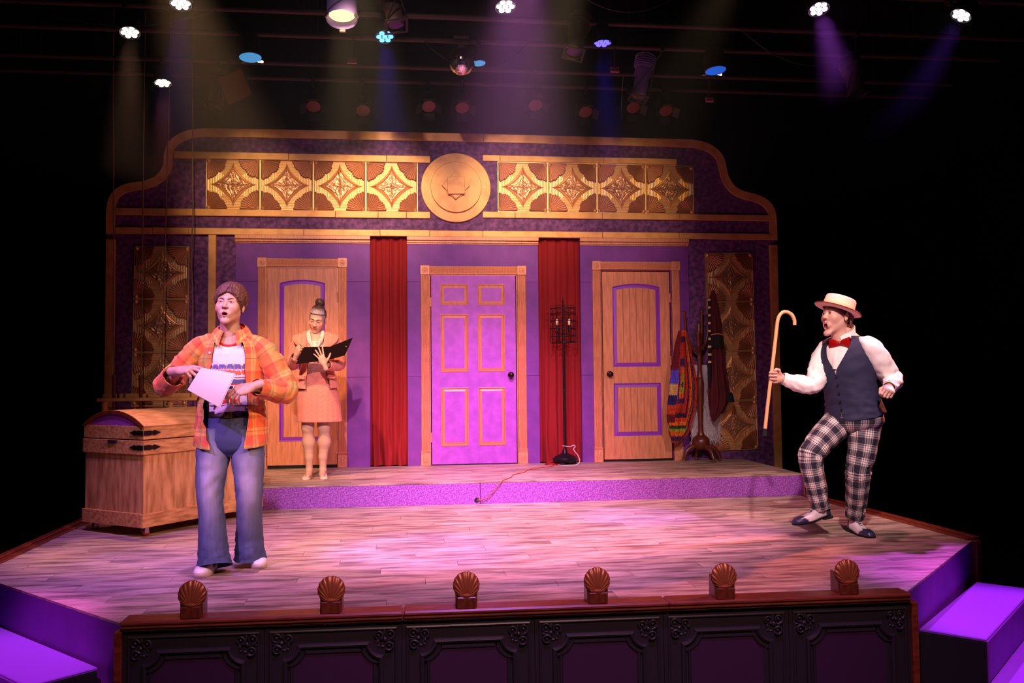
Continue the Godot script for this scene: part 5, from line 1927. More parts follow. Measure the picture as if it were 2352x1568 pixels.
func singing_man():
	var o := thing("person", "young man in open orange plaid shirt and flared jeans, singing with papers in hand", "person", Vector3(-1.785, 0, 4.05))
	var skin := Color(0.56, 0.33, 0.25)
	var B := MB.new()
	var ht := Transform3D(Basis(Vector3.UP, -0.10) * Basis(Vector3.BACK, -0.05) * Basis(Vector3.RIGHT, -0.19), V(-0.006, 1.598, 0.022))
	head(B, ht, {"skin": skin, "lip": Color(0.50, 0.17, 0.15), "jaw": 0.010, "gape": 0.0080, "mouth_w": 0.020, "eye": -0.05, "neck": V(0, -0.27, -0.100), "neck_r": 0.058, "blush": Color(0.58, 0.28, 0.22), "shadow": Color(0.42, 0.23, 0.19)})
	core(B, [[V(0, 1.46, -0.015), V(0, 1.36, -0.02), 0.052, 0.062], [V(-0.14, 1.35, -0.01), V(0.14, 1.35, -0.01), 0.055, 0.055], [V(0, 1.30, 0), V(0, 1.05, 0), 0.10, 0.09], [V(0, 1.05, 0), V(0, 0.86, -0.01), 0.09, 0.10], [V(-0.09, 0.84, 0), V(-0.11, 0.48, 0.02), 0.078, 0.05], [V(-0.11, 0.48, 0.02), V(-0.10, 0.09, 0.0), 0.048, 0.036], [V(0.09, 0.84, 0), V(0.105, 0.46, -0.03), 0.078, 0.05], [V(0.105, 0.46, -0.03), V(0.09, 0.09, -0.2), 0.048, 0.036], [V(-0.18, 1.34, 0), V(-0.372, 1.125, -0.01), 0.05, 0.038], [V(-0.372, 1.125, -0.01), V(-0.262, 1.205, 0.20), 0.038, 0.027], [V(0.18, 1.335, 0), V(0.33, 1.075, 0.02), 0.05, 0.038], [V(0.33, 1.075, 0.02), V(0.172, 1.112, 0.26), 0.038, 0.027]], V(-0.46, 0.03, -0.3), V(0.42, 1.5, 0.34), skin)
	var th := [V(0.7, 0.6, -0.3), V(0.1, 0.9, -0.5), V(-0.2, 0.9, -0.4)]
	hand_into(B, frame_of(V(-0.258, 1.208, 0.215), V(0.80, 0.06, 0.42), V(-0.12, 0.86, 0.5), false), [[18, 20, 10], [26, 24, 12], [48, 40, 20], [56, 46, 22]], [5, 1, -4, -9], th, 1.0, skin)
	hand_into(B, frame_of(V(0.168, 1.112, 0.262), V(-0.84, -0.28, 0.25), V(-0.25, 0.62, 0.74), true), [[24, 30, 16], [30, 34, 18], [36, 38, 20], [42, 42, 22]], [4, 1, -3, -7], th, 1.0, skin)
	part("body", B, M.skin, o)
	for x in [-1.0, 1.0]:
		eye(o, ht, x, Vector2(-0.1, 0.05), -0.05)
		brow(o, ht, x, -0.003, -0.003, M.hair_brown)
	# loose brown hair, swept off the forehead
	var locks := []
	var r := RandomNumberGenerator.new()
	r.seed = 5
	var ho := V(0, 0.042, -0.010)
	var hr := V(0.094, 0.098, 0.108)
	# combed from a parting near the middle: each lock runs down the side and drifts back
	for x in [-1.0, 1.0]:
		for i in 150:
			var g := r.randf()
			var z0 := lerpf(0.80, -0.9, g)
			var len := r.randf_range(0.55, 1.0) * lerpf(0.62, 1.0, smoothstep(0.0, 0.45, g))
			var t0 := r.randf_range(0.0, 0.45)
			var pts := []
			for k in 5:
				var q := t0 + len * k / 4.0 * 1.25
				var zz := clampf(z0 - 0.22 * q * (1.0 - g) + 0.10 * q * q * (1.0 - g), -0.97, 0.97)
				var w := sqrt(1.0 - zz * zz)
				pts.append(ho + V(sin(q) * x * w + 0.10 * (1.0 - q), cos(q) * w, zz) * hr * r.randf_range(0.995, 1.045))
			locks.append([pts, r.randf_range(0.006, 0.0095), 0.0025])
	for i in 60:
		var a := PI + r.randf_range(-1.3, 1.3)
		locks.append([down_cap(ho, hr * r.randf_range(0.98, 1.03), a, r.randf_range(0.2, 0.7), r.randf_range(1.2, 1.6), r.randf_range(-0.15, 0.15)), 0.010, 0.004])
	for x in [-1.0, 1.0]:
		for i in 46:
			# short ends along the hairline
			var f := i / 45.0
			var e := V(x * (0.012 + 0.066 * f) + 0.006 + r.randf_range(-0.004, 0.004), 0.072 - 0.066 * f * f + r.randf_range(-0.014, 0.006), 0.10 - 0.07 * f * f)
			var root := V(0.016 + 0.024 * f * x, 0.145, 0.035 - 0.05 * f + r.randf_range(-0.02, 0.02))
			var lift := r.randf_range(0.985, 1.03)
			var pts := []
			for k in 6:
				var q: Vector3 = (root.lerp(e, k / 5.0) - ho) / hr
				pts.append(ho + q.normalized() * hr * lift)
			locks.append([pts, r.randf_range(0.0065, 0.0095), 0.0026])
	locks.append([[V(0.016, 0.118, 0.082), V(0.030, 0.088, 0.099), V(0.042, 0.056, 0.096)], 0.006, 0.0022])
	part("hair", hair_mesh([[ho, hr * 0.965]], [[V(0, -0.036, 0.100), V(0.0715, 0.100, 0.070)], [V(0, -0.105, 0.035), V(0.12, 0.086, 0.13)]], locks, ht, 0.0030, null, 0.0035), M.hair_brown, o)
	# T-shirt with red neckband and print
	var f := V(0, 0, 1)
	var m := MB.new()
	loft(m, [[V(0, 0.952, 0.0), 0.137, 0.103], [V(0, 1.0, 0.0), 0.142, 0.108], [V(0, 1.10, 0.0), 0.145, 0.112], [V(0, 1.22, 0.0), 0.160, 0.118], [V(0, 1.30, 0.0), 0.165, 0.114, -0.005], [V(0, 1.350, 0.0), 0.140, 0.106, -0.025], [V(0, 1.388, 0.0), 0.105, 0.096, -0.046], [V(0, 1.420, 0.0), 0.076, 0.084, -0.068]], f, {"level": true, "hem": false, "seg": 48, "wr": 0.006, "wf": 11.0, "folds": [[0.05, 0.12, 0.006, 60.0, 3.0, 0.6]]})
	var tee := part("t_shirt", m, M.tee_white, o)
	m = MB.new()
	var ring := []
	for i in 40:
		var a := TAU * i / 40
		ring.append(V(sin(a) * 0.0755, 1.422 - 0.068 * cos(a), cos(a) * 0.0840))
	m.tube(ring, 0.0085, 8, false, true)
	part("neckband", m, M.tee_red, tee)
	# printed panel: a patch of the chest a hair proud of the cloth
	var pm := mat("tee_print", Color.WHITE, 0.85)
	pm.albedo_texture = tee_print()
	var p := PackedVector3Array()
	var uv := PackedVector2Array()
	for i in 30:
		var t := i / 29.0
		var y := lerpf(1.252, 1.005, t)
		for j in 25:
			var u := j / 24.0
			var a := lerpf(-0.86, 0.80, u)
			var ra := lerpf(0.164, 0.145, smoothstep(0.0, 0.7, t)) + 0.0045
			var rb := lerpf(0.120, 0.110, t) + 0.0045
			var q := V(sin(a) * ra, y, cos(a) * rb)
			q += q.normalized() * 0.006 * noise3.get_noise_3d(q.x * 11.0 + 7.0, q.y * 14.3 + 3.0, q.z * 11.0)
			p.append(q); uv.append(Vector2(u, t))
	m = MB.new()
	m.grid(p, 25, 30, false, f, uv)
	part("shirt_print", m, pm, tee, "printed lettering and car pictures")
	# jeans
	m = MB.new()
	loft(m, [[V(0, 0.962, -0.005), 0.140, 0.106], [V(0, 0.90, -0.005), 0.160, 0.116], [V(0, 0.82, -0.005), 0.185, 0.122], [V(0, 0.75, -0.005), 0.192, 0.116], [V(0, 0.695, 0.0), 0.11, 0.07]], f, {"level": true, "hem": false, "uw": 0.0, "wr": 0.005})
	var j := part("jeans", m, M.denim_plain, o)
	m = MB.new()
	loft(m, [[V(-0.092, 0.86, 0.0), 0.098, 0.108], [V(-0.100, 0.70, 0.012), 0.099, 0.110], [V(-0.108, 0.60, 0.025), 0.088, 0.098], [V(-0.112, 0.49, 0.035), 0.077, 0.086], [V(-0.107, 0.36, 0.02), 0.075, 0.088], [V(-0.100, 0.20, 0.008), 0.082, 0.094], [V(-0.092, 0.10, 0.015), 0.091, 0.108], [V(-0.086, 0.045, 0.02), 0.104, 0.122, 0.025]], f, {"uw": 0.159, "seg": 44, "seed": 2.0, "wr": 0.006, "wf": 9.0, "folds": [[0.36, 0.12, 0.005, 55.0, 2.0, 1.0], [0.74, 0.12, 0.006, 60.0, 1.6, 2.0]]})
	scale_uv(m, 1.0, 0.86)
	part("trouser_leg", m, M.denim, j)
	m = MB.new()
	loft(m, [[V(0.092, 0.86, 0.0), 0.098, 0.108], [V(0.100, 0.70, 0.0), 0.099, 0.108], [V(0.105, 0.58, -0.005), 0.088, 0.098], [V(0.107, 0.46, -0.015), 0.077, 0.086], [V(0.097, 0.33, -0.075), 0.075, 0.088], [V(0.089, 0.19, -0.13), 0.082, 0.092], [V(0.088, 0.10, -0.15), 0.089, 0.104], [V(0.088, 0.048, -0.165), 0.100, 0.116, 0.025]], f, {"uw": 0.159, "seg": 44, "seed": 5.0, "wr": 0.006, "wf": 9.0, "folds": [[0.38, 0.12, 0.005, 55.0, 2.0, 2.4], [0.74, 0.12, 0.006, 60.0, 1.6, 0.4]]})
	scale_uv(m, 1.0, 0.86)
	part("trouser_leg", m, M.denim, j)
	m = MB.new()
	loft(m, [[V(0, 0.966, -0.005), 0.1435, 0.1085], [V(0, 0.928, -0.005), 0.154, 0.1155]], f, {"level": true, "wr": 0.0, "sub": 3})
	var belt := part("belt", m, M.belt_leather, j)
	m = MB.new()
	m.frame(rect(-0.02, 0.928, 0.024, 0.966), [Vector2(0, 0.112), Vector2(0.001, 0.117), Vector2(0.005, 0.117), Vector2(0.006, 0.112)])
	part("buckle", m, M.brass, belt)
	# open flannel shirt
	m = MB.new()
	loft(m, [[V(0, 1.452, -0.005), 0.086, 0.080, -0.02, 0.50, 0.50], [V(0, 1.415, -0.008), 0.130, 0.104, -0.02, 0.50, 0.50], [V(0, 1.375, -0.01), 0.175, 0.120, -0.01, 0.48, 0.50], [V(0, 1.30, -0.01), 0.190, 0.136, 0.0, 0.52, 0.56], [V(0, 1.20, -0.01), 0.190, 0.144, 0.0, 0.58, 0.56], [V(0, 1.08, -0.01), 0.190, 0.148, 0.0, 0.74, 0.62], [V(0, 0.95, -0.01), 0.202, 0.158, 0.0, 0.78, 0.64], [V(0, 0.84, -0.01), 0.212, 0.170, 0.0, 0.60, 0.56], [V(0, 0.765, -0.01), 0.215, 0.180, -0.022, 0.42, 0.48]], f, {"level": true, "open": true, "seg": 60, "wr": 0.010, "wf": 9.0, "uw": 0.19, "hem": false, "folds": [[0.45, 0.3, 0.007, 40.0, 5.0, 0.5]]})
	var fl := part("flannel_shirt", m, M.flannel, o)
	# front flap on the other side falls lower
	m = MB.new()
	loft(m, [[V(-0.06, 1.405, -0.01), 0.030, 0.040], [V(-0.125, 1.382, -0.01), 0.050, 0.068], [V(-0.185, 1.345, -0.01), 0.068, 0.080], [V(-0.240, 1.285, -0.01), 0.070, 0.078], [V(-0.310, 1.205, -0.01), 0.068, 0.070], [V(-0.366, 1.138, 0.0), 0.068, 0.070], [V(-0.372, 1.125, 0.045), 0.068, 0.070], [V(-0.335, 1.150, 0.10), 0.066, 0.068], [V(-0.298, 1.176, 0.155), 0.060, 0.062]], V(0.3, 0.5, 1), {"seg": 36, "wr": 0.009, "wf": 13.0, "uw": 0.075, "seed": 3.0, "folds": [[0.28, 0.14, 0.008, 75.0, 1.5, 0.0]]})
	part("sleeve", m, M.flannel, fl)
	m = MB.new()
	loft(m, [[V(0.06, 1.40, -0.01), 0.030, 0.040], [V(0.125, 1.374, -0.01), 0.050, 0.070], [V(0.183, 1.330, -0.01), 0.072, 0.084], [V(0.232, 1.265, -0.005), 0.074, 0.082], [V(0.283, 1.17, 0.0), 0.072, 0.078], [V(0.322, 1.095, 0.02), 0.074, 0.078], [V(0.312, 1.075, 0.07), 0.070, 0.070], [V(0.25, 1.092, 0.15), 0.062, 0.060], [V(0.19, 1.107, 0.235), 0.047, 0.044]], V(-0.3, 0.5, 1), {"seg": 36, "wr": 0.009, "wf": 13.0, "uw": 0.075, "seed": 8.0, "folds": [[0.30, 0.16, 0.009, 70.0, 1.5, 1.0], [0.47, 0.1, 0.006, 90.0, 1.0, 0.0]]})
	part("sleeve", m, M.flannel, fl)
	for q in [[V(-0.298, 1.176, 0.155), V(-0.335, 1.150, 0.10), 0.064], [V(0.19, 1.107, 0.235), V(0.25, 1.092, 0.15), 0.050]]:
		m = MB.new()
		var d: Vector3 = (q[1] - q[0]).normalized()
		loft(m, [[q[0] - d * 0.006, q[2], q[2]], [q[0] + d * 0.028, q[2] + 0.002, q[2] + 0.002], [q[0] + d * 0.055, q[2] + 0.001, q[2] + 0.001]], V(0, 0.5, 1), {"seg": 30, "sub": 3, "wr": 0.003, "uw": 0.06, "hem": false})
		part("cuff", m, M.flannel, fl)
	# collar points
	p = PackedVector3Array()
	uv = PackedVector2Array()
	for k in 5:
		for i in 41:
			var a := lerpf(0.42, TAU - 0.42, i / 40.0)
			var pt := exp(-pow(minf(a - 0.42, TAU - 0.42 - a) / 0.34, 2.0))
			var t := k / 4.0
			var ra := lerpf(0.078, 0.118 + 0.012 * pt, t)
			var q := V(sin(a) * ra, 1.472 - 0.030 * cos(a) + 0.012 * sin(t * PI) - t * (0.045 + 0.048 * pt), cos(a) * (ra * 0.92 + 0.018 * pt * t) - 0.004)
			p.append(q); uv.append(Vector2(a * 0.1, t * 0.08))
	m = MB.new()
	m.grid(p, 41, 5, false, Vector3.ZERO, uv)
	part("collar", m, M.flannel, fl)
	for q in [V(-0.106, 1.315, 0.106), V(-0.112, 1.18, 0.118)]:
		m = MB.new()
		m.lathe([Vector2(0.0075, 0), Vector2(0.0075, 0.002), Vector2(0, 0.003)], 12, Transform3D(Basis(Vector3.RIGHT, PI / 2), q))
		part("button", m, M.tee_white, fl)
	# canvas shoes
	var white := func(q: Vector3) -> Color: return Color(0.80, 0.74, 0.72) if q.z > 0.56 else Color(0.07, 0.08, 0.14)
	for q in [[V(-0.122, 0, -0.135), 0.06, 0], [V(0.122, 0, -0.335), 0.06, 1]]:
		m = MB.new()
		var s := MB.new()
		shoe(m, s, Transform3D(Basis(Vector3.UP, (-0.10 if q[2] == 0 else 0.12)), q[0]), 0.285, 0.047, 0.062, white, 0.0, 0.034)
		var sh := part("shoe", m, M.shoe_paint, o)
		part("sole", s, M.sole_white, sh)
	# papers
	var pp := thing("paper_sheets", "white sheets of paper held by the singing man", "paper", Vector3(-1.785, 0, 4.05))
	for k in 2:
		var c := [V(-0.106, 1.224, 0.322), V(0.083, 1.190, 0.328), V(-0.006, 0.998, 0.322), V(-0.182, 1.100, 0.318)]
		p = PackedVector3Array()
		for i in 13:
			for jj in 13:
				var u := jj / 12.0
				var v := i / 12.0
				var q: Vector3 = c[0].lerp(c[1], u).lerp(c[3].lerp(c[2], u), v)
				q.z += 0.010 * sin(PI * v) * (0.3 + u) - 0.0025 * k + 0.012 * u * u * (1.0 - v)
				q += V(0.005, -0.005, 0) * k
				p.append(q)
		m = MB.new()
		m.grid(p, 13, 13, false, f)
		for i in p.size():
			p[i].z -= 0.0008
		m.grid(p, 13, 13, false, -f)
		part("sheet", m, M.paper, pp)

func scale_uv(m: MB, a: float, b: float):
	# u runs from -0.5 to 0.5 round the leg; v from 0 at the hip to 1 at the hem
	var top := 0.0
	for q in m.t:
		top = maxf(top, q.y)
	for i in m.t.size():
		m.t[i] = Vector2(m.t[i].x * a + 0.5, m.t[i].y / top * b)

func clipboard_woman():
	var o := thing("person", "smiling woman in a pink skirt suit writing in an open black folder", "person", Vector3(-1.6, DECK2, 0.95))
	var skin := Color(0.60, 0.36, 0.27)
	var B := MB.new()
	var ht := Transform3D(Basis(Vector3.UP, -0.12) * Basis(Vector3.BACK, -0.17) * Basis(Vector3.RIGHT, 0.40), V(0.036, 1.505, 0.035))
	head(B, ht, {"skin": skin, "lip": Color(0.45, 0.09, 0.10), "mouth_w": 0.027, "smile": 1.5, "eye": 0.05, "w": 0.97, "neck": V(-0.01, -0.19, -0.09), "neck_r": 0.047, "blush": Color(0.58, 0.25, 0.20), "shadow": Color(0.24, 0.10, 0.10)})
	core(B, [[V(0.02, 1.40, -0.02), V(0.02, 1.30, 0), 0.05, 0.075], [V(-0.11, 1.31, 0), V(0.15, 1.31, 0), 0.045, 0.045], [V(0.02, 1.26, 0), V(0.03, 1.02, 0), 0.085, 0.075], [V(0.03, 1.0, 0), V(0.035, 0.82, 0), 0.08, 0.10], [V(-0.05, 0.80, 0), V(-0.056, 0.49, 0.02), 0.082, 0.056], [V(0.105, 0.80, 0), V(0.092, 0.49, 0.02), 0.082, 0.056], [V(-0.14, 1.30, 0), V(-0.195, 1.09, 0.02), 0.042, 0.034], [V(-0.195, 1.09, 0.02), V(-0.125, 1.185, 0.23), 0.034, 0.023], [V(0.19, 1.30, 0), V(0.24, 1.08, 0.05), 0.042, 0.034], [V(0.24, 1.08, 0.05), V(0.134, 1.066, 0.29), 0.034, 0.023]], V(-0.30, 0.42, -0.2), V(0.34, 1.46, 0.34), skin)
	# bare legs, finer
	var s := SDF.new(V(-0.17, 0.0, -0.14), V(0.20, 0.62, 0.20), 0.006)
	for q in [[-0.056, -0.050, -0.046, 1.0], [0.092, 0.096, 0.082, -1.0]]:
		s.cap(V(q[0], 0.66, 0.0), V(q[0], 0.50, 0.015), 0.075, 0.058, 0.03)
		s.ell(V(q[0], 0.485, 0.035), V(0.046, 0.05, 0.04), 0.03)
		s.cap(V(q[0], 0.46, 0.01), V(q[1], 0.34, -0.012), 0.052, 0.057, 0.03)
		s.cap(V(q[1], 0.34, -0.012), V(q[2], 0.20, -0.015), 0.055, 0.039, 0.03)
		s.cap(V(q[2], 0.20, -0.015), V(q[2], 0.075, -0.02), 0.038, 0.031, 0.02)
		s.cap(V(q[2], 0.07, -0.015), V(q[2], 0.035, 0.05), 0.032, 0.026, 0.02)
		s.cap(V(q[2], 0.035, 0.05), V(q[2] - 0.004 * q[3], 0.026, 0.10), 0.028, 0.022, 0.02)
		s.cap(V(q[2], 0.04, -0.045), V(q[2], 0.035, 0.0), 0.028, 0.026, 0.02)
	s.build(B, Transform3D(), func(p: Vector3) -> Color: return skin)
	var th := [V(0.85, 0.5, -0.1), V(0.75, 0.65, 0.0), V(0.65, 0.75, 0.0)]
	hand_into(B, frame_of(V(0.124, 1.072, 0.322), V(-0.36, 0.90, 0.03), V(0.1, 0.05, 1), true), [[6, 10, 6], [8, 10, 6], [8, 10, 6], [6, 10, 8]], [13, 2, -11, -24], th, 0.86, skin)
	hand_into(B, frame_of(V(-0.142, 1.160, 0.215), V(0.30, 0.75, 0.35), V(-0.6, 0.1, 0.7), false), [[50, 50, 20], [58, 60, 30], [66, 66, 36], [70, 70, 40]], [2, 0, -2, -4], [V(0.6, 0.7, -0.4), V(0.0, 0.8, -0.6), V(-0.4, 0.6, -0.5)], 0.84, skin)
	part("body", B, M.skin, o)
	for x in [-1.0, 1.0]:
		eye(o, ht, x, Vector2(0, -0.6), 0.0)
		brow(o, ht, x, 0.002, 0.003, M.hair_dark)
	# swept-up hair with a pale streak and a bun on top
	var locks := []
	var r := RandomNumberGenerator.new()
	r.seed = 9
	for i in 30:
		var a := lerpf(-1.7, 1.7, i / 29.0)
		locks.append([[V(sin(a) * 0.071, 0.064 + 0.020 * cos(a), -0.002 + 0.084 * cos(a)), V(sin(a) * 0.055, 0.106, -0.010 + 0.055 * cos(a)), V(sin(a) * 0.025, 0.136, -0.038)], 0.0045, 0.007])
	for i in 16:
		var a := TAU * i / 16
		locks.append([[V(cos(a) * 0.034, 0.150 + 0.012 * sin(a * 3.0), -0.045 + sin(a) * 0.032), V(cos(a + 0.9) * 0.026, 0.178, -0.045 + sin(a + 0.9) * 0.024)], 0.013, 0.010])
	for x in [-1.0, 1.0]:
		locks.append([[V(0.072 * x, 0.05, 0.03), V(0.072 * x, -0.02, 0.016)], 0.006, 0.003])
	var grey_ := func(p: Vector3) -> Color:
		var k := clampf((p.z + 0.005) / 0.05, 0.0, 1.0) * clampf((0.128 - p.y) / 0.03, 0.0, 1.0)
		k *= 0.72 + 0.28 * sin(p.x * 420.0 + 30.0 * p.y)
		return Color(0.035, 0.016, 0.016).lerp(Color(0.40, 0.34, 0.40), clampf(k, 0.0, 1.0))
	part("hair", hair_mesh([[V(0, 0.038, -0.016), V(0.0755, 0.0905, 0.0955)], [V(0, 0.158, -0.045), V(0.042, 0.034, 0.042)]], [[V(0, -0.050, 0.072), V(0.077, 0.104, 0.062)], [V(0, -0.11, 0.03), V(0.12, 0.085, 0.13)]], locks, ht, 0.0034, grey_, 0.006), M.hair_streak, o)
	for x in [-1.0, 1.0]:
		var m0 := MB.new()
		ellip(m0, ht * V(0.082 * x, -0.045, -0.004), Vector3.ONE * 0.0055, Basis(), 11, 7)
		ellip(m0, ht * V(0.082 * x, -0.058, -0.002), Vector3.ONE * 0.0065, Basis(), 11, 7)
		part("earring", m0, M.cream, o)
	var f := V(0.06, 0, 1)
	var m := MB.new()
	loft(m, [[V(0.03, 1.0, 0.0), 0.142, 0.100], [V(0.032, 0.90, 0.0), 0.168, 0.118], [V(0.036, 0.80, 0.0), 0.192, 0.136], [V(0.045, 0.68, 0.0), 0.203, 0.146], [V(0.054, 0.535, 0.0), 0.213, 0.152]], f, {"level": true, "seg": 48, "wr": 0.005, "wf": 5.0})
	part("skirt", m, M.pink_suit, o)
	m = MB.new()
	loft(m, [[V(0.028, 0.98, 0.0), 0.140, 0.098], [V(0.026, 1.10, 0.0), 0.148, 0.108], [V(0.024, 1.20, 0.005), 0.160, 0.122], [V(0.022, 1.28, 0.0), 0.158, 0.108, -0.01], [V(0.02, 1.335, -0.005), 0.105, 0.085, -0.03], [V(0.02, 1.365, -0.01), 0.064, 0.062, -0.04]], f, {"level": true, "hem": false, "seg": 44, "wr": 0.006, "wf": 16.0})
	var bl := part("blouse", m, M.floral, o)
	# pussy bow
	m = MB.new()
	for q in [[V(-0.02, 1.205, 0.128), V(0.034, 0.026, 0.020), 0.3], [V(0.055, 1.208, 0.128), V(0.034, 0.028, 0.020), -0.3], [V(0.018, 1.21, 0.138), V(0.016, 0.018, 0.016), 0.0], [V(0.0, 1.165, 0.132), V(0.022, 0.045, 0.014), 0.25], [V(0.045, 1.165, 0.132), V(0.022, 0.05, 0.014), -0.2]]:
		ellip(m, q[0], q[1], Basis(Vector3.BACK, q[2]))
	part("neck_bow", m, M.floral, bl)
	for x in [-1.0, 1.0]:
		m = MB.new()
		m.tube(curve([V(0.02 + 0.012 * x, 1.225, 0.132), V(0.02 + 0.052 * x, 1.30, 0.108), V(0.02 + 0.066 * x, 1.375, 0.05), V(0.02 + 0.05 * x, 1.395, -0.03)], 6), [0.012, 0.014, 0.016, 0.018, 0.02, 0.021, 0.022, 0.022, 0.022, 0.022, 0.021, 0.02, 0.02, 0.019, 0.018, 0.017, 0.016, 0.015, 0.014], 10)
		part("neck_scarf", m, M.floral, bl)
	m = MB.new()
	loft(m, [[V(0.02, 1.36, -0.01), 0.085, 0.075, -0.01, 0.75, 0.75], [V(0.02, 1.345, -0.008), 0.150, 0.092, -0.01, 0.50, 0.50], [V(0.022, 1.30, -0.005), 0.180, 0.110, 0.0, 0.42, 0.42], [V(0.024, 1.20, 0.0), 0.178, 0.132, 0.0, 0.46, 0.42], [V(0.026, 1.10, 0.0), 0.168, 0.124, 0.0, 0.52, 0.5], [V(0.028, 1.01, 0.0), 0.164, 0.122, 0.0, 0.56, 0.6], [V(0.03, 0.93, 0.0), 0.186, 0.140, 0.0, 0.56, 0.64], [V(0.032, 0.862, 0.0), 0.212, 0.160, -0.015, 0.50, 0.62]], f, {"level": true, "open": true, "seg": 52, "wr": 0.005, "wf": 9.0, "hem": false})
	var jk := part("jacket", m, M.pink_suit, o)
	# wide collar flaps over the shoulders
	for x in [-1.0, 1.0]:
		var outl := [[V(0.02 + 0.05 * x, 1.385, -0.045), V(0.02 + 0.085 * x, 1.40, -0.05)], [V(0.02 + 0.075 * x, 1.372, 0.02), V(0.02 + 0.165 * x, 1.368, 0.01)], [V(0.02 + 0.082 * x, 1.325, 0.085), V(0.02 + 0.212 * x, 1.345, 0.055)], [V(0.02 + 0.080 * x, 1.27, 0.118), V(0.02 + 0.195 * x, 1.285, 0.10)], [V(0.02 + 0.072 * x, 1.20, 0.134), V(0.02 + 0.115 * x, 1.22, 0.136)]]
		var lines := [[], []]
		for q in outl:
			lines[0].append(q[0]); lines[1].append(q[1])
		var la := curve(lines[0], 4)
		var lb := curve(lines[1], 4)
		m = MB.new()
		for side in [1.0, -1.0]:
			var p := PackedVector3Array()
			for i in la.size():
				for k in 6:
					var u := k / 5.0
					p.append(la[i].lerp(lb[i], u) + V(0, 0.012 * sin(PI * u), 0.012 * sin(PI * u) + (0.008 if side > 0 else 0.002)))
			m.grid(p, 6, la.size(), false, V(0, 0.5, side))
		part("collar", m, M.pink_suit, jk)
	for a in [[V(-0.135, 1.325, -0.005), V(-0.172, 1.24, -0.005), V(-0.192, 1.15, 0.0), V(-0.196, 1.09, 0.02), V(-0.186, 1.09, 0.07), V(-0.162, 1.125, 0.14), V(-0.145, 1.15, 0.19)], [V(0.178, 1.33, -0.005), V(0.215, 1.25, 0.0), V(0.238, 1.16, 0.02), V(0.244, 1.085, 0.05), V(0.230, 1.066, 0.11), V(0.19, 1.062, 0.19), V(0.146, 1.066, 0.268)]]:
		m = MB.new()
		var rr := [0.058, 0.064, 0.060, 0.058, 0.055, 0.050, 0.046]
		var keys := []
		for i in 7:
			keys.append([a[i], rr[i], rr[i]])
		loft(m, keys, V(0, 0.4, 1), {"seg": 32, "wr": 0.005, "wf": 14.0, "seed": a[0].x * 9.0, "folds": [[0.26, 0.08, 0.006, 90.0, 1.5, 0.0]]})
		part("sleeve", m, M.pink_suit, jk)
	for q in [[V(-0.105, 0.955, 0.125), -0.35], [V(0.172, 0.96, 0.118), 0.55]]:
		m = MB.new()
		m.box(q[0], V(0.085, 0.034, 0.008), 0.003, Basis(Vector3.UP, q[1]) * Basis(Vector3.BACK, -0.12))
		part("pocket_flap", m, M.pink_suit, jk)
	var nude := func(q: Vector3) -> Color: return Color(0.78, 0.52, 0.46) if q.y < 0.75 or q.z > 0.62 else Color(0.60, 0.36, 0.27)
	for q in [[V(-0.046, 0, -0.085), -0.10], [V(0.082, 0, -0.085), 0.10]]:
		m = MB.new()
		var so := MB.new()
		shoe(m, so, Transform3D(Basis(Vector3.UP, q[1]), q[0]), 0.235, 0.040, 0.052, nude, 0.018, 0.007)
		var sh := part("shoe", m, M.shoe_paint, o)
		part("sole", so, M.nude_leather, sh)
	# folder and pen
	var fo := thing("folder", "open black folder resting on the woman's hand", "folder", Vector3(-1.6, DECK2, 0.95))
	var quads := [[V(-0.074, 1.236, 0.245), V(0.170, 1.237, 0.260), V(0.161, 1.116, 0.300), V(-0.132, 1.078, 0.300)], [V(0.170, 1.237, 0.260), V(0.381, 1.318, 0.315), V(0.310, 1.155, 0.335), V(0.161, 1.116, 0.300)]]
	for q in quads:
		m = MB.new()
		var n: Vector3 = (q[1] - q[0]).cross(q[3] - q[0]).normalized()
		if n.z < 0:
			n = -n
		var k := []
		for c in q:
			k.append(c - n * 0.004)
		m.face(q, n)
		m.face(k, -n)
		for i in 4:
			var e: Vector3 = q[(i + 1) % 4] - q[i]
			m.face([q[i], q[(i + 1) % 4], k[(i + 1) % 4], k[i]], (q[i] + q[(i + 1) % 4]) / 2.0 - (q[0] + q[2]) / 2.0)
		part("cover", m, M.folder_black, fo)
	m = MB.new()
	m.face([V(-0.070, 1.233, 0.239), V(0.166, 1.234, 0.254), V(0.157, 1.119, 0.294), V(-0.126, 1.082, 0.294)], V(0, 1, -1))
	m.face([V(-0.070, 1.234, 0.2395), V(0.166, 1.235, 0.2545), V(0.157, 1.12, 0.2945), V(-0.126, 1.083, 0.2945)], V(0, -1, 1))
	part("page", m, M.paper, fo)
	m = MB.new()
	m.lathe([Vector2(0.006, 0), Vector2(0.006, 0.002), Vector2(0, 0.003)], 12, Transform3D(Basis(Vector3.RIGHT, PI / 2), V(0.322, 1.235, 0.329)))
	part("stud", m, M.brass, fo)
	var pen := thing("pen", "pale pen in the woman's fist above the folder", "pen", Vector3(-1.6, DECK2, 0.95))
	m = MB.new()
	m.tube([V(-0.066, 1.220, 0.246), V(-0.073, 1.230, 0.248), V(-0.131, 1.316, 0.262), V(-0.133, 1.320, 0.2625)], [0.0008, 0.0042, 0.0042, 0.002], 8)
	part("barrel", m, M.cream, pen)

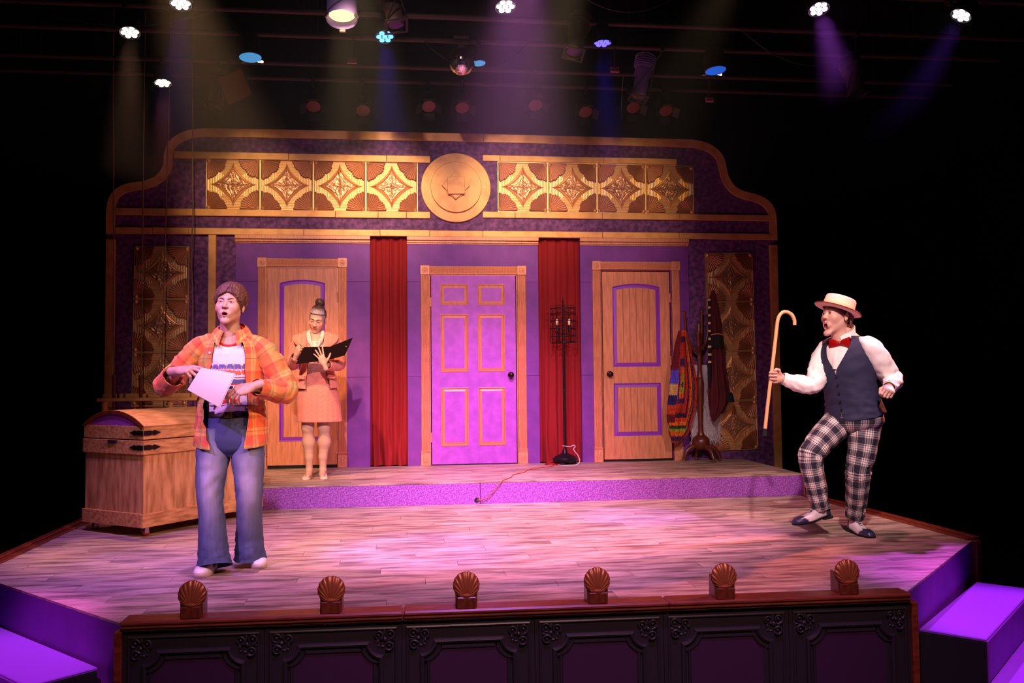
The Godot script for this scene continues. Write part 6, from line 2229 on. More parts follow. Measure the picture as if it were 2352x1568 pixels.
func cane_man():
	var o := thing("person", "man in straw boater, navy waistcoat and check trousers, shouting with one foot raised", "person", Vector3(2.4, 0, 3.55))
	var skin := Color(0.58, 0.34, 0.26)
	var B := MB.new()
	var z := 1.07
	var hb := Basis(Vector3.UP, -1.30) * Basis(Vector3.RIGHT, -0.20) * Basis(Vector3.BACK, 0.03)
	var ht := Transform3D(hb.scaled(Vector3.ONE * z), V(-0.060, 1.563, -0.005))
	head(B, ht, {"skin": skin, "lip": Color(0.52, 0.17, 0.15), "jaw": 0.030, "gape": 0.017, "mouth_w": 0.021, "eye": 1.0, "neck": V(0.0, -0.24, -0.085), "neck_r": 0.056, "blush": Color(0.60, 0.28, 0.22), "shadow": Color(0.45, 0.25, 0.20)})
	core(B, [[V(0.0, 1.45, -0.01), V(0.0, 1.36, -0.02), 0.056, 0.075], [V(-0.03, 1.31, -0.06), V(0.03, 1.31, 0.06), 0.035, 0.035], [V(0.0, 1.30, 0), V(0.03, 1.05, 0), 0.115, 0.11], [V(0.03, 1.05, 0), V(0.05, 0.88, 0.0), 0.10, 0.10], [V(0.02, 0.84, -0.04), V(-0.265, 0.58, -0.005), 0.085, 0.056], [V(-0.265, 0.58, -0.005), V(-0.205, 0.17, -0.01), 0.054, 0.038], [V(0.08, 0.82, 0.03), V(0.055, 0.46, 0.025), 0.075, 0.056], [V(0.055, 0.46, 0.025), V(0.096, 0.09, -0.125), 0.054, 0.038], [V(-0.075, 1.335, -0.12), V(-0.205, 1.08, -0.05), 0.046, 0.038], [V(-0.205, 1.08, -0.05), V(-0.475, 1.122, -0.03), 0.038, 0.026], [V(0.09, 1.325, 0.14), V(0.265, 1.13, 0.11), 0.036, 0.036], [V(0.265, 1.13, 0.11), V(0.172, 1.052, 0.262), 0.04, 0.027]], V(-0.54, 0.03, -0.27), V(0.36, 1.48, 0.34), skin)
	# the right fist closes round the cane from behind, fingertips towards the house
	hand_into(B, frame_of(V(-0.470, 1.122, -0.030), V(-1.0, 0.10, 0.04), V(0.10, 0.0, -1.0), false), [[58, 72, 50], [62, 76, 52], [66, 78, 54], [70, 80, 56]], [4, 1, -2, -5], [V(0.75, 0.5, -0.45), V(0.1, 0.85, -0.6), V(-0.3, 0.75, -0.6)], 0.98, skin)
	hand_into(B, frame_of(V(0.172, 1.052, 0.264), V(-0.48, -0.22, 0.85), V(0.35, 0.75, 0.4), true), [[70, 84, 52], [74, 86, 54], [76, 88, 56], [78, 88, 58]], [2, 0, -2, -4], [V(0.6, 0.65, -0.5), V(-0.3, 0.75, -0.7), V(-0.9, 0.35, -0.4)], 1.0, skin)
	part("body", B, M.skin, o)
	for x in [-1.0, 1.0]:
		eye(o, ht, x, Vector2(-0.1, 0.05), 1.0)
		brow(o, ht, x, 0.010, 0.002, M.hair_brown)
	# teeth behind the lips
	var m := MB.new()
	m.tube([ht * V(-0.012, -0.0655, 0.083), ht * V(-0.006, -0.0655, 0.0875), ht * V(0.006, -0.0655, 0.0875), ht * V(0.012, -0.0655, 0.083)], 0.004, 8)
	part("teeth", m, M.tee_white, o)
	var locks := []
	for x in [-1.0, 1.0]:
		for q in [[V(0.07 * x, 0.06, 0.03), V(0.079 * x, 0.0, 0.012)], [V(0.074 * x, 0.05, -0.02), V(0.078 * x, 0.01, -0.03)], [V(0.074 * x, 0.03, -0.05), V(0.066 * x, -0.055, -0.065)], [V(0.05 * x, 0.02, -0.09), V(0.045 * x, -0.08, -0.085)]]:
			locks.append([[q[0], q[1]], 0.011, 0.007])
	part("hair", hair_mesh([[V(0, 0.035, -0.022), V(0.0775, 0.086, 0.095)]], [[V(0, -0.050, 0.07), V(0.079, 0.108, 0.068)], [V(0, -0.12, 0.02), V(0.12, 0.085, 0.13)], [V(0, 0.16, 0), V(0.15, 0.08, 0.15)]], locks, ht), M.hair_brown, o)
	# boater
	var hat := thing("straw_boater", "cream straw boater hat on the shouting man's head", "hat", Vector3(2.4, 0, 3.55))
	var up := V(0.33 * 0.89 + 0.16 * 0.46, 1.0, 0.33 * 0.46 - 0.16 * 0.89).normalized()
	var ax := (V(0.89, 0, 0.46) - up * up.dot(V(0.89, 0, 0.46))).normalized()
	var bt := Transform3D(Basis(ax, up, ax.cross(up)), V(-0.054, 1.602, -0.005))
	m = MB.new()
	m.lathe([Vector2(0.106, 0.0), Vector2(0.140, 0.0), Vector2(0.164, 0.006), Vector2(0.168, 0.011), Vector2(0.163, 0.014), Vector2(0.140, 0.010), Vector2(0.110, 0.010)], 48, bt, 0.3)
	var brim := part("brim", m, M.straw, hat)
	m = MB.new()
	m.lathe([Vector2(0.1115, 0.006), Vector2(0.110, 0.05), Vector2(0.107, 0.090), Vector2(0.101, 0.099), Vector2(0.085, 0.103), Vector2(0.0, 0.105)], 48, bt, 0.5)
	part("crown", m, M.straw, hat)
	m = MB.new()
	m.lathe([Vector2(0.1130, 0.010), Vector2(0.1125, 0.040), Vector2(0.1095, 0.042)], 48, bt)
	part("hat_band", m, M.cream, hat)
	m = MB.new()
	m.lathe([Vector2(0.162, 0.0050), Vector2(0.1695, 0.0105), Vector2(0.162, 0.0152)], 48, bt)
	part("brim_binding", m, M.red_satin, brim)
	# shirt and waistcoat; the chest is turned towards the left of the stage
	var f := V(-0.84, 0, 0.54)
	m = MB.new()
	loft(m, [[V(0.055, 0.90, -0.01), 0.172, 0.140], [V(0.03, 1.05, -0.01), 0.162, 0.140], [V(0.0, 1.22, -0.01), 0.172, 0.146], [V(0.0, 1.32, -0.005), 0.165, 0.125], [V(0.0, 1.385, 0.0), 0.115, 0.095, -0.03], [V(0.0, 1.42, 0.0), 0.070, 0.068, -0.04]], f, {"level": true, "hem": false, "seg": 40, "wr": 0.005})
	var sh := part("shirt", m, M.shirt_white, o)
	m = MB.new()
	loft(m, [[V(0.0, 1.405, 0.0), 0.074, 0.074, -0.035], [V(-0.002, 1.445, -0.002), 0.070, 0.070, -0.035], [V(-0.002, 1.468, -0.002), 0.069, 0.069, -0.04]], f, {"level": true, "seg": 36, "sub": 3, "wr": 0.001})
	part("stand_collar", m, M.shirt_white, sh)
	m = MB.new()
	for x in [-1.0, 1.0]:
		var side: Vector3 = V(0.54, 0, 0.84) * x
		var c := V(0.0, 1.395, 0.0) + f * 0.080
		m.face([c + side * 0.004 + V(0, 0.02, 0), c + side * 0.045 + V(0.01, 0.045, -0.008), c + side * 0.038 + V(0, 0.008, 0.004), c + side * 0.012 + V(0, -0.012, 0.006)], f)
	part("wing_collar", m, M.shirt_white, sh)
	m = MB.new()
	var front := PackedVector3Array()
	for i in 12:
		for k in 5:
			var u := k / 4.0 * 2.0 - 1.0
			front.append(V(0.0, lerpf(1.365, 1.185, i / 11.0), -0.008) + f * lerpf(0.100, 0.149, smoothstep(0.0, 0.6, i / 11.0)) + V(0.54, 0, 0.84) * u * 0.016 + f * (0.004 * (1.0 - u * u)))
	m.grid(front, 5, 12, false, f)
	part("shirt_placket", m, M.shirt_white, sh)
	for a in [[[V(-0.02, 1.385, -0.07), V(-0.065, 1.355, -0.125), V(-0.115, 1.285, -0.13), V(-0.170, 1.18, -0.09), V(-0.208, 1.095, -0.052), V(-0.248, 1.072, -0.046), V(-0.325, 1.080, -0.04), V(-0.405, 1.100, -0.035), V(-0.458, 1.118, -0.032)], [0.034, 0.056, 0.068, 0.070, 0.068, 0.067, 0.060, 0.052, 0.042], 3.0], [[V(0.055, 1.385, 0.10), V(0.080, 1.368, 0.138), V(0.115, 1.325, 0.152), V(0.170, 1.255, 0.142), V(0.232, 1.172, 0.12), V(0.275, 1.122, 0.11), V(0.262, 1.098, 0.158), V(0.215, 1.074, 0.212), V(0.182, 1.058, 0.248)], [0.030, 0.056, 0.073, 0.078, 0.074, 0.072, 0.064, 0.055, 0.046], 6.0]]:
		m = MB.new()
		var keys := []
		for i in 9:
			keys.append([a[0][i], a[1][i], a[1][i]])
		loft(m, keys, V(-0.2, 0.5, 1), {"seg": 36, "wr": 0.010, "wf": 12.0, "seed": a[2], "folds": [[0.30, 0.12, 0.009, 70.0, 1.8, 0.5], [0.5, 0.12, 0.006, 80.0, 1.2, 2.0]]})
		var sl := part("sleeve", m, M.shirt_white, sh)
		m = MB.new()
		var e: Vector3 = a[0][8]
		var d: Vector3 = (a[0][7] - e).normalized()
		loft(m, [[e - d * 0.012, 0.040, 0.040], [e + d * 0.02, 0.043, 0.043], [e + d * 0.05, 0.045, 0.045]], V(-0.2, 0.5, 1), {"seg": 28, "sub": 3, "wr": 0.002})
		part("cuff", m, M.shirt_white, sl)
	m = MB.new()
	loft(m, [[V(0.004, 1.420, 0.0), 0.098, 0.088, 0.0, 0.85, 0.85], [V(0.004, 1.388, 0.0), 0.140, 0.110, 0.0, 0.68, 0.68], [V(0.004, 1.33, -0.005), 0.182, 0.140, 0.0, 0.50, 0.50], [V(0.006, 1.25, -0.01), 0.198, 0.158, 0.0, 0.28, 0.28], [V(0.014, 1.165, -0.01), 0.196, 0.162, 0.0, 0.03, 0.03], [V(0.030, 1.06, -0.01), 0.190, 0.160, 0.0, 0.0, 0.0], [V(0.048, 0.95, -0.01), 0.200, 0.164, -0.01, 0.0, 0.0], [V(0.058, 0.885, -0.01), 0.212, 0.172, -0.03, 0.03, 0.03], [V(0.060, 0.866, -0.01), 0.214, 0.174, -0.045, 0.10, 0.10]], f, {"level": true, "open": true, "seg": 64, "wr": 0.006, "wf": 8.0, "hem": false, "folds": [[0.45, 0.22, 0.006, 60.0, 2.0, 0.5]]})
	var vest := part("waistcoat", m, M.navy_vest, o)
	for i in 5:
		m = MB.new()
		var y := 1.13 - 0.058 * i
		m.lathe([Vector2(0.0085, 0), Vector2(0.0085, 0.003), Vector2(0, 0.004)], 12, Transform3D(Basis(Vector3.UP, -1.0) * Basis(Vector3.RIGHT, PI / 2), V(lerpf(0.018, 0.050, i / 4.0), y, -0.005) + f * 0.162))
		part("button", m, M.black_metal, vest)
	m = MB.new()
	for x in [-1.0, 1.0]:
		var c := V(0.004, 1.366, 0.012) + f * 0.096
		var sd: Vector3 = V(0.54, 0, 0.84) * x
		var p := PackedVector3Array()
		for i in 9:
			var t := i / 8.0
			for k in 13:
				var b := TAU * k / 12
				var hh := (0.012 + 0.030 * sqrt(t)) * (1.0 if t < 1.0 else 0.9)
				p.append(c + sd * (0.008 + 0.072 * t) + V(0, cos(b) * hh + 0.004 * x, 0) + f * sin(b) * (0.012 + 0.006 * sin(t * PI) + 0.004 * sin(b * 3.0) * t))
		m.grid(p, 13, 9, true)
	ellip(m, V(0.004, 1.366, 0.012) + f * 0.100, V(0.013, 0.017, 0.013))
	part("bow_tie", m, M.red_satin, o)
	# check trousers
	m = MB.new()
	loft(m, [[V(0.056, 0.93, -0.01), 0.190, 0.155], [V(0.058, 0.87, -0.01), 0.200, 0.165], [V(0.056, 0.80, 0.0), 0.195, 0.160], [V(0.05, 0.735, 0.0), 0.12, 0.10]], V(-0.8, 0, 0.6), {"level": true, "hem": false, "uw": 0.17, "seg": 44})
	var tr := part("trousers", m, M.check_trousers, o)
	m = MB.new()
	loft(m, [[V(0.03, 0.865, -0.045), 0.108, 0.108], [V(-0.05, 0.795, -0.045), 0.110, 0.110], [V(-0.15, 0.712, -0.03), 0.101, 0.102], [V(-0.235, 0.635, -0.012), 0.090, 0.092], [V(-0.282, 0.578, -0.004), 0.085, 0.087], [V(-0.278, 0.50, -0.004), 0.080, 0.082], [V(-0.258, 0.40, -0.008), 0.075, 0.076], [V(-0.234, 0.29, -0.01), 0.068, 0.070], [V(-0.212, 0.190, -0.01), 0.062, 0.064]], V(-0.85, 0.2, 0.5), {"uw": 0.091, "seg": 40, "seed": 4.0, "wr": 0.007, "wf": 9.0, "folds": [[0.42, 0.14, 0.010, 75.0, 1.5, 3.0], [0.75, 0.14, 0.007, 70.0, 1.5, 1.0]]})
	part("trouser_leg", m, M.check_trousers, tr)
	m = MB.new()
	loft(m, [[V(0.11, 0.88, 0.035), 0.110, 0.112], [V(0.10, 0.76, 0.042), 0.111, 0.113], [V(0.08, 0.62, 0.045), 0.098, 0.100], [V(0.056, 0.50, 0.040), 0.088, 0.089], [V(0.053, 0.44, 0.028), 0.086, 0.087], [V(0.066, 0.34, -0.012), 0.080, 0.081], [V(0.083, 0.22, -0.070), 0.070, 0.073], [V(0.095, 0.112, -0.120), 0.062, 0.065]], V(-0.45, 0, 0.89), {"uw": 0.091, "seg": 40, "seed": 7.0, "wr": 0.007, "wf": 9.0, "folds": [[0.42, 0.14, 0.010, 75.0, 1.5, 0.0], [0.72, 0.16, 0.010, 70.0, 1.5, 1.0]]})
	part("trouser_leg", m, M.check_trousers, tr)
	# two-tone shoes
	var tone := func(q: Vector3) -> Color:
		var navy := Color(0.035, 0.035, 0.085)
		var cream := Color(0.80, 0.72, 0.70)
		if q.z > 0.70 + 0.05 * cos(q.x * 9.0) or q.z < 0.17 or q.y < 0.10:
			return navy
		if absf(q.x) < 0.30 and q.z > 0.30 and q.z < 0.56:
			return navy
		if q.y > 0.80 and q.z < 0.42:
			return navy
		return cream
	for q in [[V(-0.135, 0.132, -0.012), Basis(Vector3.UP, -1.50) * Basis(Vector3.RIGHT, 0.14)], [V(0.088, 0.0, -0.195), Basis(Vector3.UP, 0.06)]]:
		m = MB.new()
		var so := MB.new()
		var t := Transform3D(q[1], q[0])
		shoe(m, so, t, 0.305, 0.048, 0.085, tone, 0.020, 0.010)
		var s := part("shoe", m, M.shoe_paint, o)
		part("sole", so, M.black, s)
		for k in 4:
			m = MB.new()
			var zz := 0.305 * (0.36 + 0.055 * k)
			var hy := 0.106 - 0.0105 * k
			m.tube([t * V(-0.018, hy - 0.008, zz), t * V(0, hy, zz + 0.002), t * V(0.018, hy - 0.008, zz)], 0.0022, 6)
			part("lace", m, M.tee_white, s)
	# cane
	var c := thing("cane", "pale wooden hooked cane held upright by the shouting man", "cane", Vector3(2.4, 0, 3.55))
	m = MB.new()
	m.tube(curve([V(-0.618, 0.765, 0.0), V(-0.591, 0.96, 0.0), V(-0.560, 1.17, 0.0), V(-0.530, 1.37, 0.0), V(-0.516, 1.475, 0.0), V(-0.502, 1.548, 0.0), V(-0.474, 1.588, 0.0), V(-0.440, 1.596, 0.0), V(-0.402, 1.576, 0.0), V(-0.382, 1.538, 0.0), V(-0.381, 1.502, 0.0)], 6), 0.0125, 12)
	part("shaft", m, M.cane_wood, c)
	m = MB.new()
	m.tube([V(-0.6245, 0.718, 0.0), V(-0.6175, 0.770, 0.0)], 0.014, 12)
	part("ferrule", m, M.black, c)

# ---------------------------------------------------------------- lighting rig and haze
func aim(at: Vector3, dir: Vector3) -> Transform3D:
	# local -y looks along dir
	var y := -dir.normalized()
	var x := (Vector3.RIGHT - y * y.x).normalized()
	return Transform3D(Basis(x, y, x.cross(y)), at)

func hook(o: Node3D, from: Vector3, pipe: Vector3, half: float, t: Transform3D):
	# clamp on the pipe, stem and a yoke that takes the body at its two sides
	var m := MB.new()
	m.box(pipe + Vector3(0, -0.005, 0), Vector3(0.035, 0.075, 0.075), 0.01)
	var low := pipe + Vector3(0, -0.05, 0)
	var mid := low.lerp(from, 0.25)
	m.tube([low, mid], 0.009, 8)
	part("clamp", m, M.black_metal, o)
	m = MB.new()
	var pts := []
	for k in 13:
		var a := PI * k / 12.0
		pts.append(t * Vector3(cos(a) * half * 1.08, 0.02 + sin(a) * half * 0.4, 0) if k in [0, 12] else (t * Vector3(cos(a) * half * 1.1, 0, 0)).lerp(mid, pow(sin(a), 0.7)))
	m.tube(pts, 0.007, 6)
	part("yoke", m, M.black_metal, o)

func glow(called: String, col: Color, power: float) -> StandardMaterial3D:
	var m := mat(called, col, 0.3)
	m.emission_enabled = true
	m.emission = col
	m.emission_energy_multiplier = power
	return m

func led_par(label: String, at: Vector3, dir: Vector3, pipe: Vector3, lens: StandardMaterial3D, beam: Color, energy: float, half := 11.0, size := 1.0):
	var o := thing("led_par", label, "stage light", Vector3.ZERO, 0.0)
	var t := aim(at, dir)
	var m := MB.new()
	m.lathe([Vector2(0.082, 0.0), Vector2(0.086, 0.004), Vector2(0.084, 0.02), Vector2(0.08, 0.13), Vector2(0.06, 0.165), Vector2(0.0, 0.17)].map(func(q): return q * size), 24, t, 0.5)
	m.lathe([Vector2(0.0, 0.012), Vector2(0.076, 0.012), Vector2(0.082, 0.0)].map(func(q): return q * size), 24, t, 0.2)
	part("housing", m, M.black_metal, o)
	for k in 7:
		var p := Vector3.ZERO if k == 6 else Vector3(cos(TAU * k / 6), 0, sin(TAU * k / 6)) * 0.05 * size
		m = MB.new()
		ellip(m, t * (p + Vector3(0, 0.006, 0)), Vector3(0.0225, 0.010, 0.0225) * size, t.basis, 15, 9)
		part("led_lens", m, lens, o)
	hook(o, t * Vector3(0, 0.17 * size, 0), pipe, 0.082 * size, t)
	var l: SpotLight3D = spot(t * Vector3(0, -0.03, 0), t * Vector3(0, -2.0, 0.0), beam, energy, half, 0.7, 0.07)
	l.reparent(o)
	l.name = "beam"
	return o

func profile_light(label: String, at: Vector3, dir: Vector3, pipe: Vector3, body: Material, length := 0.46):
	# long barrel with a ridged lamp house at the back and a square gel frame at the front
	var o := thing("profile_light", label, "stage light")
	var t := aim(at, dir)
	var m := MB.new()
	m.lathe([Vector2(0.082, 0.0), Vector2(0.084, 0.02), Vector2(0.074, 0.025), Vector2(0.072, length * 0.45), Vector2(0.088, length * 0.5), Vector2(0.088, length * 0.62)], 20, t, 0.5)
	part("lens_barrel", m, body, o)
	m = MB.new()
	m.lathe([Vector2(0.088, length * 0.62), Vector2(0.1, length * 0.66), Vector2(0.098, length * 0.8), Vector2(0.07, length * 0.95), Vector2(0.045, length), Vector2(0.0, length)], 20, t, 0.4)
	for k in 5:
		m.lathe([Vector2(0.09, length * (0.68 + 0.05 * k)), Vector2(0.106, length * (0.69 + 0.05 * k)), Vector2(0.09, length * (0.70 + 0.05 * k))], 20, t, 0.2)
	part("lamp_house", m, body, o)
	m = MB.new()
	m.lathe([Vector2(0.0, 0.008), Vector2(0.05, 0.006), Vector2(0.078, 0.014)], 20, t)
	part("lens", m, M.dark_glass, o)
	m = MB.new()
	for s in [[Vector3(0.085, 0, 0), Vector3(0.02, 0.006, 0.19)], [Vector3(-0.085, 0, 0), Vector3(0.02, 0.006, 0.19)], [Vector3(0, 0, 0.085), Vector3(0.15, 0.006, 0.02)], [Vector3(0, 0, -0.085), Vector3(0.15, 0.006, 0.02)]]:
		m.box(t * (s[0] + Vector3(0, -0.006, 0)), s[1], 0.001, t.basis)
	part("gel_frame", m, M.black_metal, o)
	hook(o, t * Vector3(0, length * 0.5, 0), pipe, 0.09, t)
	return o

func small_fresnel(label: String, at: Vector3, dir: Vector3, pipe: Vector3, gel: Material, group := ""):
	# squat lamp with barn-door flaps
	var o := thing("fresnel_light", label, "stage light", Vector3.ZERO, 0.0, group)
	var t := aim(at, dir)
	var m := MB.new()
	m.lathe([Vector2(0.075, 0.0), Vector2(0.078, 0.02), Vector2(0.09, 0.03), Vector2(0.09, 0.15), Vector2(0.07, 0.19), Vector2(0.0, 0.195)], 18, t, 0.5)
	part("housing", m, M.black_metal, o)
	m = MB.new()
	m.lathe([Vector2(0.0, 0.004), Vector2(0.06, 0.005), Vector2(0.075, 0.01)], 18, t)
	part("lens", m, gel, o)
	for k in 4:
		m = MB.new()
		var b := Basis(Vector3.UP, PI / 2 * k)
		var fl := t.basis * b * Basis(Vector3.RIGHT, 0.7)
		m.box(t * (b * Vector3(0, -0.03, 0.105)), Vector3(0.12, 0.003, 0.075), 0.001, fl)
		part("barn_door", m, M.black_metal, o)
	hook(o, t * Vector3(0, 0.19, 0), pipe, 0.092, t)
	return o

func build_rig():
	mat("dark_glass", Color(0.12, 0.11, 0.13), 0.1)
	mat("gel_red", Color(0.45, 0.16, 0.16), 0.4)
	mat("gel_amber", Color(0.46, 0.20, 0.06), 0.5)
	mat("rig_violet", Color(0.55, 0.45, 0.75), 0.45)
	mat("rig_brown", Color(0.26, 0.17, 0.16), 0.6)
	mat("label_pink", Color(0.72, 0.42, 0.48), 0.7)
	# bars of the grid
	var words := ["rearmost, just over the gold outline of the set", "second from the rear", "that carries the mirror ball", "that carries the two blue lamps", "nearest the audience"]
	var zs := [0.20, 0.66, 1.42, 1.97, 2.75]
	for i in 5:
		var o := thing("rig_pipe", "long black lighting bar, " + words[i], "pipe", Vector3.ZERO, 0.0, "bars of the lighting grid")
		var m := MB.new()
		m.tube([Vector3(-5.2, 4.28, zs[i]), Vector3(5.2, 4.28, zs[i])], 0.024, 12)
		part("bar", m, M.rig_brown, o)
		for x in [-4.4, -1.6, 1.4, 4.3]:
			m = MB.new()
			m.tube([Vector3(x, 4.30, zs[i]), Vector3(x, 6.2, zs[i])], 0.012, 8)
			part("drop_rod", m, M.black_metal, o)
	var y := 4.28
	var white := glow("led_white", Color(1.0, 0.93, 0.95), 7.0)
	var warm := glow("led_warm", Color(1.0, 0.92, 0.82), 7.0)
	var blue := glow("led_blue", Color(0.30, 0.62, 1.0), 4.0)
	var deep := glow("led_deep_blue", Color(0.30, 0.26, 1.0), 4.0)
	var mag := glow("led_magenta", Color(1.0, 0.72, 1.0), 8.0)
	led_par("warm white LED lamp shining down over the chest side, the higher of two", Vector3(-3.019, 4.05, 1.946), Vector3(0.10, -1, 0.32), Vector3(-3.05, y, 1.97), warm, Color(1.0, 0.72, 0.56), 10.0)
	led_par("white LED lamp with a faint violet beam, at the top edge above the singing man", Vector3(-2.454, 4.05, 2.587), Vector3(0.05, -1, 0.30), Vector3(-2.46, y, 2.75), white, Color(0.45, 0.25, 1.0), 8.0)
	led_par("small warm LED lamp with a pinkish beam, the lower of two over the chest side", Vector3(-3.093, 4.05, 0.63), Vector3(0.08, -1, 0.22), Vector3(-3.1, y, 0.66), warm, Color(1.0, 0.55, 0.55), 10.0)
	led_par("pale blue LED lamp with a deep blue beam beside the big can", Vector3(-0.901, 4.05, 2.052), Vector3(0.06, -1, 0.36), Vector3(-0.9, y, 1.97), blue, Color(0.24, 0.10, 1.0), 18.0, 10.0)
	led_par("white LED lamp with a lavender beam beside and above the mirror ball", Vector3(0.054, 4.05, 2.775), Vector3(0.05, -1, 0.36), Vector3(0.05, y, 2.75), white, Color(0.55, 0.36, 1.0), 5.0)
	led_par("flat blue LED lamp with a straight blue beam over the last door", Vector3(0.988, 4.05, 2.08), Vector3(0.03, -1, 0.08), Vector3(0.99, y, 1.97), deep, Color(0.20, 0.10, 1.0), 17.0, 8.5)
	led_par("brightest white and magenta LED lamp with a strong purple beam, above the cane player", Vector3(2.547, 4.05, 2.976), Vector3(0.02, -1, 0.42), Vector3(2.55, y, 2.75), mag, Color(0.78, 0.34, 1.0), 32.0, 12.0)
	led_par("tilted white LED lamp sending a thin violet beam inwards from the far wing", Vector3(3.768, 4.05, 2.964), Vector3(-0.62, -1, 0.05), Vector3(3.80, y, 2.75), white, Color(0.55, 0.26, 1.0), 8.0)
	# big can with a glowing mouth
	var o := thing("par_can", "large violet-lit can lamp with a cream glowing mouth at the top edge", "stage light")
	var t := aim(Vector3(-1.239, 4.05, 2.406), Vector3(0.02, -1, 0.28))
	var m := MB.new()
	m.lathe([Vector2(0.125, 0.0), Vector2(0.128, 0.01), Vector2(0.124, 0.02), Vector2(0.122, 0.28), Vector2(0.105, 0.36), Vector2(0.06, 0.40), Vector2(0.0, 0.40)], 28, t, 0.5)
	m.lathe([Vector2(0.112, 0.09), Vector2(0.116, 0.02), Vector2(0.125, 0.0)], 28, t, 0.2)
	part("can", m, M.rig_violet, o)
	m = MB.new()
	m.lathe([Vector2(0.0, 0.075), Vector2(0.07, 0.07), Vector2(0.112, 0.06)], 28, t)
	part("glowing_lens", m, glow("tungsten", Color(1.0, 0.88, 0.62), 1.6), o)
	m = MB.new()
	for k in 3:
		var a := TAU * k / 3 + 0.5
		m.box(t * Vector3(cos(a) * 0.132, -0.008, sin(a) * 0.132), Vector3(0.05, 0.03, 0.014), 0.002, t.basis * Basis(Vector3.UP, -a + PI / 2))
	part("gel_clip", m, M.steel, o)
	hook(o, t * Vector3(0, 0.2, 0), Vector3(-1.24, y + 0.25, 2.55), 0.124, t)
	var l: SpotLight3D = spot(t * Vector3(0, -0.02, 0), t * Vector3(0, -2, 0), Color(1.0, 0.82, 0.55), 7.0, 12.0, 0.8, 0.1)
	l.reparent(o)
	# fan-cooled lamps with blue lenses
	var cyan := glow("lens_cyan", Color(0.25, 0.62, 0.85), 0.75)
	var azure := glow("lens_azure", Color(0.14, 0.38, 0.85), 0.75)
	var spec := [[Vector3(-2.121, 4.05, 1.439), cyan, "lamp with a pale cyan lens and two bright clips, over the clipboard woman's door"], [Vector3(2.225, 4.05, 1.493), azure, "lamp with a bright azure lens over the coat stand"], [Vector3(-0.049, 4.05, 1.485), cyan, "lamp with a small cyan lens half hidden behind the mirror ball"]]
	for q in spec:
		o = thing("round_lamp", q[2], "stage light")
		t = aim(q[0], Vector3(0.06, -1, 0.14))
		var k: float = 0.62 if q[0].x > -1.0 and q[0].x < 1.0 else 1.0
		m = MB.new()
		m.lathe([Vector2(0.1, 0.0), Vector2(0.106, 0.01), Vector2(0.1, 0.02), Vector2(0.098, 0.16), Vector2(0.07, 0.22), Vector2(0.0, 0.225)].map(func(v): return v * k), 24, t, 0.5)
		part("housing", m, M.black_metal, o)
		m = MB.new()
		m.lathe([Vector2(0.0, -0.012), Vector2(0.06, -0.008), Vector2(0.098, 0.004)].map(func(v): return v * k), 24, t)
		part("blue_lens", m, q[1], o)
		for s in [-1.0, 1.0]:
			m = MB.new()
			m.box(t * (Vector3(0.075 * s, 0.012, -0.095) * k), Vector3(0.05, 0.018, 0.012) * k, 0.003, t.basis * Basis(Vector3.UP, 0.3 * s))
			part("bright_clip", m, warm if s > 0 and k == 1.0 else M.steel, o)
		hook(o, t * Vector3(0, 0.22 * k, 0), Vector3(q[0].x, y, 1.42), 0.1 * k, t)
	# mirror ball
	o = thing("mirror_ball", "faceted silver mirror ball hanging under the middle of the rig", "mirror ball", Vector3(-0.214, 4.05, 1.528))
	m = MB.new()
	var R := 0.128
	var rows := 22
	for i in rows:
		var a0 := PI * i / rows - PI / 2
		var a1 := PI * (i + 1) / rows - PI / 2
		var cnt := maxi(6, int(44.0 * cos((a0 + a1) / 2)))
		for j in cnt:
			var b0 := TAU * j / cnt + 0.006
			var b1 := TAU * (j + 1) / cnt - 0.006
			var c := Vector3(cos((b0 + b1) / 2) * cos((a0 + a1) / 2), sin((a0 + a1) / 2), sin((b0 + b1) / 2) * cos((a0 + a1) / 2))
			var pts := []
			for k in [[b0, a0], [b1, a0], [b1, a1], [b0, a1]]:
				pts.append(Vector3(cos(k[0]) * cos(k[1]), sin(k[1]), sin(k[0]) * cos(k[1])) * R)
			m.face(pts, c)
	part("mirror_facets", m, mat("mirror", Color(0.92, 0.90, 0.92), 0.04, 1.0), o)
	m = MB.new()
	ellip(m, Vector3.ZERO, Vector3.ONE * (R - 0.003), Basis(), 25, 15)
	part("core", m, M.black_metal, o)
	m = MB.new()
	m.lathe([Vector2(0.0, R - 0.005), Vector2(0.03, R - 0.004), Vector2(0.03, R + 0.02), Vector2(0.008, R + 0.03), Vector2(0.008, 0.24), Vector2(0.0, 0.24)], 16)
	m.box(Vector3(0, 0.2, 0), Vector3(0.15, 0.06, 0.08), 0.008)
	part("motor", m, M.rig_brown, o)
	# long profile lamps
	profile_light("violet-lit long profile lamp slanting down with a bright front edge, over the last door", Vector3(1.60, 3.93, 0.98), Vector3(-0.22, -1, 0.10), Vector3(1.72, y, 1.42), M.rig_violet, 0.50)
	profile_light("dim brown profile lamp slanting at the top edge beside the flat blue lamp", Vector3(0.74, 3.98, 2.02), Vector3(-0.25, -1, 0.3), Vector3(0.8, y, 1.97), M.rig_brown, 0.44)
	profile_light("dim slanting profile lamp with pinkish edges above the singing man", Vector3(-2.66, 3.90, 0.40), Vector3(-0.25, -1, 0.3), Vector3(-2.55, y, 0.66), M.rig_brown, 0.40)
	profile_light("dark profile lamp hanging in the far wing over the cane player", Vector3(3.43, 3.72, 1.9), Vector3(0.1, -1, 0.2), Vector3(3.40, y, 1.97), M.rig_brown, 0.44)
	profile_light("dim profile lamp at the top edge between the big can and the mirror ball", Vector3(-0.80, 4.02, 2.40), Vector3(0.2, -1, 0.3), Vector3(-0.76, y, 2.75), M.rig_brown, 0.40)
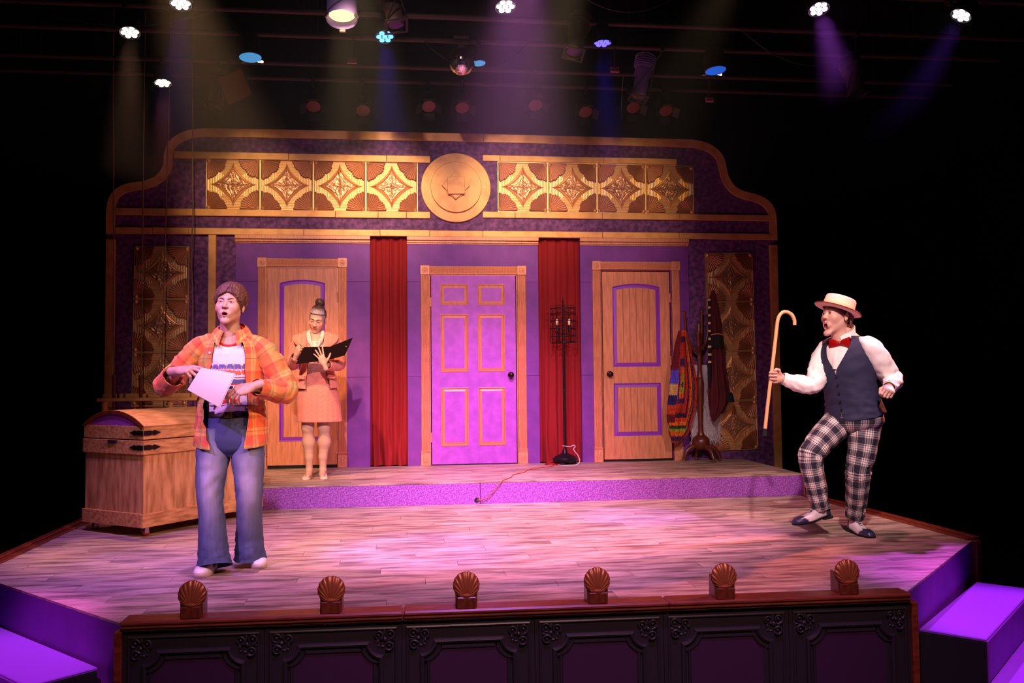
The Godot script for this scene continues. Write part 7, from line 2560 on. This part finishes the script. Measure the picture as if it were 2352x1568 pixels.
	# square amber gel in its frame
	o = thing("gel_panel", "tilted square amber gel in a frame above the singing man", "gel", Vector3(-2.399, 4.03, 0.653))
	o.rotation = Vector3(0.25, -0.2, 0.36)
	m = MB.new()
	m.box(Vector3.ZERO, Vector3(0.27, 0.27, 0.004), 0.001)
	part("gel_sheet", m, M.gel_amber, o)
	m = MB.new()
	m.frame(rect(-0.145, -0.145, 0.145, 0.145), [Vector2(0, -0.004), Vector2(0, 0.005), Vector2(0.014, 0.005), Vector2(0.014, -0.004)])
	part("frame", m, M.black_metal, o)
	m = MB.new()
	m.tube([Vector3(0, 0.14, 0), Vector3(0.05, 0.28, 0)], 0.008, 6)
	part("arm", m, M.black_metal, o)
	# row of small unlit lamps on the rear bar
	var row := [[-1.689, 0.147, "over the clipboard woman's curtain"], [-1.176, 0.05, "third from the chest side"], [-0.479, 0.256, "above the medallion's outer side"], [-0.123, 0.241, "straight above the medallion"], [0.641, 0.402, "over the curtain behind the lamp"], [1.220, 0.205, "over the middle of the last door"], [1.701, 0.405, "over the coat stand"], [2.083, 0.33, "over the last tin column"]]
	for q in row:
		small_fresnel("small unlit reddish lamp on the rear bar, " + q[2], Vector3(q[0], 4.0, q[1]), Vector3(0.05, -1, 0.8), Vector3(q[0], y, 0.20), M.gel_red, "unlit lamps on the rear bar")
	# dimmer tags and cables
	var i := 0
	for q in [[Vector3(-1.215, 4.05, 1.445), "pinkish paper tag on a lamp below the big can"], [Vector3(1.25, 4.05, 1.439), "pinkish paper tag beside the straight blue beam"], [Vector3(2.448, 4.03, 0.68), "dim wide tag above the outer tin panels"]]:
		o = thing("circuit_tag", q[1], "tag", q[0])
		m = MB.new()
		m.box(Vector3.ZERO, Vector3(0.085, 0.055, 0.02), 0.003, Basis(Vector3.RIGHT, -0.25))
		part("card", m, M.label_pink, o)
		m = MB.new()
		m.tube([Vector3(0, 0.02, 0), Vector3(0.0, 0.12, 0), Vector3(0.01, 0.23, -0.02)], 0.012, 6)
		part("plug", m, M.rig_brown, o)
	for q in [[-3.9, -2.3, 1.97, 0.16, "looping over the chest side"], [-0.55, 0.4, 1.42, 0.24, "sagging behind the mirror ball"], [0.55, 1.5, 2.75, 0.20, "looping beside the straight blue beam"], [-2.0, -1.2, 2.75, 0.16, "looping beside the big can"], [2.3, 3.6, 1.97, 0.3, "hanging towards the far wing"]]:
		o = thing("power_cable", "thin dark cable " + q[4] + " under a lighting bar", "cable")
		var pts := []
		for k in 17:
			var f := k / 16.0
			pts.append(Vector3(lerpf(q[0], q[1], f), y - 0.03 - q[3] * 4.0 * f * (1.0 - f), q[2] + 0.03))
		m = MB.new()
		m.tube(pts, 0.007, 6)
		part("cable", m, M.black_metal, o)
	o = thing("hanging_wire", "thin bright-tipped wire hanging beside the straight blue beam", "wire")
	m = MB.new()
	m.tube([Vector3(1.53, 4.28, 0.66), Vector3(1.545, 4.0, 0.50), Vector3(1.55, 3.86, 0.45)], 0.003, 6)
	part("line", m, M.steel, o)
	haze()

func haze():
	var f := FogVolume.new()
	f.name = "stage_haze"
	f.shape = RenderingServer.FOG_VOLUME_SHAPE_ELLIPSOID
	f.size = Vector3(11.0, 3.0, 3.5)
	f.position = Vector3(0.0, 3.95, 1.85)
	var m := FogMaterial.new()
	m.density = 0.016
	m.albedo = Color(1, 1, 1)
	f.material = m
	f.set_meta("kind", "stuff")
	tag(f, "thin stage haze hanging among the lamps and their beams", "haze")
	add_child(f)
